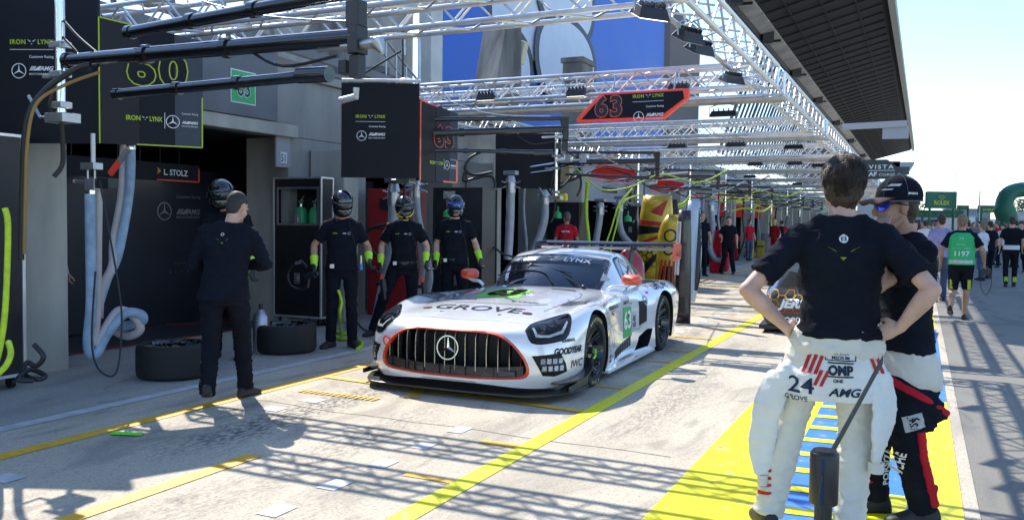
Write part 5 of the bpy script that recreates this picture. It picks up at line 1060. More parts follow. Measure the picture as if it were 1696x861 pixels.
# ---- mirrors
for sg in (-1, 1):
    mb = MB(); c = V((-1.27, sg*.98, .935))
    rg = []
    for dx, s_ in ((.09, .30), (.075, .62), (.03, .92), (-.04, 1.0), (-.055, .97)):
        rg.append([c+V((dx+.02*cos(2*pi*i/20), .115*s_*math.copysign(abs(cos(2*pi*i/20))**.7, cos(2*pi*i/20)), .062*s_*math.copysign(abs(sin(2*pi*i/20))**.7, sin(2*pi*i/20)))) for i in range(20)])
    mb.loft(rg); m_ = mb.build('mirror', M_orange, CAR, 50)
    mb = MB(); mb.prism(blob(0, 0, .10, .05, 24, 3), c+V((-.055, 0, 0)), (0, 1, 0), (0, 0, 1), -.004); mb.build('mirror_glass', M_chrome, m_, 0)
    mb = MB(); mb.tube(catmull([(-1.16, sg*.74, .82), (-1.17, sg*.80, .86), (-1.22, sg*.90, .865), (-1.25, sg*.97, .89)], 5), [.02]*15+[.024], 10); mb.build('mirror_arm', M_paint, m_)
# ---- wiper, antenna, roof vent, tow strap, handle
mb = MB(); mb.tube(catmull([(-1.08, .15, .875), (-1.22, -.05, .99), (-1.28, -.42, .985), (-1.26, -.60, .93)], 6), .009, 6); mb.tube([(-1.10, .50, .84), (-1.30, .02, 1.035)], .008, 6)
mb.tube([(-1.23, .32, .985), (-1.35, -.28, 1.07)], .006, 6); mb.ell((-1.1, .5, .845), .03); mb.build('wiper', M_black, CAR)
mb = MB(); mb.tube([(-2.15, -.12, 1.24), (-2.15, -.12, 1.62)], [.004, .002], 6)
for y in (-.07, 0, .08): mb.ell((-2.0, y, 1.255), (.05, .03, .02))
mb.box((-2.3, .3, 1.235), (.05, .035, .02)); mb.build('antenna', M_black, CAR)
mb = MB(); mb.ring((gx(-.62, .4)+.05, -.66, .45), (.35, 1, 0), (0, 0, 1), .045, .014, 24, .006, 1.2); mb.build('tow_loop', M_orange, CAR)
# ---- wheels
def make_wheel(r=.345, w=.31):
    e = bpy.data.objects.new('wheel', None); COL.objects.link(e); e.empty_display_size = .1
    mb = MB(); prof = [(-w/2+.02, r*.70), (-w/2, r*.80), (-w/2+.006, r*.93), (-w/2+.03, r*.985), (-w/2+.07, r), (w/2-.07, r), (w/2-.03, r*.985), (w/2-.006, r*.93), (w/2, r*.80), (w/2-.02, r*.70), (0, r*.66)]
    n = 72; vs = [(rr*cos(2*pi*i/n), y, rr*sin(2*pi*i/n)) for i in range(n) for y, rr in prof]; k = len(prof)
    mb.add(vs, [(i*k+j, ((i+1) % n)*k+j, ((i+1) % n)*k+(j+1) % k, i*k+(j+1) % k) for i in range(n) for j in range(k)])
    t = mb.build('tyre', M_rubber, e, 30)
    mb = MB(); prof = [(w/2-.012, r*.715), (w/2-.005, r*.70), (w/2-.03, r*.665), (-w/2+.06, r*.62), (-w/2+.06, r*.60), (w/2-.04, r*.64)]
    k = len(prof); vs = [(rr*cos(2*pi*i/n), y, rr*sin(2*pi*i/n)) for i in range(n) for y, rr in prof]
    mb.add(vs, [(i*k+j, ((i+1) % n)*k+j, ((i+1) % n)*k+(j+1) % k, i*k+(j+1) % k) for i in range(n) for j in range(k)])
    for s in range(10):
        for dl in (-.085, .085):
            a = 2*pi*s/10; p = [(.055, a+dl*2.2, .05), (.15, a+dl*1.25, .035), (r*.665, a+dl*1.1, w/2-.03)]
            pts = [V((q*cos(b_), w/2-.055+.0+(h if i == 2 else h)*.0+[-.035, -.02, .022][i], q*sin(b_))) for i, (q, b_, h) in enumerate(p)]
            mb.tube(pts, [.010, .008, .009], 6)
    mb.tube([(0, w/2-.13, 0), (0, w/2-.06, 0)], .07, 24); rim = mb.build('rim', M_gloss, e, 40)
    mb = MB(); mb.tube([(0, w/2-.06, 0), (0, w/2-.025, 0)], [.038, .033], 8); mb.build('wheel_nut', mat('wheel nut', (.08, .08, .09), .3, .8), rim, 0)
    mb = MB(); mb.tube([(0, -.02, 0), (0, .0, 0)], r*.50, 40); mb.box((0, .015, r*.45), (.14, .08, .06)); mb.build('brake_disc', mat('brake disc', (.05, .05, .05), .4, .6), rim)
    mb = MB()
    for word, a0, sg in (('GOODYEAR', 0, 1), ('EAGLE', pi, 1)):
        nC = len(word)
        for i, ch in enumerate(word):
            a = a0+pi/2+(nC/2-i-.5)*.155; c_ = V((cos(a)*r*.86, w/2-.001, sin(a)*r*.86)); tx = V((sin(a), 0, -cos(a))); rad = V((cos(a), 0, sin(a)))
            mb.text(ch, c_-rad*.018, tx, rad, .048, 'CENTER', bold=.02)
    mb.build('tyre_lettering', mat('yellow print', (.62, .58, .25), .5), t, 0)
    return e
wh = make_wheel()
for i, (x, sg, rz) in enumerate(((0, 1, .0), (0, -1, 0), (-2.60, 1, 0), (-2.60, -1, 0))):
    q = wh if i == 0 else copy_tree(wh); q.parent = CAR; q.location = (x, sg*.865, .341); q.rotation_euler = (0, .4*i, 0 if sg > 0 else pi)
mb = MB(); mb.box((-.04, 1.0, .33), (.02, .012, .05)); mb.box((.02, 1.01, .28), (.10, .008, .022), MX.Rotation(.3, 3, 'Y')); mb.build('wheel_tag', mat('bright lime tag', (.25, .85, .05), .4), CAR, 0)

# small race details: hood pins, tape, intake seams, number lamp
for sg in (-1, 1):
    for x, y in ((.62, .30), (-.72, .60), (-.30, .62)):
        h_ = BV.ray_cast(V((x, sg*y, 2)), V((0, 0, -1)), 3)
        if h_[0]:
            mb = MB(); mb.tube([h_[0]-V((0, 0, .004)), h_[0]+V((0, 0, .006))], .018, 16); mb.build('hood_pin', M_steel, CAR, 40)
drape('nose_seam', lambda mb: [mb.add([(a, b, 0), (a+dx, b+dy, 0), (a+dx+.001, b+dy+.005, 0), (a+.001, b+.005, 0)], [(0, 1, 2, 3)]) for a, b, dx, dy in [(-.9+.1*i, .02*abs(i-9)*.5, .1, .02*abs(i-8)*.5-.02*abs(i-9)*.5) for i in range(18)]], (.84, 0, 0), (0, 1, 0), (-1, 0, 0), (0, 0, -1), M_gap, off=.002)
side('tape_strip', lambda mb: [mb.prism([(a, b), (a+.05, b), (a+.05, b+.02), (a, b+.02)], (0, 0, 0), X2, Y2, 0) for a, b in ((0, 0), (.75, .05), (1.35, .13))], -.72, .60, M_red, .004)
drape('roof_number', T_('63', .22, bold=.03, fit=.3), (-2.25, 0, 0), (0, 1, 0), (-1, 0, 0), (0, 0, -1), M_badge, bvh=cb, off=.004)
drape('windshield_sticker', lambda mb: mb.prism([(0, 0), (.07, .0), (.05, .09), (0, .09)], (0, 0, 0), X2, Y2, 0), (0, .60, .90), (0, 1, 0), (0, 0, 1), (-1, 0, 0), M_print, bvh=cb, off=.012)
# ================================================================== PEOPLE   (local: facing +y, the person's right hand at +x, z up, feet at 0)
M_skin = mat('skin', (.55, .33, .24), .55, 0, .17, 11, .25, 220, detail=8); M_skin2 = mat('tanned skin', (.42, .23, .15), .55, 0, .2, 11, .25, 220, detail=8)
M_skin.node_tree.nodes['Principled BSDF'].inputs['Subsurface Weight'].default_value = .08
def cloth(name, col, var=.22):
    m = mat(name, col, .95, 0, var, 7, .35, 260); m.node_tree.nodes['Principled BSDF'].inputs['Specular IOR Level'].default_value = .12; return m
M_tee = cloth('black cotton', (.0085, .0105, .017)); M_navy = cloth('black softshell', (.009, .0115, .020)); M_trs = cloth('dark work trousers', (.0095, .0105, .0165))  # blacks raised slightly blue, haze put into the cloth colours
M_cream = cloth('cream race suit', (.66, .62, .53), .06); M_suitw = cloth('white suit fabric', (.74, .72, .67), .05)
M_redc = cloth('red cotton', (.50, .02, .035)); M_vest = mat('green tabard', (.02, .42, .13), .6, 0, .1, 5); M_purple = cloth('lilac cotton', (.30, .27, .46)); M_wcl = cloth('white cotton', (.66, .67, .68), .06)
M_jean = cloth('blue denim', (.06, .09, .16)); M_greyc = cloth('grey cotton', (.16, .17, .18)); M_dred = cloth('red overalls', (.33, .015, .02))
M_hair = mat('dark brown hair', (.032, .018, .010), .6, 0, .5, 60, .6, 120, stretch=(1, 1, .3)); M_hairg = mat('short grey hair', (.12, .10, .085), .7, 0, .3, 40); M_blond = mat('fair hair', (.20, .13, .07), .6, 0, .3, 40)
M_hel = mat('black helmet shell', (.008, .009, .011), .10, 0, coat=1); M_visor = mat('blue visor', (.03, .08, .28), .05, .6, coat=1); M_visord = mat('dark visor', (.006, .007, .01), .04, .1, coat=1)
M_glove = mat('lime glove', (.42, .78, .03), .6, 0, .12, 30); M_gpalm = mat('dark glove palm', (.02, .025, .03), .7); M_shoe = mat('black shoe', (.014, .014, .016), .6, 0, .3, 40)
def P0(h=1.8):
    k = h/1.8
    J = dict(pel=(0, 0, .96), chest=(0, -.01, 1.30), neck=(0, -.015, 1.49), head=(0, .02, 1.672), yaw=0, pitch=0, tilt=0,
        hipR=(.095, 0, .93), kneeR=(.11, .015, .50), ankR=(.12, -.02, .09), toeR=(.14, .16), hipL=(-.095, 0, .93), kneeL=(-.11, .015, .50), ankL=(-.12, -.02, .09), toeL=(-.14, .16),
        shR=(.172, -.01, 1.415), elR=(.245, -.03, 1.17), wrR=(.26, .05, .93), hdR=(.02, .12, -1), thR=(-.4, 1, 0), shL=(-.172, -.01, 1.415), elL=(-.245, -.03, 1.17), wrL=(-.26, .05, .93), hdL=(-.02, .12, -1), thL=(.4, 1, 0), curl=.55)
    return J, k
def hand(mb, w, d, th, sgn, curl=.5, s=1.0, infl=0.0):
    """w wrist, d finger direction, th direction towards the thumb side; palm plus five jointed fingers"""
    w = V(w); d = V(d).normalized(); t = V(th); t = (t-d*t.dot(d)).normalized(); n = d.cross(t)*sgn         # n = palm side
    f = infl
    def sec(p, a, b): return [p+t*(a*cos(2*pi*i/12))+n*(b*sin(2*pi*i/12)) for i in range(12)]
    mb.loft([sec(w-d*.01, .026+f, .019+f), sec(w+d*.02, .031+f, .018+f), sec(w+d*.055, .041+f, .017+f), sec(w+d*.088, .041+f, .014+f), sec(w+d*.096, .036+f, .010+f)])
    for k, (o, L, r) in enumerate(((.031, .070, .0092), (.011, .079, .0096), (-.010, .073, .0092), (-.030, .058, .0082))):
        p = w+d*.085+t*o; pts = [w+d*.05+t*o*.9, p]; a = 0; c = curl*(1+.12*k); q = p
        for seg, ln in enumerate((.46, .31, .25)):
            a += c*(.65 if seg == 0 else .85); dr = d*cos(a)+n*sin(a)+t*(o*.9); q = q+dr.normalized()*L*ln; pts.append(q)
        mb.tube(pts, [r+f, r+f, r*.98+f, r*.92+f, r*.8+f], 8); mb.ell(pts[-1], r*.82+f, nu=8, nv=5); mb.ell(pts[2], r*.99+f, nu=8, nv=5); mb.ell(pts[3], r*.94+f, nu=8, nv=5)
    q0 = w+d*.018+t*.018; q1 = w+d*.05+t*.052+n*.010; q2 = q1+(d*.8+t*.42+n*(.25+.3*curl)).normalized()*.034; q3 = q2+(d*.95+t*.1+n*(.2+.4*curl)).normalized()*.028
    mb.tube([q0, q1, q2, q3], [.015+f, .0135+f, .0112+f, .0092+f], 8); mb.ell(q3, .0095+f, nu=8, nv=5); mb.ell(q2, .0112+f, nu=8, nv=5); mb.ell(q1, .0135+f, nu=8, nv=5)
def limb(mb, pts, rs, n=14):
    """tapered limb through joints: dense smooth radii, round joints"""
    P = [V(p) for p in pts]; mb.tube(P, rs, n)
    for p, r in zip(P, rs): mb.ell(p, r*.995, nu=n, nv=8)
def seg(a, b, ts, rs):
    a = V(a); b = V(b); return [a.lerp(b, t) for t in ts], rs
def headrot(J): return MX.Rotation(J['yaw'], 3, 'Z') @ MX.Rotation(J['tilt'], 3, 'Y') @ MX.Rotation(J['pitch'], 3, 'X') @ (MX.Diagonal(J['hs'] if isinstance(J.get('hs'), tuple) else (J.get('hs', 1.05),)*3))
def body_mb(J, hands='RL', fem=0, face=True):
    mb = MB(); H = headrot(J); c = V(J['head']); HS = J.get('hs', 1.06); h = lambda x, y, z: c+H @ V((x, y, z))
    # torso core
    pe, ch, ne = V(J['pel']), V(J['chest']), V(J['neck'])
    mb.loft([ring_(pe+V((0, 0, -.08)), .13, .10), ring_(pe, .15, .105), ring_(pe.lerp(ch, .5), .13, .095), ring_(ch, .155, .11), ring_(ch.lerp(ne, .75), .14, .085), ring_(ne, .06, .06)])
    mb.tube([ne-V((0, 0, .05)), ne.lerp(c, .35), h(0, -.015, -.06)], [.070, .057, .058], 16)
    # skull, face, jaw, nose, ears, brow, lips
    mb.ell(h(0, -.018, .022), (.074, .094, .092), H, 20, 14); mb.ell(h(0, .022, -.035), (.060, .070, .083), H, 18, 12); mb.ell(h(0, .040, -.090), (.040, .042, .030), H); mb.ell(h(0, -.01, -.075), (.054, .06, .04), H)
    if face:
        mb.tube([h(0, .086, .012), h(0, .100, -.012), h(0, .112, -.036)], [.008, .010, .013], 8); mb.ell(h(0, .104, -.040), (.018, .012, .009), H)
        for sg in (-1, 1):
            mb.ell(h(sg*.074, -.008, -.014), (.008, .017, .028), H @ MX.Rotation(sg*.3, 3, 'Z')); mb.tube([h(sg*.078, -.018, .012), h(sg*.082, -.026, -.008), h(sg*.076, -.012, -.040)], .0055, 6); mb.tube([h(sg*.058, -.01, -.055), h(sg*.050, .03, -.086), h(sg*.018, .072, -.108)], [.020, .019, .016], 8); mb.ell(h(sg*.028, .078, .020), (.024, .012, .008), H); mb.ell(h(sg*.040, .055, -.035), (.022, .024, .022), H)
        mb.ell(h(0, .089, -.064), (.024, .010, .0055), H); mb.ell(h(0, .087, -.078), (.021, .010, .0065), H); mb.ell(h(0, .078, -.108), (.018, .014, .012), H)
    for s_, sg in (('R', 1), ('L', -1)):
        a, b, w = V(J['sh'+s_]), V(J['el'+s_]), V(J['wr'+s_])
        p1, r1 = seg(a, b, (0, .15, .35, .6, .85), (.058, .055, .051, .046, .040)); p2, r2 = seg(b, w, (0, .12, .3, .6, .85, 1), (.039, .043, .044, .036, .028, .026))
        limb(mb, p1+p2, list(r1)+list(r2))
        if s_ in hands: hand(mb, w, J['hd'+s_], J['th'+s_], -sg if J.get('flip'+s_) else sg, J.get('curl'+s_, J['curl']))
        hp, kn, an = V(J['hip'+s_]), V(J['knee'+s_]), V(J['ank'+s_])
        p1, r1 = seg(hp, kn, (0, .3, .6, .9), (.080, .074, .064, .054)); p2, r2 = seg(kn, an, (0, .15, .35, .6, .85, 1), (.053, .055, .057, .048, .037, .036))
        limb(mb, p1+p2, list(r1)+list(r2))
    return mb
def ring_(p, rx, ry, n=24, rot=0.0, sq=1.0):
    c, s = cos(rot), sin(rot); out = []
    for i in range(n):
        a = 2*pi*i/n; x = rx*math.copysign(abs(cos(a))**sq, cos(a)); y = ry*math.copysign(abs(sin(a))**sq, sin(a)); out.append(V(p)+V((x*c-y*s, x*s+y*c, 0)))
    return out
def wrinkle(amp, sc=9.0, st=(1, 1, 2.2), seedv=0.0):
    def f(p):
        q = V((p.x*st[0], p.y*st[1], p.z*st[2]))*sc+V((seedv, 0, 0)); r = max(0, 1-abs(noise.noise(q))*2.6); return amp*(r**2.2*.95+noise.noise(q*.6)*.55+max(0, 1-abs(noise.noise(q*2.1+V((5, 0, 0))))*3)**2*.35-.25)
    return f
def shirt_mb(J, sleeve='short', hem=.90, girth=1.0, tw=0.0):
    mb = MB(); pe, ch, ne = V(J['pel']), V(J['chest']), V(J['neck']); g = girth
    shR, shL = V(J['shR']), V(J['shL']); rot = math.atan2(shR.y-shL.y, shR.x-shL.x)
    def L(z):   # spine point at height z
        t = (z-.96)/(1.30-.96); return pe.lerp(ch, t) if t < 1 else ch.lerp(ne, (z-1.30)/(1.49-1.30))
    rows = [(hem, .190*g, .143*g), (hem+.03, .184*g, .138*g), (1.02, .168*g, .125*g), (1.12, .158*g, .118*g), (1.22, .168*g, .120*g), (1.31, .182*g, .126*g), (1.37, .180*g, .118*g), (1.42, .150*g, .105), (1.46, .105, .088), (1.495, .076, .075), (1.51, .068, .068)]
    mb.loft([ring_(L(z), rx, ry, 28, rot*min(1, max(0, (z-.9)/.4)), .88) for z, rx, ry in rows])
    for s_ in 'RL':
        a, b, w = V(J['sh'+s_]), V(J['el'+s_]), V(J['wr'+s_]); inn = L(1.40).lerp(a, .45)
        if sleeve == 'short': mb.tube([inn, a, a.lerp(b, .3), a.lerp(b, .60), a.lerp(b, .74)], [.080, .070, .068, .066, .070], 18); mb.ell(a, .070); mb.tube([ne+V((0, 0, -.045)), ne.lerp(a, .5)+V((0, 0, .012)), a], [.058, .058, .056], 14)
        elif sleeve == 'long':
            mb.tube([inn, a, a.lerp(b, .3), a.lerp(b, .8), b, b.lerp(w, .25), b.lerp(w, .8), b.lerp(w, .98)], [.080, .070, .068, .058, .057, .056, .043, .040], 16); mb.ell(a, .070); mb.tube([ne+V((0, 0, -.045)), ne.lerp(a, .5)+V((0, 0, .012)), a], [.058, .058, .056], 14); mb.ell(b, .058)
    return mb
def trouser_mb(J, hem=.0, g=1.0, short=False, knee=0.0):
    mb = MB(); pe = V(J['pel']); mb.loft([ring_(pe+V((0, 0, -.14)), .15*g, .12*g, 24, 0, .9), ring_(pe+V((0, -.01, -.06)), .178*g, .130*g, 24, 0, .9), ring_(pe+V((0, 0, .02)), .165*g, .120*g, 24, 0, .9), ring_(pe+V((0, 0, .07)), .155*g, .112*g)])
    for s_ in 'RL':
        hp, kn, an = V(J['hip'+s_]), V(J['knee'+s_]), V(J['ank'+s_]); a1, b1 = seg(hp, kn, (0, .3, .6, .9, 1), (.097*g, .092*g, .080*g, .070*g, .069*g))
        if short: a1 = a1[:4]+[hp.lerp(kn, .97)]; a2, b2 = [], []
        else: a2, b2 = seg(kn, an+V((0, 0, -.02-hem)), (.15, .4, .7, .9, 1), (.068*g, .067*g, .062*g, .062*g, .064*g))
        mb.tube(list(a1)+list(a2), list(b1)+list(b2), 18); mb.ell(a1[0], .097*g)
        if not short: mb.ell(kn, .070*g)
        if knee and not short: mb.ell(kn+V((0, .02, 0)), (.075*g, .075*g, .09), None, 14, 10)
    return mb
def shoe_mb(J, s_, hi=False):
    mb = MB(); a = V(J['ank'+s_]); tx, ty = J['toe'+s_]; d = V((tx-a.x, ty-a.y, 0)).normalized(); n = V((-d.y, d.x, 0)); z0 = a.z-.09; pt = J.get('heel'+s_, 0)
    def sec(u, w, z1, hgt=None):
        up = z0+max(0, pt*(1-(u+.08)/.28)); c = a+d*u; c = V((c.x, c.y, 0)); return [c+n*(w*x)+V((0, 0, up+z1*z)) for x, z in ((-.8, 0), (-1, .15), (-1, .45), (-.75, .85), (-.3, 1), (.3, 1), (.75, .85), (1, .45), (1, .15), (.8, 0))]
    mb.loft([sec(-.085, .026, .05), sec(-.075, .036, .09), sec(-.03, .040, .105), sec(.03, .042, .10), sec(.08, .046, .075), sec(.13, .050, .055), sec(.17, .044, .045), sec(.195, .024, .03)])
    return mb
def hair_mb(J, style='short'):
    mb = MB(); H = headrot(J); c = V(J['head']); h = lambda x, y, z: c+H @ V((x, y, z))
    if style == 'short':
        mb.ell(h(0, -.026, .036), (.079, .096, .086), H, 20, 14); mb.ell(h(0, -.062, -.02), (.066, .052, .062), H)
    elif style == 'buzz':
        mb.ell(h(0, -.024, .028), (.0765, .093, .0895), H, 20, 14); mb.ell(h(0, -.058, -.02), (.066, .052, .058), H); mb.ell(h(0, -.050, -.055), (.0585, .040, .050), H)
    elif style == 'tousled':
        mb.ell(h(0, -.022, .040), (.090, .106, .094), H, 24, 16); mb.ell(h(0, -.062, -.025), (.079, .062, .075), H); mb.ell(h(0, -.058, -.085), (.055, .036, .035), H)
    elif style == 'long':
        mb.ell(h(0, -.026, .034), (.082, .098, .088), H, 20, 14); mb.tube([h(0, -.06, 0), h(0, -.09, -.10), h(0, -.08, -.24)], [.06, .055, .03], 12)
    return mb
FINE = None
def person(label, loc, rz, J, k, top=(M_tee, 'short'), legs=(M_trs, None), hair=(M_hair, 'short'), skin=M_skin, gloves=False, helmet=None, vox=.012, hands='RL', group=None, girth=1.0, wr=.006, shoe=M_shoe, hem=.90, tg=1.0, face=True, eyes=False):
    e = empty('person', label, 'person', loc, rz, group); e.scale = (k, k, k)
    bodyo = link('body', remesh(body_mb(J, '' if gloves else hands, face=face), (.0055 if vox < .010 else min(vox, .0085)) if vox < .02 else vox, 3), e, 0); bodyo.data.materials.append(skin); bodyo.data.polygons.foreach_set('use_smooth', [True]*len(bodyo.data.polygons))
    def cl(name, mb, m, amp, v=vox, sm=4):
        me = remesh(mb, v, sm, wrinkle(amp, seedv=random.random()*9) if amp else None); me.materials.append(m); me.polygons.foreach_set('use_smooth', [True]*len(me.polygons)); o = bpy.data.objects.new(name, me); COL.objects.link(o); o.parent = e; return o
    sh_ = cl('shirt' if top[1] != 'long' else 'jacket', shirt_mb(J, top[1], hem, girth), top[0], wr)
    tr_ = cl('trousers' if legs[1] != 'short' else 'shorts', trouser_mb(J, g=tg, short=legs[1] == 'short', knee=1 if legs[1] == 'pads' else 0), legs[0], wr)
    for s_ in 'RL': so_ = cl('shoe', shoe_mb(J, s_), shoe, 0, min(vox, .01), 2)
    if hair:
        if hair[1] == 'tousled':
            def hd(p): return .010*noise.noise(p*16)+.007*noise.noise(V((p.x*34, p.y*34, p.z*16)))+.0045*noise.noise(V((p.x*90, p.y*90, p.z*30)))
            me = remesh(hair_mb(J, 'tousled'), .0045, 2, hd); me.materials.append(hair[0]); me.polygons.foreach_set('use_smooth', [True]*len(me.polygons)); ho = bpy.data.objects.new('hair', me); COL.objects.link(ho); ho.parent = e
        else: cl('hair', hair_mb(J, hair[1]), hair[0], .003, min(vox, .008), 3)
    H = headrot(J); c = V(J['head']); h = lambda x, y, z: c+H @ V((x, y, z))
    if hair and hair[1] == 'tousled':                      # loose tufts over the hair base
        rnd = random.Random(11); mb = MB()
        for i in range(2600):
            a = rnd.uniform(0, 2*pi); e_ = rnd.uniform(-.75, 1.5); dr = V((cos(a)*cos(e_), sin(a)*cos(e_), sin(e_)))
            if dr.y > .45 and dr.z < .35: continue
            if dr.z < -.35 and dr.y > -.2: continue
            p = V((dr.x*.087, -.030+dr.y*.103, .035+dr.z*(.092 if dr.z > 0 else .125))); sw = noise.noise_vector(p*11); t = (V((sw.x, sw.y-.25, sw.z-.35))+dr*.08); t -= dr*t.dot(dr)*.95
            if t.length < .05: continue
            t.normalize(); L_ = rnd.uniform(.020, .038); up = dr*rnd.uniform(.001, .005)
            mb.tube([h(*p), h(*(p+t*L_*.5+up)), h(*(p+t*L_+up*.6))], [.0017, .0014, .0004], 4, False)
        mb.build('hair_tufts', hair[0], e, 60)
    if gloves:
        for s_, sg in (('R', 1), ('L', -1)):
            mb = MB(); w = V(J['wr'+s_]); b = V(J['el'+s_]); d = (b-w).normalized(); hand(mb, w, J['hd'+s_], J['th'+s_], -sg if J.get('flip'+s_) else sg, J.get('curl'+s_, J['curl']), infl=.004); mb.tube([w+d*-.02, w+d*.02, w+d*.11], [.034, .040, .050], 16)
            g = cl('glove', mb, M_glove, .0015, min(vox, .006), 1); g.data.materials.append(M_gpalm)
            dd = V(J['hd'+s_]).normalized(); t = V(J['th'+s_]); t = (t-dd*t.dot(dd)).normalized(); n = dd.cross(t)*(-sg if J.get('flip'+s_) else sg)
            for p in g.data.polygons:
                if (p.center-w).dot(dd) > .07 or ((p.center-w).dot(dd) > .0 and (p.center-w).dot(n) > .008): p.material_index = 1
    if eyes:
        mb = MB()
        for sg in (-1, 1): mb.ell(h(sg*.030, .071, .006), .0105, H, 10, 7)
        mb.build('eyes', mat('eye', (.5, .5, .5), .2), e); mb = MB()
        for sg in (-1, 1): mb.ell(h(sg*.030, .078, .006), .0052, H, 8, 6)
        mb.build('pupils', M_black, e)
    if helmet:
        mb = MB(); mb.ell(h(0, -.012, .030), (.118, .140, .125), H, 28, 18); mb.ell(h(0, .02, -.06), (.105, .118, .085), H, 24, 14)
        hm = cl('helmet', mb, M_hel, 0, .009, 4)
        # face opening: visor or goggles
        mb = MB(); pts = []
        for i in range(13):
            a = -1.05+2.1*i/12; 
            pts.append([h(.124*sin(a)*1.0, .008+.142*cos(a)*.99, z) for z in (.052, .02, -.022)])
        mb.loft(pts, False, False); vz = mb.build('visor', M_visor if helmet == 'blue' else M_visord, e, 60); sd = vz.modifiers.new('s', 'SOLIDIFY'); sd.thickness = .006; sd.offset = 1
        if helmet in ('blue', 'goggle'):
            mb = MB(); mb.ell(h(0, .075, -.075), (.072, .055, .052), H, 18, 12); mb.build('face_patch', skin, e)
        if helmet == 'yellow':
            mb = MB()
            for sg in (-1, 1): mb.tube([h(sg*.118, .03, -.01), h(sg*.108, .08, -.055), h(sg*.070, .125, -.085), h(sg*.02, .142, -.10)], [.004, .008, .009, .005], 6)
            mb.build('helmet_stripe', mat('yellow stripe', (.75, .65, .02), .3), hm)
        else:
            mb = MB(); mb.tube([h(.0, -.15, .02), h(.06, -.125, .08), h(.085, -.06, .118)], .004, 6); mb.build('helmet_stripe', M_lime, hm)
        mb = MB(); mb.tube(catmull([h(.112*cos(a), -.012+.134*sin(a), .065-.02*sin(a)) for a in [2*pi*i/14 for i in range(15)]], 2), .006, 6); mb.build('strap', M_black, hm)
    return e
def backprint(e, dr, o, m, name='print', par=None, ax=(-1, 0, 0), ay=(0, 0, 1), pr=(0, 1, 0), off=.003, tgt='shirt'):
    """lettering draped on a garment"""
    s_ = [c for c in e.children if c.name.split('.')[0] == tgt][0]
    bv = BVHTree.FromPolygons([v.co[:] for v in s_.data.vertices], [tuple(p.vertices) for p in s_.data.polygons])
    q = drape(name, dr, o, ax, ay, pr, m, bvh=bv, off=off, maxlen=.02); q.parent = s_; return q
def at_ground(px, py): p = atz(px, py, 0); return (p.x, p.y, 0.008)
def face_cam(loc, off=0.0):
    """heading that turns a figure's face to the camera, plus an offset"""
    return math.atan2(-loc[1], -loc[0])-pi/2+off
# ------------------------------------------------------------------ the people in the photograph
# 1. tousled man in front, hands on hips, seen from behind
J, k = P0(); 
J.update(ankR=(.07, -.02, .09), toeR=(.14, .15), kneeR=(.085, .03, .50), ankL=(-.30, .02, .09), toeL=(-.36, .20), kneeL=(-.215, .03, .50), hipL=(-.115, 0, .92), hipR=(.075, 0, .93), yaw=0, pitch=.1,
    elR=(.365, -.16, 1.19), wrR=(.25, -.10, 1.015), hdR=(-.75, .35, -.35), thR=(-.2, .4, 1), elL=(-.415, -.12, 1.16), wrL=(-.235, -.03, .98), hdL=(.45, .75, -.45), thL=(.2, .3, 1), curl=.45, shR=(.180, -.01, 1.405), shL=(-.180, -.01, 1.405), head=(0, .03, 1.66), hs=1.08)
loc = (-.345, 4.50, .008)
P1 = person('tall man with tousled hair and black shirt, white race suit tied at his waist', loc, face_cam(loc, pi+.06), J, 1.90/1.8, top=(M_tee, 'short'), legs=(M_cream, None), hair=(M_hair, 'tousled'), vox=.009, wr=.008, girth=1.06, tg=1.14, hem=.95, shoe=M_shoe)
bodyo = P1.children[0]
def add_part(e, name, mb, m, v, amp=.006, sm=3, par=None):
    me = remesh(mb, v, sm, wrinkle(amp, 7, seedv=len(name)) if amp else None); me.materials.append(m); me.polygons.foreach_set('use_smooth', [True]*len(me.polygons)); o = bpy.data.objects.new(name, me); COL.objects.link(o); o.parent = par or e; return o
mb = MB(); mb.loft([ring_((-.03, -.012, .665), .225, .165, 32, 0, .8), ring_((-.03, -.014, .70), .225, .168, 32, 0, .85), ring_((-.02, -.012, .79), .210, .160, 32), ring_((0, -.008, .86), .194, .148, 32), ring_((0, 0, .905), .184, .140, 32)])
mb.tube([(.14, -.02, .86), (.18, -.06, .76), (.19, -.07, .68)], [.04, .05, .04], 14); mb.tube([(-.15, -.02, .86), (-.235, -.05, .76), (-.265, -.05, .66)], [.04, .055, .04], 14)
SK = add_part(P1, 'suit_top', mb, M_suitw, .009, .007)
mb = MB(); mb.loft([ring_((0, -.004, .875), .190, .145, 32), ring_((0, -.004, .92), .183, .138, 32), ring_((0, -.004, .965), .165, .124, 32)]); add_part(P1, 'waistband', mb, mat('pale undershirt', (.60, .60, .42), .9, 0, .05, 5), .009, .003)
for sg, pts, rs in ((-1, [(-.24, -.06, .78), (-.30, -.07, .64), (-.325, -.06, .50), (-.335, -.04, .36), (-.325, -.03, .27)], [.068, .066, .060, .052, .036]), (1, [(.16, -.07, .80), (.195, -.09, .66), (.19, -.09, .54), (.18, -.08, .46), (.17, -.07, .39)], [.06, .068, .068, .060, .048])):
    cp_ = catmull(pts, 4); mb = MB(); mb.loft([ring_(p, lerp1([0, 4, 8, 12, 16], rs, i_)*(1.12+.05*math.sin(i_*.9+sg)), lerp1([0, 4, 8, 12, 16], rs, i_)*.42, 24, .5*sg+.06*i_) for i_, p in enumerate(cp_)]); add_part(P1, 'suit_sleeve', mb, M_suitw, .007, .005)
    mb = MB(); mb.tube([pts[-1], V(pts[-1])+V((0, 0, -.05))], [rs[-1]*.75, rs[-1]*.7], 12); mb.build('sleeve_cuff', M_cream, P1)
bk = dict(pr=(0, 1, 0), ax=(1, 0, 0))
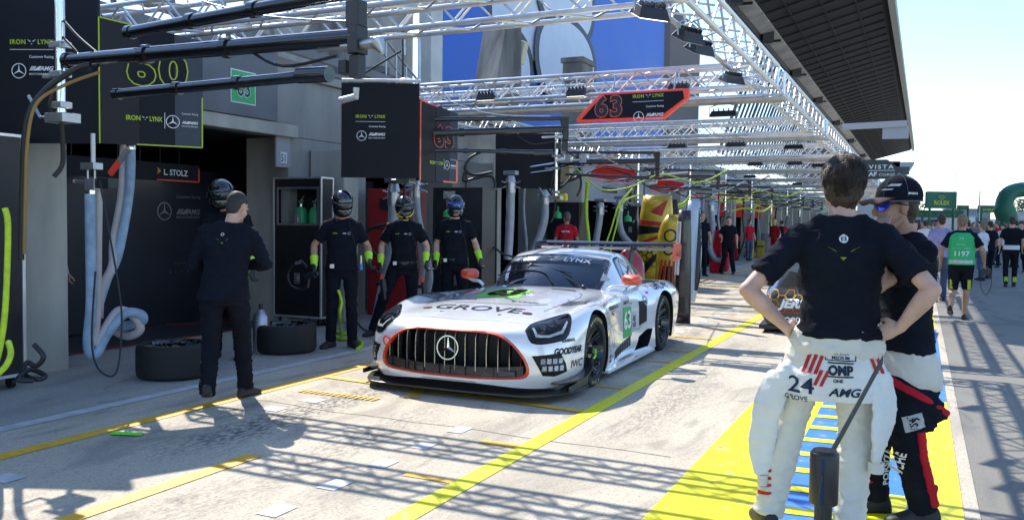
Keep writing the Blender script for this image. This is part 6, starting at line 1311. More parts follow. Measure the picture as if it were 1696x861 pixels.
backprint(P1, lambda mb: (mb.prism([(-.075, .03), (-.035, .008), (-.028, .0)], (0, 0, 0), X2, Y2, 0), mb.prism([(.075, .03), (.028, .0), (.035, .008)], (0, 0, 0), X2, Y2, 0), mb.prism([(-.014, -.022), (0, -.036), (.014, -.022)], (0, 0, 0), X2, Y2, 0)), (0, 0, 1.345), M_lime, 'lynx_emblem', **bk)
backprint(P1, lambda mb: (mb.ring((0, 0, 0), X2, Y2, .019, .007, 20, 0), mb.prism([(-.006, -.01), (.006, -.01), (.006, .01), (-.006, .01)], (0, 0, 0), X2, Y2, 0)), (0, 0, 1.405), M_print, 'round_badge', **bk)
def pr_(dr, o, m, nm, tgt='suit_top', e=P1, **kw): return backprint(e, dr, o, m, nm, tgt=tgt, **{**bk, 'off': .004, **kw})
pr_(lambda mb: (mb.text('OMP', (0, 0, 0), X2, Y2, .055, 'CENTER', bold=.05, fit=.105), mb.prism([(-.055, .048), (.055, .048), (.055, .054), (-.055, .054)], (0, 0, 0), X2, Y2, 0), mb.prism([(-.055, -.012), (.055, -.012), (.055, -.006), (-.055, -.006)], (0, 0, 0), X2, Y2, 0), mb.text('ONE', (-.03, -.035, 0), X2, Y2, .02, 'LEFT', bold=.04)), (.0, -.3, .795), M_badge, 'maker_lettering')
pr_(lambda mb: (mb.prism([(-.065, 0), (.065, 0), (.065, .004), (-.065, .004)], (0, 0, 0), X2, Y2, 0), mb.prism([(-.065, .046), (.065, .046), (.065, .05), (-.065, .05)], (0, 0, 0), X2, Y2, 0), mb.prism([(-.065, 0), (-.061, 0), (-.061, .05), (-.065, .05)], (0, 0, 0), X2, Y2, 0), mb.prism([(.061, 0), (.065, 0), (.065, .05), (.061, .05)], (0, 0, 0), X2, Y2, 0), mb.text('FIA 8856\nMEDIUM', (0, .027, 0), X2, Y2, .02, 'CENTER', bold=.02)), (-.0, -.3, .855), M_badge, 'homologation_patch', off=.004)
pr_(lambda mb: mb.text('AMG', (0, 0, 0), X2, Y2, .05, 'CENTER', bold=.03, shear=.3, fit=.14), (.02, -.3, .700), M_badge, 'suit_lettering')
pr_(lambda mb: (mb.text('24', (0, 0, 0), X2, Y2, .10, 'CENTER', bold=.01, fit=.11), mb.text('GROVE', (-.02, -.035, 0), X2, Y2, .03, 'CENTER', bold=.01)), (-.165, -.3, .70), M_badge, 'side_number')
pr_(lambda mb: [mb.prism([(i*.026, 0), (i*.026+.015, 0), (i*.026+.045, .085), (i*.026+.030, .085)], (0, 0, 0), X2, Y2, 0) for i in range(3)]+[mb.prism([(i*.026+.05, -.05), (i*.026+.065, -.05), (i*.026+.095, .02), (i*.026+.08, .02)], (0, 0, 0), X2, Y2, 0) for i in range(2)], (-.165, -.3, .79), M_red, 'red_stripes')
pr_(lambda mb: [mb.prism([(i*.026+.03, 0), (i*.026+.045, 0), (i*.026+.012, .085), (i*.026-.003, .085)], (0, 0, 0), X2, Y2, 0) for i in range(2)], (.12, -.3, .80), M_red, 'red_stripes')
pr_(lambda mb: [mb.prism([(-.03, i*.035), (.03, i*.035+.015), (.03, i*.035+.028), (-.03, i*.035+.018)], (0, 0, 0), X2, Y2, 0) for i in range(4)], (-.315, -.3, .17), M_red, 'ankle_flash', tgt='trousers')
mb = MB(); w, el = V(J['wrR']), V(J['elR']); d = (el-w).normalized()
mb.tube([w+d*.04, w+d*.055], [.0285, .0295], 18); mb.tube([w+d*.075, w+d*.082], [.030, .030], 18); mb.build('wrist_band', M_black, P1, 40)
# 2. man in a cap in profile, hand at his mouth
J, k = P0()
J.update(head=(0, .055, 1.655), yaw=.0, pitch=-.02, ankR=(.10, .07, .09), toeR=(.12, .26), kneeR=(.10, .07, .50), ankL=(-.09, -.10, .09), toeL=(-.08, .09), kneeL=(-.09, .02, .50),
    elL=(-.24, .24, 1.25), wrL=(-.158, .195, 1.475), hdL=(.42, -.24, .88), thL=(.85, .5, 0), curlL=.20, hs=(1.04, 1.06, 1.24), elR=(.23, .12, 1.20), wrR=(.0, .25, 1.16), hdR=(-1, .1, .05), thR=(0, .3, 1))
loc = (-.07, 4.93, .008)
P2 = person('man in dark cap and mirrored blue sunglasses holding his hand to his mouth', loc, face_cam(loc, -1.12), J, 1.80/1.8, top=(M_tee, 'short'), legs=(M_trs, None), hair=(M_hair, 'buzz'), skin=M_skin2, vox=.009, wr=.006, girth=1.04, hem=.91, tg=1.08)
H = headrot(J); c = V(J['head']); h = lambda x, y, z: c+H @ V((x, y, z))
mb = MB(); rg = []
for i in range(9):
    a = i/8*pi/2; rr = cos(a)
    rg.append([h(.091*max(.02, rr)*cos(2*pi*j/28), -.018+.112*max(.02, rr)*sin(2*pi*j/28), .035+.092*sin(a)) for j in range(28)])
mb.loft([[h(.090*cos(2*pi*j/28), -.018+.110*sin(2*pi*j/28), .015) for j in range(28)]]+rg); cap_ = mb.build('cap', cloth('dark cap', (.009, .011, .018)), P2, 60)
mb = MB(); mb.tube([h(.0915*cos(2*pi*j/28), -.018+.1115*sin(2*pi*j/28), .017) for j in range(29)], .003, 6); mb.ell(h(0, -.018, .128), .009)
for q_ in range(6): a_ = q_*pi/3; mb.tube([h(.0925*cos(a_)*cos(b_), -.018+.1135*sin(a_)*cos(b_), .035+.0935*sin(b_)) for b_ in [i_*pi/16 for i_ in range(9)]], .0012, 4)
mb.build('cap_seam', M_greyc, cap_, 60)
mb = MB(); br = []
for j in range(15):
    a = -1.15+2.3*j/14; x = sin(a); br.append([h(.086*x, .075*cos(a)+.01, .034), h(.090*x*1.02, .078+.105*cos(a)**.8 if cos(a) > 0 else .08, .020-.018*x*x), h(.086*x*.98, .076+.100*max(0, cos(a))**.8, .014-.018*x*x), h(.083*x, .070*cos(a)+.01, .026)])
mb.loft(br); mb.build('cap_peak', mat('dark red under peak', (.05, .013, .012), .7), cap_, 50)
cp = BVHTree.FromPolygons([v.co[:] for v in cap_.data.vertices], [tuple(p.vertices) for p in cap_.data.polygons])
for nm, dr, o, m in (('cap_flash', lambda mb: (mb.prism([(-.03, 0), (.02, 0), (.035, .012), (-.01, .012)], (0, 0, 0), X2, Y2, 0), mb.prism([(-.05, -.02), (-.015, -.02), (-.005, -.012), (-.04, -.012)], (0, 0, 0), X2, Y2, 0)), (-.4, .04+c.y, .095+c.z), M_white), ('cap_lettering', lambda mb: mb.text('SPARCO', (0, 0, 0), X2, Y2, .014, 'CENTER', bold=.04), (-.4, -.045+c.y, .055+c.z), M_white)):
    q = drape(nm, dr, o, (0, -1, 0), (0, 0, 1), (1, 0, 0), m, bvh=cp, off=.003, maxlen=.01); q.parent = cap_
mb = MB(); gl = []
for sg in (-1, 1):
    mb.tube([h(sg*.062, .075, .008), h(sg*.080, .03, .008), h(sg*.083, -.03, -.002)], [.005, .004, .003], 6)
mb.tube([h(-.062, .080, .016), h(0, .096, .016), h(.062, .080, .016)], .004, 6); sg_ = mb.build('sunglasses', M_black, P2)
mb = MB()
for sg in (-1, 1): mb.loft([[h(sg*.010, .101, .018), h(sg*.012, .101, -.012), h(sg*.032, .096, -.026), h(sg*.056, .085, -.020), h(sg*.070, .066, -.010), h(sg*.072, .062, .014), h(sg*.050, .090, .019)], [h(sg*.010, .095, .018), h(sg*.012, .095, -.012), h(sg*.032, .090, -.026), h(sg*.056, .079, -.020), h(sg*.066, .060, -.010), h(sg*.068, .056, .014), h(sg*.048, .084, .019)]])
mb.build('lens', mat('mirror blue lens', (.04, .10, .85), .12, .6, coat=1), sg_, 0)
mb = MB(); mb.loft([ring_((0, 0, .71), .218, .188, 32, 0, .9), ring_((0, 0, .78), .222, .184, 32, 0, .9), ring_((0, 0, .86), .214, .166, 32, 0, .9), ring_((0, 0, .905), .195, .150, 32), ring_((0, 0, .93), .160, .122, 32)]); add_part(P2, 'base_layer', mb, M_cream, .009, .006)
mb = MB(); mb.loft([ring_((0, .0, .50), .185, .155, 32, 0, .85), ring_((0, 0, .60), .205, .180, 32), ring_((0, 0, .70), .205, .178, 32), ring_((0, 0, .755), .196, .168, 32)])
mb.tube([(-.10, .14, .80), (-.17, .08, .74), (-.18, -.06, .66), (-.14, -.13, .58)], [.04, .055, .065, .05], 14); ST = add_part(P2, 'suit_top', mb, M_navy, .010, .012)
mb = MB(); mb.tube(catmull([(-.08, .19, .82), (-.20, .12, .76), (-.225, -.03, .68), (-.18, -.16, .60)], 5), .020, 10); add_part(P2, 'red_belt', mb, M_redc, .008, .004)
mb = MB()
for s_ in 'RL':
    kn, an, hp = V(J['knee'+s_]), V(J['ank'+s_]), V(J['hip'+s_]); o = V((-.064 if s_ == 'L' else .064, -.045, 0)); mb.tube([hp.lerp(kn, .25)+o*1.1, hp.lerp(kn, .8)+o, kn.lerp(an, .3)+o*.95, kn.lerp(an, .95)+o*.85], [.030, .026, .024, .024], 10)
add_part(P2, 'red_stripe', mb, M_redc, .008, .003)
backprint(P2, lambda mb: mb.text('PORSCHE', (0, 0, 0), X2, Y2, .045, 'CENTER', bold=.03, fit=.22), (-.5, .03, .28), M_print, 'leg_lettering', ax=(0, 0, 1), ay=(0, 1, 0), pr=(1, 0, 0), tgt='trousers')
backprint(P2, lambda mb: mb.prism([(-.05, -.04), (.05, -.04), (.05, .04), (-.05, .04)], (0, 0, 0), X2, Y2, 0), (-.5, .02, .56), M_white, 'number_patch', ax=(0, .9, -.3), ay=(0, .3, .9), pr=(1, 0, 0), tgt='suit_top')
backprint(P2, lambda mb: mb.text('24', (0, -.02, 0), X2, Y2, .055, 'CENTER', bold=.02), (-.5, .02, .56), M_badge, 'patch_number', ax=(0, .3, .9), ay=(0, -.9, .3), pr=(1, 0, 0), tgt='suit_top', off=.006)
mb = MB(); 
for s_ in 'RL': a_ = V(J['ank'+s_]); mb.loft([ring_((a_.x, a_.y+.01, a_.z-.02), .048, .055), ring_((a_.x, a_.y, a_.z+.06), .060, .064), ring_((a_.x, a_.y, a_.z+.12), .062, .064)])
add_part(P2, 'red_boot_cuff', mb, M_redc, .008, .006)
# 3. walker from behind, dark jacket, head bowed over a phone
J, k = P0()
J.update(head=(.10, .095, 1.645), yaw=-.55, pitch=-.5, neck=(.05, .01, 1.49), chest=(.03, -.01, 1.30), shR=(.215, -.01, 1.405), shL=(-.145, -.01, 1.425), ankR=(.15, .20, .09), toeR=(.25, .36), kneeR=(.13, .16, .50), ankL=(-.11, -.22, .13), toeL=(-.13, -.04), kneeL=(-.11, .02, .50), heelL=.07,
    elR=(.33, .05, 1.16), wrR=(.14, .27, 1.14), hdR=(-.7, .6, .2), thR=(0, .2, 1), elL=(-.25, .04, 1.16), wrL=(-.10, .27, 1.12), hdL=(.7, .6, .2), thL=(0, .2, 1))
loc = (-5.26, 5.45, .008)
P3 = person('man in black softshell jacket walking away with bowed head, back to the camera', loc, face_cam(loc, pi-.12), J, 1.80/1.8, top=(M_navy, 'long'), legs=(M_trs, None), hair=(mat('cropped dark hair', (.03, .024, .02), .7, 0, .3, 40), 'buzz'), vox=.011, girth=1.12, hem=.86, tg=1.06, wr=.009)
backprint(P3, lambda mb: (mb.prism([(-.06, .02), (-.03, .006), (-.024, .0)], (0, 0, 0), X2, Y2, 0), mb.prism([(.06, .02), (.024, .0), (.03, .006)], (0, 0, 0), X2, Y2, 0), mb.prism([(-.011, -.016), (0, -.028), (.011, -.016)], (0, 0, 0), X2, Y2, 0)), (0, 0, 1.36), M_lime, 'lynx_emblem', ax=(1, 0, 0), tgt='jacket')
backprint(P3, lambda mb: mb.ring((0, 0, 0), X2, Y2, .013, .005, 16, 0), (0, 0, 1.41), M_print, 'round_badge', ax=(1, 0, 0), tgt='jacket')
mb = MB(); mb.box((.02, .34, 1.17), (.075, .010, .15), MX.Rotation(-.5, 3, 'X')); tag(mb.build('phone', M_gloss, None, 0, .002), 'dark phone held by the man with the bowed head', 'phone'); ph = bpy.data.objects['phone']; ph.location = P3.location; ph.rotation_euler = P3.rotation_euler
# 4-6. pit crew with helmets and lime gloves
def crew_logo(e):
    fr = dict(ax=(-1, 0, 0), pr=(0, -1, 0))
    backprint(e, lambda mb: (mb.ring((.075, 0, 0), X2, Y2, .016, .004, 18, 0), mb.text('AMG', (.02, -.006, 0), X2, Y2, .018, 'CENTER', bold=.04)), (0, 0, 1.335), M_print, 'chest_lettering', **fr)
    backprint(e, lambda mb: mb.text('LYNX', (-.085, -.006, 0), X2, Y2, .018, 'CENTER', bold=.04), (0, 0, 1.335), M_lime, 'chest_name', **fr)
def crew(label, loc, rz, upd, k_, **kw):
    J, _ = P0(); J.update(upd); e = person(label, loc, rz, J, k_, gloves=True, vox=.012, group='pit crew in helmets and lime gloves', **kw); crew_logo(e)
    mb = MB(); mb.loft([ring_((0, -.005, z), .186, .140, 24) for z in (.935, .975)]); bl = mb.build('tool_belt', M_black, e, 40); mb = MB(); mb.box((.12, .13, .955), (.05, .03, .05)); mb.build('buckle', M_steel, bl, 0, .004)
    mb = MB(); mb.box((-.175, .03, .93), (.035, .05, .11)); mb.tube([(-.175, .03, .98), (-.175, .03, 1.06)], .005, 6); mb.build('radio', M_black, e, 0, .006)
    mb = MB(); mb.tube(catmull([(-.175, .04, .98), (-.16, .11, 1.15), (-.10, .12, 1.35), (-.06, .05, 1.50)], 5), .003, 5); mb.build('radio_lead', M_cable, e)
    return e, J
stand = dict(ankR=(.13, .0, .09), toeR=(.22, .13), ankL=(-.12, .03, .09), toeL=(-.18, .18), elR=(.29, -.04, 1.17), wrR=(.30, .08, .96), elL=(-.30, -.02, 1.18), wrL=(-.28, .10, .99), curl=.7)
loc = at_ground(566, 575); E1, J1 = crew('helmeted crew member holding a looped air gun hose in front of the tall flight case', loc, face_cam(loc, .05), {**stand, 'pitch': -.35, 'head': (0, .05, 1.675), 'elR': (.32, -.02, 1.19), 'wrR': (.32, .10, .97), 'hdR': (.0, .45, -.9), 'wrL': (-.30, .16, 1.03), 'hdL': (-.1, .5, -.8)}, 1.86/1.8, helmet='dark', legs=(M_trs, 'pads'), skin=M_skin2, girth=1.05)
loc = at_ground(668, 556); E2, J2 = crew('helmeted crew member with yellow striped helmet standing with legs apart behind the car', loc, face_cam(loc, .02), {**stand, 'ankR': (.40, -.02, .09), 'kneeR': (.26, .05, .50), 'toeR': (.50, .12), 'ankL': (-.16, .0, .09), 'pel': (0, 0, .94), 'pitch': -.15}, 1.84/1.8, helmet='yellow', legs=(M_trs, 'pads'))
loc = at_ground(752, 548); E3, J3 = crew('helmeted crew member with blue mirrored goggles standing behind the car bonnet', loc, face_cam(loc, -.05), {**stand, 'elL': (-.27, -.06, 1.19), 'wrL': (-.34, .06, .98), 'elR': (.25, -.03, 1.17), 'wrR': (.24, .10, .95), 'yaw': .15, 'chest': (.015, -.01, 1.3)}, 1.88/1.8, helmet='blue', legs=(M_trs, 'pads'))
# 7. helmeted man hidden behind the walker, leaning; 8. man beside him
J, k = P0(); J.update(head=(.05, .04, 1.665), pitch=-.15, elR=(.24, .1, 1.17), wrR=(.08, .28, 1.1))
loc = (-6.86, 7.15, .008); E4 = person('crew member in glossy black helmet standing behind the walking man', loc, -2.6, J, 1.08, helmet='dark', hair=None, vox=.013, hands='', gloves=True)
# 9. arm and shoe of someone in the first garage
J, k = P0(); J.update(elR=(.3, .1, 1.2), wrR=(.25, .32, 1.22), hdR=(0, 1, 0), thR=(0, 0, 1))
loc = (-8.62, 6.28, .008); E6 = person('person in black behind the first pillar with only a forearm and shoe showing', loc, -1.3, J, .98, vox=.013, hair=(M_hair, 'short'))
# 10. red shirt
J, k = P0(); J.update(yaw=.45, pitch=-.1, elR=(.25, .0, 1.17), wrR=(.18, .2, 1.0))
loc = (-7.35, 18.6, .008); d_ = 20.0
E7 = person('bald man in a red polo shirt with VISTA on the back', (atd(938, 400, 19.3).x, atd(938, 400, 19.3).y, .008), face_cam(loc, pi-.15), J, .99, top=(M_redc, 'short'), hair=(M_hairg, 'buzz'), vox=.013, skin=M_skin2)
backprint(E7, lambda mb: mb.text('VISTA', (0, 0, 0), X2, Y2, .05, 'CENTER', bold=.03, fit=.20), (0, 0, 1.33), M_white, 'back_lettering', ax=(1, 0, 0), off=.004)
# 11-12. dark mechanics beyond the car
J, k = P0(); J.update(yaw=.3, elR=(.26, .02, 1.17), wrR=(.20, .20, 1.0))
loc = at_ground(1160, 457); E8 = person('tall dark haired mechanic in black standing behind the bodywork panels', loc, face_cam(loc, .4), J, 1.07, vox=.016, hair=(M_hair, 'short'))
J, k = P0(); J.update(ankR=(.20, 0, .09), ankL=(-.18, 0, .09), elR=(.26, .0, 1.18), wrR=(.22, .22, 1.12), pitch=-.1)
loc = at_ground(1205, 454); E9 = person('young mechanic in black walking with feet apart, right of the tall dark haired mechanic', loc, face_cam(loc, .1), J, 1.0, vox=.016, hair=(M_hair, 'short'), tg=1.15)
# 13-14. red overalls
J, k = P0(); J.update(pel=(0, -.1, .95), chest=(0, .12, 1.22), neck=(0, .30, 1.36), head=(0, .43, 1.48), shR=(.185, .26, 1.33), shL=(-.185, .26, 1.33), elR=(.25, .4, 1.1), wrR=(.2, .6, 1.0), elL=(-.25, .4, 1.1), wrL=(-.2, .6, 1.0))
loc = at_ground(1238, 428); E10 = person('mechanic in red overalls bending forward beside a yellow case', (loc[0], loc[1]-3, .008), 1.3, J, 1.0, top=(M_dred, 'long'), legs=(M_dred, None), vox=.02, hair=(mat('yellow cap cloth', (.7, .5, .03), .6), 'short'), face=False)
J, k = P0(); loc = at_ground(1297, 424); E11 = person('mechanic in red overalls and yellow helmet far down the garages', (loc[0], loc[1]-3, .008), 2.6, J, 1.0, top=(M_dred, 'long'), legs=(M_dred, None), vox=.02, hair=(MATS['yellow cap cloth'], 'short'), face=False)
# 15. marshal with the green tabard
J, k = P0(); J.update(ankR=(.07, .02, .09), toeR=(.08, .20), kneeR=(.09, .03, .50), ankL=(-.13, -.28, .16), toeL=(-.13, -.12), kneeL=(-.11, -.02, .49), heelL=.10, pel=(0, 0, .96), elR=(.32, -.02, 1.18), wrR=(.34, .10, .97), elL=(-.31, -.03, 1.17), wrL=(-.32, .06, .94), yaw=-.1)
loc = (.64, 16.2, .008)
E12 = person('photographer in green numbered tabard and dark shorts walking away with a camera', loc, face_cam(loc, pi-.05), J, .985, top=(M_navy, 'short'), legs=(M_trs, 'short'), hair=(M_blond, 'buzz'), vox=.013, girth=1.10, tg=1.1, skin=M_skin2)
mb = MB(); mb.loft([ring_((0, -.008, z), rx, ry, 28, 0, .85) for z, rx, ry in ((.93, .215, .165), (1.1, .200, .152), (1.25, .205, .155), (1.38, .205, .150), (1.44, .17, .125), (1.475, .12, .10))]); TB = add_part(E12, 'tabard', mb, M_vest, .012, .006)
bk2 = dict(ax=(1, 0, 0), tgt='tabard', off=.005)
backprint(E12, lambda mb: mb.text('1197', (0, 0, 0), X2, Y2, .12, 'CENTER', bold=.01, fit=.22), (.015, 0, 1.08), M_white, 'tabard_number', **bk2)
backprint(E12, lambda mb: (mb.text('MEDIA', (0, .0, 0), X2, Y2, .04, 'CENTER', bold=.02, fit=.13), mb.text('PHOTO  VIDEO', (0, -.06, 0), X2, Y2, .035, 'CENTER', bold=.02, fit=.28), mb.text('24', (0, .09, 0), X2, Y2, .07, 'CENTER', bold=.02)), (0, 0, 1.26), mat('pale green print', (.25, .6, .33), .5), 'tabard_text', **bk2)
backprint(E12, lambda mb: mb.prism([(-.17, 0), (.17, 0), (.17, .055), (-.17, .055)], (0, 0, 0), X2, Y2, 0), (0, 0, .955), M_print, 'tabard_band', **bk2)
mb = MB()
for sg in (-1, 1): mb.box((sg*.135, -.085, .60), (.05, .02, .16))
mb.build('lime_patch', M_lime, E12)
cm = empty('camera_body', 'black camera with lens and hanging strap carried in the tabard man\'s right hand', 'camera', (0, 0, 0)); cm.location = E12.location; cm.rotation_euler = E12.rotation_euler
mb = MB(); mb.box((.36, .13, .80), (.14, .08, .11)); mb.tube([(.36, .17, .80), (.36, .30, .79)], [.045, .055], 14); mb.box((.36, .13, .87), (.06, .06, .04)); mb.build('housing', M_black, cm, 40, .004)
mb = MB(); mb.tube(catmull([(.43, .13, .80), (.45, .12, .60), (.38, .10, .42), (.30, .12, .55), (.30, .13, .78)], 5), .006, 6); mb.build('strap', M_cable, cm)
for (x, y), lab in LT: loose_tyre((x, y, .17), lab)
panel('bodywork_panel', 'tall gold wrapped bodywork panel with red flashes leaning behind the rear wing', (1077, 462), 20.5, .95, 2.0, M_gold, parts=(('red_flash', lambda mb: [mb.prism(p, (0, 0, 0), X2, Y2, 0) for p in (((-.45, 1.3), (.35, 1.25), (.3, 1.35), (-.42, 1.42)), ((-.1, 1.6), (.3, 1.9), (.2, 1.5)), ((-.4, .75), (.35, 1.05), (.35, 1.12), (-.4, .85)))], M_rw), ('honeycomb', lambda mb: hexes(mb, -.42, .35, 5, 3, .08), M_black), ('dark_wedge', lambda mb: [mb.prism(p, (0, 0, 0), X2, Y2, 0) for p in (((-.45, .1), (.1, .6), (.25, .65), (-.2, .05)), ((-.4, 1.05), (.35, 1.13), (.35, 1.22), (-.4, 1.28)))], M_carbon)))
panel('bodywork_panel', 'gold panel with black rings and red spokes in front of the tall gold panel', (1103, 500), 17.0, .62, 1.72, M_gold, curve=.18, parts=(('black_rings', lambda mb: (mb.ring((.02, 1.30, 0), X2, Y2, .13, .03, 24, 0), mb.ring((.0, 1.02, 0), X2, Y2, .11, .03, 24, 0)), M_black), ('red_spoke', lambda mb: [mb.prism([(x, 0), (x+.035, 0), (x*.6+.055, .82), (x*.6+.01, .82)], (0, 0, 0), X2, Y2, 0) for x in (-.26, -.13, .0, .13, .24)], M_rw), ('dark_spoke', lambda mb: [mb.prism([(x, 0), (x+.05, 0), (x*.6+.06, .7), (x*.6+.02, .7)], (0, 0, 0), X2, Y2, 0) for x in (-.20, -.07, .06)], M_carbon)), top=lambda v: 1-.15*v-.5*max(0, v-.85)/.15)
panel('bodywork_panel', 'dark undertray panel with pale edge standing on end right of the rear wing', (1128, 540), 13.3, .26, 1.75, M_carbon, curve=.06, lean=.02, parts=(('pale_edge', lambda mb: mb.prism([(-.12, .75), (-.05, .75), (-.03, 1.58), (-.10, 1.58)], (0, 0, 0), X2, Y2, 0), M_print),))
panel('bodywork_panel', 'pale blue grey side panel with dark rear edge leaning beside the undertray', (1141, 500), 14.6, .34, 1.72, mat('pale blue panel', (.42, .50, .62), .25, .2, coat=.5), curve=.05, lean=.1, parts=(('dark_edge', lambda mb: mb.prism([(.08, .2), (.16, .2), (.15, 1.6), (.10, 1.65)], (0, 0, 0), X2, Y2, 0), M_carbon),), top=lambda v: .55+.45*math.sin(pi*min(1, v*1.2))*(1) if v < .5 else 1-.8*(v-.5))
panel('bodywork_panel', 'black triangular panel outlined in white standing behind the gold panels', (1105, 380), 21.5, .55, .75, M_black, curve=.03, parts=(('white_outline', lambda mb: mb.prism([(-.25, .70), (-.22, .74), (.24, .15), (.22, .05)], (0, 0, 0), X2, Y2, 0), M_print),))
panel('bodywork_panel', 'rounded crimson body panel just below the rear wing', (1034, 470), 15.5, .62, .62, mat('crimson shell', (.30, .015, .03), .3, coat=.5), curve=.2, lean=.15, top=lambda v: max(.25, 1-.75*v**4))
for k, (x, y, d, lab) in enumerate(((1184, 400, 27, 'left red panel behind the dark mechanics'), (1196, 405, 28, 'right red panel behind the dark mechanics'), (1240, 418, 38, 'yellow case beside the bending mechanic'), (1258, 420, 40, 'yellow case right of the bending mechanic'))):
    w_ = .35 if k < 2 else .34; p = atd(x, y+25, d); e = empty('equipment_panel', lab, 'panel' if k < 2 else 'case', (p.x, p.y, .008)); mb = MB(); mb.bb((-w_/2, 0, 0), (w_/2, .3, 1.35 if k < 2 else .8)); mb.build('shell', M_redc if k < 2 else mat('yellow case', (.40, .26, .015), .6), e, 0, .05); mb = MB(); mb.bb((-w_/2-.02, -.02, .5), (w_/2+.02, .0, .56)); mb.build('band', M_black, e, 0)
p = atd(1276, 430, 41); e = empty('drum', 'pale grey round drum on the apron near the second mechanic in red', 'drum', (p.x, p.y, .008)); mb = MB(); mb.tube([(0, 0, 0), (0, 0, 1.1)], .45, 24); mb.build('barrel', mat('pale drum', (.5, .5, .52), .4), e, 40); mb = MB(); 
for z in (.3, .75, 1.08): mb.tube([(0, 0, z), (0, 0, z+.03)], .465, 24)
mb.build('hoop', M_steel, e)
# ---- black nose section of another car on a dolly behind the front man
NZ = empty('nose_section', 'black race car nose section with gold honeycomb and white lettering on a small dolly', 'bodywork', (-1.08, 12.75, .008), radians(4))
mb = MB(); rings = []
for i in range(13):
    u = i/12; y = .0+1.6*u; zt = .50+.32*u**.8
    rings.append([(-.95+.08*(1-u), y, .12), (-.98, y, .30), (-.92, y, zt*.9), (-.75, y, zt), (-.35, y, zt-.06), (0, y, zt-.04), (.35, y, zt-.06), (.75, y, zt), (.92, y, zt*.9), (.98, y, .30), (.95, y, .12)])
mb.loft(rings); ns = mb.build('shell', mat('black car body', (.012, .012, .014), .22, 0, coat=.7), NZ, 40)
nb = BVHTree.FromPolygons([v.co[:] for v in ns.data.vertices], [tuple(p.vertices) for p in ns.data.polygons])
for nm, dr, o, m in (('body_lettering', T_('JERSEY', .16, bold=.05, shear=.3, fit=.62), (-.42, -1, .37), M_white), ('tyre_maker_lettering', T_('GOODYEAR', .09, bold=.05, shear=.2, fit=.5), (-.45, -1, .17), M_white), ('red_line', lambda mb: mb.prism([(-.5, 0), (.9, 0), (.9, .022), (-.5, .022)], (0, 0, 0), X2, Y2, 0), (-.45, -1, .295), M_rw), ('honeycomb', lambda mb: hexes(mb, -.48, .02, 8, 2, .07), (-.42, -1, .33), mat('gold line', (.6, .35, .04), .4))):
    q_ = drape(nm, dr, o, (1, 0, 0), (0, 0, 1), (0, 1, 0), m, bvh=nb, off=.006 if nm != 'honeycomb' else .003, maxlen=.04); q_.parent = NZ
mb = MB(); mb.loft([[(-.55, .9, .74), (.55, .9, .74), (.55, 1.5, .80), (-.55, 1.5, .80)], [(-.42, 1.0, 1.20), (.42, 1.0, 1.20), (.42, 1.4, 1.28), (-.42, 1.4, 1.28)]]); cn = mb.build('engine_cover', M_black, NZ, 0, .03)
mb = MB(); hexes(mb, -.40, .80, 7, 4, .06); mb2 = MB(); mb2.v = [V((v.x, .885+.22*(v.y-.74), v.y)) for v in mb.v]; mb2.f = mb.f; mb2.m = mb.m; mb2.build('honeycomb_pattern', MATS['gold line'], cn, 0)
mb = MB(); mb.bb((-.98, -.05, .05), (.98, 1.4, .115)); mb.build('dolly_frame', M_black, NZ, 0, .01)
for x in (-.88, .88):
    for y in (.05, 1.3): mb = MB(); mb.tube([(x-.03, y, .045), (x+.03, y, .045)], .05, 16); mb.build('caster', M_rubber, NZ)
# ---- stanchion and its strap
ST_ = empty('stanchion', 'black cylindrical barrier post with a retractable belt in front of the man in white', 'barrier post', (-.295, 3.35, .008))
mb = MB(); mb.tube([(0, 0, .0), (0, 0, .52)], .032, 32); mb.tube([(0, 0, .0), (0, 0, .012)], .18, 40); mb.build('post', M_black, ST_, 40)
mb = MB(); mb.tube([(0, 0, .515), (0, 0, .52), (0, 0, .70), (0, 0, .706)], [.050, .052, .052, .049], 40); mb.tube([(0, 0, .706), (0, 0, .715)], [.046, .042], 40); mb.build('head', M_black, ST_, 50)
mb = MB(); mb.bb((-.004, -.058, .53), (.004, -.050, .69)); mb.build('belt_slot', M_gloss, ST_, 0)
mb = MB(); a = V((-.290, 3.41, .67)); b_ = V((-.135, 4.22, .95)); c_ = V((-.42, 3.0, .25)); nrm = V((.2, .1, 1)).normalized()
for p0, p1 in ((a, b_), (V((-.295, 3.295, .64)), V((-.37, 3.05, .0)))):
    t = (p1-p0).normalized(); s_ = t.cross(V((1, 0, .0))).normalized()*.022; s2 = t.cross(s_).normalized()*.0015; mb.loft([[p0+s_+s2, p0-s_+s2, p0-s_-s2, p0+s_-s2], [p1+s_*.9+s2, p1-s_*.9+s2, p1-s_*.9-s2, p1+s_*.9-s2]])
mb.build('belt', mat('grey webbing', (.045, .05, .045), .8, 0, .4, 60), None, 0); be = bpy.data.objects['belt']; tag(be, 'grey webbing belt stretched from the barrier post past the man in white', 'belt')
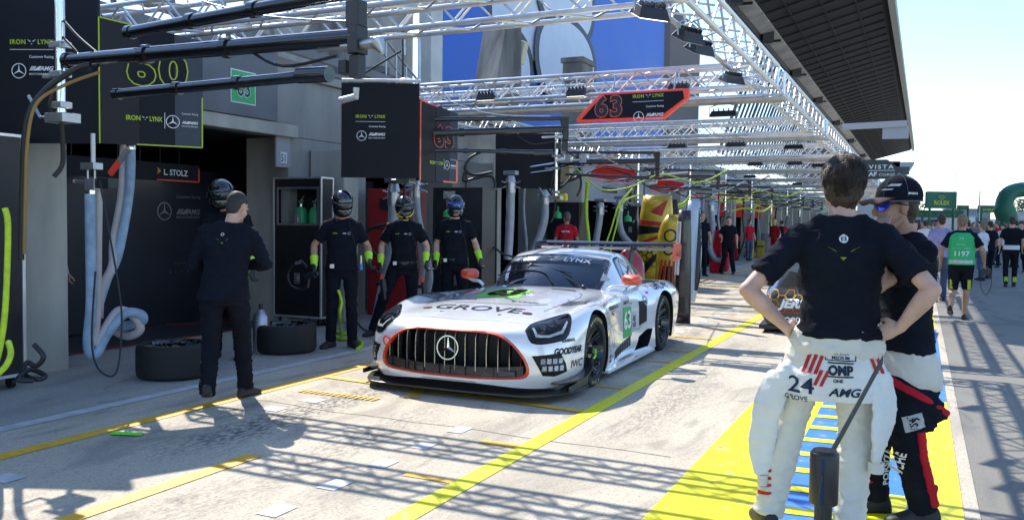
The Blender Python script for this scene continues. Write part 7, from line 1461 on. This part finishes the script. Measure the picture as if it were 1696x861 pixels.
# ================================================================== FAR END: arch, signs, crowd
M_gr = mat('dark green vinyl', (.010, .13, .075), .5, 0, .15, .8); M_rol = mat('gold green print', (.55, .65, .05), .5)
def gsign(name, label, px0, py0, px1, py1, d, rows, crown=None, legs=True):
    a = atd(px0, py1, d); b_ = atd(px1, py1, d); c_ = atd(px0, py0, d); ax = V((b_.x-a.x, b_.y-a.y, 0)); W = ax.length; ax.normalize(); Hh = c_.z-a.z
    e = empty(name, label, 'sign', a); mb = MB(); mb.prism([(0, 0), (W, 0), (W, Hh*.94), (W*.97, Hh), (W*.03, Hh), (0, Hh*.94)], (0, 0, 0), ax, (0, 0, 1), -.3); mb.build('panel', M_gr, e, 0)
    n = ax.cross(V((0, 0, 1)))*.02; mb = MB()
    for s, u, v, sz, ft in rows: mb.text(s, n+ax*(W*u)+V((0, 0, Hh*v)), ax, (0, 0, 1), sz*Hh, 'CENTER', bold=.03, fit=ft*W)
    if crown:
        u, v, s = crown
        for k in range(5): g = (k-2)*.3; mb.prism([(-.04*s+g*s*.5, 0), (.04*s+g*s*.5, 0), (g*s*1.2+.02*s, s*(.9-.1*abs(k-2))), (g*s*1.2-.02*s, s*(.9-.1*abs(k-2)))], n+ax*(W*u)+V((0, 0, Hh*v)), ax, (0, 0, 1), .002); mb.ring(n+ax*(W*u+g*s*1.2)+V((0, 0, Hh*v+s*(.95-.1*abs(k-2)))), ax, (0, 0, 1), .09*s, .088*s, 10, .002)
    mb.build('lettering', M_rol, e, 0)
    if legs: mb = MB(); mb.tube([ax*(W*.1)+V((0, 0, -a.z)), ax*(W*.1)], .08, 8); mb.tube([ax*(W*.9)+V((0, 0, -a.z)), ax*(W*.9)], .08, 8); mb.build('leg', M_gr, e)
    return e
gsign('hoarding_sign', 'dark green sign with a gold crown and the word ROLEX above the crowd', 1535, 317, 1584, 345, 60, (('ROLEX', .5, .22, .34, .52),), (.5, .52, .30))
gsign('long_sign', 'long low dark green banner beneath the crown sign', 1520, 348, 1596, 360, 62, (('- - - - - - - -', .5, .4, .2, .9),))
gsign('small_sign', 'small dark green sign right of the crown sign', 1588, 340, 1605, 347, 64, (('+', .5, .2, .5, .1),))
gsign('small_sign', 'dark green sign with faint lettering left of the inflatable arch', 1622, 340, 1656, 352, 66, (('24 HEURES', .5, .25, .4, .7),))
# green arch
e = empty('inflatable_arch', 'big rounded dark green arch at the right edge', 'arch', (5.35, 66.9, 0)); ax = V((.9, .43, 0)).normalized(); mb = MB()
Pp = catmull([(0, 0, -.05), (0, 0, 1.9), (-.3, 0, 3.0), (.05, 0, 3.85), (1.1, 0, 4.15), (3, 0, 4.2), (6, 0, 4.2), (9, 0, 4.2)], 6)
rr = [.9, .9, 1.0]
Q = [ax*(p.x)+V((0, 0, p.z)) for p in Pp]; nn_ = V((-ax.y, ax.x, 0))
rings = []
for i, p in enumerate(Q):
    t = (Q[min(i+1, len(Q)-1)]-Q[max(0, i-1)]).normalized(); s_ = t.cross(nn_).normalized(); w_ = .66 if i < 12 else .50; rings.append([p+s_*(w_*cos(a)*1.0)+nn_*(.7*sin(a)) for a in [2*pi*j/16 for j in range(16)]])
mb.loft(rings); mb.build('tube', M_gr, e, 50)
mb = MB(); mb.tube([(-.9, 0, 0), (-.9, 0, .3)], .35, 12); mb.build('base_weight', M_black, e)
# lattice mast on the horizon and light frame
e = empty('lattice_mast', 'thin pale lattice mast on the horizon', 'mast', (.5+atd(1582, 350, 200).x-.5, atd(1582, 350, 200).y, 0)); mb = MB()
for x, y in ((-.4, -.4), (.4, -.4), (0, .4)): mb.tube([(x, y, 0), (x*.8, y*.8, 15)], .07, 5)
for i in range(14): mb.tube([(-.4, -.4, i), (.4, -.4, i+1)], .04, 4); mb.tube([(.4, -.4, i), (0, .4, i+1)], .04, 4)
mb.build('lattice', mat('pale mast', (.5, .5, .52), .6), e)
e = empty('goal_frame', 'thin grey frame standing between the crown sign and the arch', 'frame', (atd(1622, 350, 64).x, atd(1622, 350, 64).y, 0)); mb = MB(); mb.tube([(0, 0, 0), (0, 0, 4.2), (1.3, .6, 4.2), (1.3, .6, 0)], .05, 6); mb.build('frame', M_steel, e)
# low paddock buildings and vehicles beyond
def block(name, label, px0, px1, py0, d, m, cat='building', extra=None):
    a = atd(px0, 370, d); b_ = atd(px1, 370, d); c_ = atd(px0, py0, d); e = empty(name, label, cat, (a.x, a.y, 0)); ax = V((b_.x-a.x, b_.y-a.y, 0)); W = ax.length; an = math.atan2(ax.y, ax.x); e.rotation_euler = (0, 0, an)
    mb = MB(); mb.bb((0, 0, 0), (W, 3, c_.z)); mb.build('wall', m, e, 0); mb = MB(); n = max(2, int(W/1.4))
    for i in range(n): mb.bb((W*(i+.15)/n, -.03, c_.z*.45), (W*(i+.8)/n, -.003, c_.z*.75))
    mb.build('window', mat('far window', (.06, .08, .10), .2), e, 0); mb = MB(); mb.bb((-.1, -.1, c_.z+.003), (W+.1, 3.1, c_.z+.12)); mb.build('roof', mat('far roof', (.4, .4, .42), .6), e, 0); return e
M_far = mat('far cream wall', (.42, .43, .44), .8, 0, .1, 1)
block('paddock_building', 'low pale building behind the crowd left of the arch', 1500, 1560, 352, 95, M_far)
block('paddock_building', 'low grey building behind the crowd in the gap left of the arch', 1585, 1640, 347, 90, mat('far grey wall', (.28, .31, .33), .8))
block('paddock_building', 'white building at the right edge behind the arch', 1676, 1760, 352, 88, M_far)
block('parked_van', 'white van parked behind the crowd left of the arch', 1588, 1615, 358, 72, M_white, 'van')
# end block of the grandstand with a small overhanging cabin
e = empty('control_tower', 'grey cabin block overhanging at the far end of the grandstand', 'tower', (atd(1440, 300, 150).x, atd(1440, 300, 150).y, 0)); mb = MB(); z0, z1 = atd(1460, 300, 150).z, atd(1460, 268, 150).z
mb.bb((-2, 0, z0+1.4), (4.8, 8, z1)); mb.loft([[(3, 0, z0), (5.2, 0, z0), (5.2, 6, z0), (3, 6, z0)], [(3, 0, z1-.2), (7.0, 0, z1-.2), (7.0, 6, z1-.2), (3, 6, z1-.2)]]); mb.bb((-2, 2, 0), (1, 8, z0+1.39)); mb.build('cabin', mat('far slab', (.33, .35, .38), .7), e, 0); mb = MB(); mb.bb((3.6, -.06, z0+1.0), (6.3, -.01, z1-1)); mb.build('window', MATS['far window'], e, 0)
# ---- trees on the horizon
rnd = random.Random(3)
def tree(x, y, h, label):
    e = empty('tree', label, 'tree', (x, y, 0), 0, 'trees on the far horizon'); mb = MB(); mb.tube([(0, 0, 0), (0, 0, h*.5)], [.25, .12], 6)
    for k in range(3): mb.tube([(0, 0, h*.35), (rnd.uniform(-1, 1), rnd.uniform(-1, 1), h*.7)], [.1, .04], 5)
    mb.build('trunk', mat('bark', (.10, .07, .05), .9), e); mb = MB()
    for k in range(420):
        a = rnd.uniform(0, 2*pi); u = rnd.random()**.5; z = rnd.uniform(.3, 1); rr = h*.36*math.sin(min(pi, (z-.25)*3.6))**.6*(1+.3*noise.noise((a, z*3, h))); c = V((cos(a)*rr*u, sin(a)*rr*u, z*h)); s = rnd.uniform(.18, .4); d1 = V((rnd.uniform(-1, 1), rnd.uniform(-1, 1), rnd.uniform(-.6, .6))).normalized()*s; d2 = V((rnd.uniform(-1, 1), rnd.uniform(-1, 1), rnd.uniform(-1, 1))).normalized()*s; mb.add([c-d1, c+d2, c+d1, c-d2*.7], [(0, 1, 2, 3)])
    mb.build('crown', mat('far foliage', (.05, .09, .05), .8, 0, .35, .6), e, 0)
for k, px in enumerate((1690, 1702, 1508, 1520)):
    p = atd(px, 360, 180+10*k); tree(p.x, p.y, 7.5-.6*(k % 3), ['bushy dark tree on the horizon at the right edge', 'tallest tree on the horizon beyond the right edge', 'low tree left of the green crown sign', 'small tree just left of the green crown sign'][k])
# ---- crowd down the pit lane
crowd = []
base = {}
def cp(kind):
    if kind in base: return base[kind]
    J, k = P0(); J.update(ankR=(.10, .10, .09), kneeR=(.1, .1, .5), ankL=(-.1, -.12, .09), toeL=(-.1, .05), toeR=(.1, .28), elR=(.26, .0, 1.17), wrR=(.26, .14, .96))
    T, L, HR = {'black': (M_tee, M_trs, M_hair), 'white': (M_wcl, M_trs, M_hair), 'purple': (M_purple, M_jean, M_hair), 'red': (M_redc, M_jean, M_hairg), 'grey': (M_greyc, M_jean, M_blond), 'whiteb': (M_wcl, M_jean, M_blond)}[kind]
    e = person('x', (0, 0, -50), 0, J, 1.0, top=(T, 'short'), legs=(L, None), hair=(HR, 'short'), vox=.024, wr=.004, face=False); base[kind] = e; return e
used = set()
def put(kind, px, d, h, rz, label, grp='people crowding the far pit lane'):
    e = cp(kind)
    if kind in used: e = copy_tree(e)
    used.add(kind); p = atd(px, 380, d); e.location = (p.x, p.y, .008); e.rotation_euler = (0, 0, rz); k = h/1.8; e.scale = (k, k, k); e['label'] = label; e['group'] = grp; return e
put('purple', 1559, 17.8, 1.80, .2, 'person in a lilac shirt walking just left of the green tabard')
rm = put('black', 1676, 22.5, 1.84, .0, 'broad person in black with a pale waist band walking at the right edge')
put('white', 1532, 30, 1.76, .1, 'person in white shirt with a dark red band left of the lilac shirt')
put('black', 1640, 26, 1.74, .5, 'person in black shirt facing left between the tabard and the right edge')
put('whiteb', 1628, 25, 1.66, .9, 'woman in white top directly right of the green tabard')
put('red', 1560, 40, 1.72, .2, 'person in dark red shirt behind the lilac shirt')
put('white', 1661, 33, 1.70, 2.5, 'person in pale shirt between the two people in black at the right')
D_ = ['in black just behind the man in the cap', 'in black left of the crown sign legs', 'in grey behind the lilac shirt', 'in black behind the tabard shoulder', 'in grey right of the tabard head', 'in black below the white van', 'in blue jeans and white below the small sign', 'in black under the arch foot', 'in grey at the arch foot', 'in black beyond the right edge person', 'in white far under the crown sign', 'in black far under the crown sign', 'in red far below the long banner', 'in black at the far left of the crowd', 'in lilac far behind the tabard', 'in grey far under the arch', 'in white far under the arch', 'in black farthest right']
for i, (px, d) in enumerate(((1522, 38), (1540, 44), (1550, 36), (1603, 34), (1612, 42), (1600, 50), (1620, 46), (1650, 40), (1666, 44), (1692, 30), (1545, 60), (1534, 52), (1552, 66), (1514, 48), (1608, 60), (1640, 58), (1656, 62), (1690, 42))):
    put(['black', 'black', 'grey', 'black', 'grey', 'black', 'white', 'black', 'grey', 'black', 'whiteb', 'black', 'red', 'black', 'purple', 'grey', 'white', 'black'][i], px, d, 1.68+.03*(i % 6), (i*2.4) % 6.28, 'distant person '+D_[i])
SP = ['near the lilac shirt', 'under the crown sign', 'in front of the white van', 'beside the arch foot', 'by the long banner']
PL = ['walking away', 'standing still', 'turned sideways', 'facing the garages', 'half hidden']
rnd = random.Random(21)
for i in range(26):
    px = [1516, 1526, 1537, 1548, 1606, 1616, 1624, 1634, 1646, 1654, 1664, 1672, 1682, 1692, 1544, 1530, 1600, 1612, 1630, 1642, 1658, 1668, 1680, 1694, 1554, 1686][i]; d = rnd.uniform(30, 58) if i < 14 else rnd.uniform(45, 75)
    kd = ['black', 'black', 'grey', 'white', 'black', 'red', 'purple', 'whiteb'][(i*5) % 8]; px_ = px+rnd.uniform(-3, 3)
    col = {'black': 'black', 'grey': 'grey', 'white': 'white', 'red': 'dark red', 'purple': 'lilac', 'whiteb': 'white and jeans'}[kd]
    put(kd, px_, d, rnd.uniform(1.62, 1.86), rnd.uniform(0, 6.28), 'spectator in %s %s %d metres away, %s' % (col, PL[i % 5], round(d), SP[(0 if px < 1560 and d < 45 else 4 if px < 1560 else 2 if px < 1620 else 3 if px > 1645 else 1)]))
# more crew working along the far garages
for i, (x, y, kd, lab) in enumerate(((-7.0, 31, 'black', 'mechanic in black by the pale blue fascia board'), (-7.4, 34.5, 'black', 'second mechanic in black near the pale blue fascia board'), (-6.6, 37.5, 'red', 'mechanic in a dark red shirt before the first red and yellow board'), (-7.2, 41, 'red', 'mechanic in a dark red shirt between the red and yellow boards'), (-6.4, 45.5, 'black', 'mechanic in black before the farther red and yellow board'), (-7.1, 51, 'red', 'mechanic in dark red by the plain orange board'), (-6.2, 56, 'grey', 'mechanic in grey beyond the orange board'), (-6.9, 61, 'black', 'farthest mechanic in black along the garages'))):
    e = copy_tree(base[kd]); e.location = (x, y, .008); e.rotation_euler = (0, 0, i*1.9); e.scale = (.98, .98, .98); e['label'] = lab; e['group'] = 'mechanics along the far garages'
# cable loops and hose drops repeated along the gantries
for i in range(14):
    y = 15.6+i*2.45; x = -6.6+.5*(i % 3); m_ = (M_cable, M_hosey, M_cable, M_hoseb)[i % 4]; z = 2.75
    hose('cable_loop', '%s cable looping between the boom arms, number of gantries away: %s' % (('black', 'lime', 'thick black', 'blue')[i % 4], ''), 'cable', [(x-.9, y, z), (x-.4, y+.2, z-.35-.1*(i % 2)), (x+.3, y+.1, z-.42), (x+.9, y+.5, z-.12), (x+1.7, y+.6, z-.30), (x+2.3, y+.8, z-.02)], .016, m_, 5, 'cables looping between the far boom arms')['label'] = ('black', 'lime', 'thick black', 'blue')[i % 4]+' cable looping between far boom arms, '+('second', 'third', 'fourth', 'fifth', 'sixth', 'seventh', 'eighth', 'ninth', 'tenth', 'eleventh', 'twelfth', 'thirteenth', 'fourteenth', 'last')[i]+' one down the lane'
    hose('drop_hose', 'x', 'hose', [(x-1.0, y+1, 2.5), (x-1.05, y+1.05, 1.8), (x-.95, y+1.0, 1.0), (x-1.15, y+1.2, .4), (x-1.3, y+1.6, .1)], .045 if i % 2 else .03, (M_hs, M_hosey, M_hs, M_cable, M_hoseg)[i % 5], 5, 'hoses dropping along the far garages')['label'] = ('silver', 'lime', 'silver', 'black', 'ribbed grey')[i % 5]+' hose dropping to the apron along the far garages, '+('first', 'second', 'third', 'fourth', 'fifth', 'sixth', 'seventh', 'eighth', 'ninth', 'tenth', 'eleventh', 'twelfth', 'thirteenth', 'last')[i]+' of the row'
mb = MB(); mb.loft([ring_((0, -.01, z), .19, .14, 20) for z in (.95, 1.06)]); o = mb.build('waist_band', M_wcl, rm)
mb = MB()
for s_ in (-1, 1): mb.box((s_*.10, -.13+.12*(s_ > 0), .18), (.09, .05, .14))
mb.build('lime_trim', M_lime, rm, 0, .01)
for e in [o for o in bpy.data.objects if o.get('label') == 'x']: pass
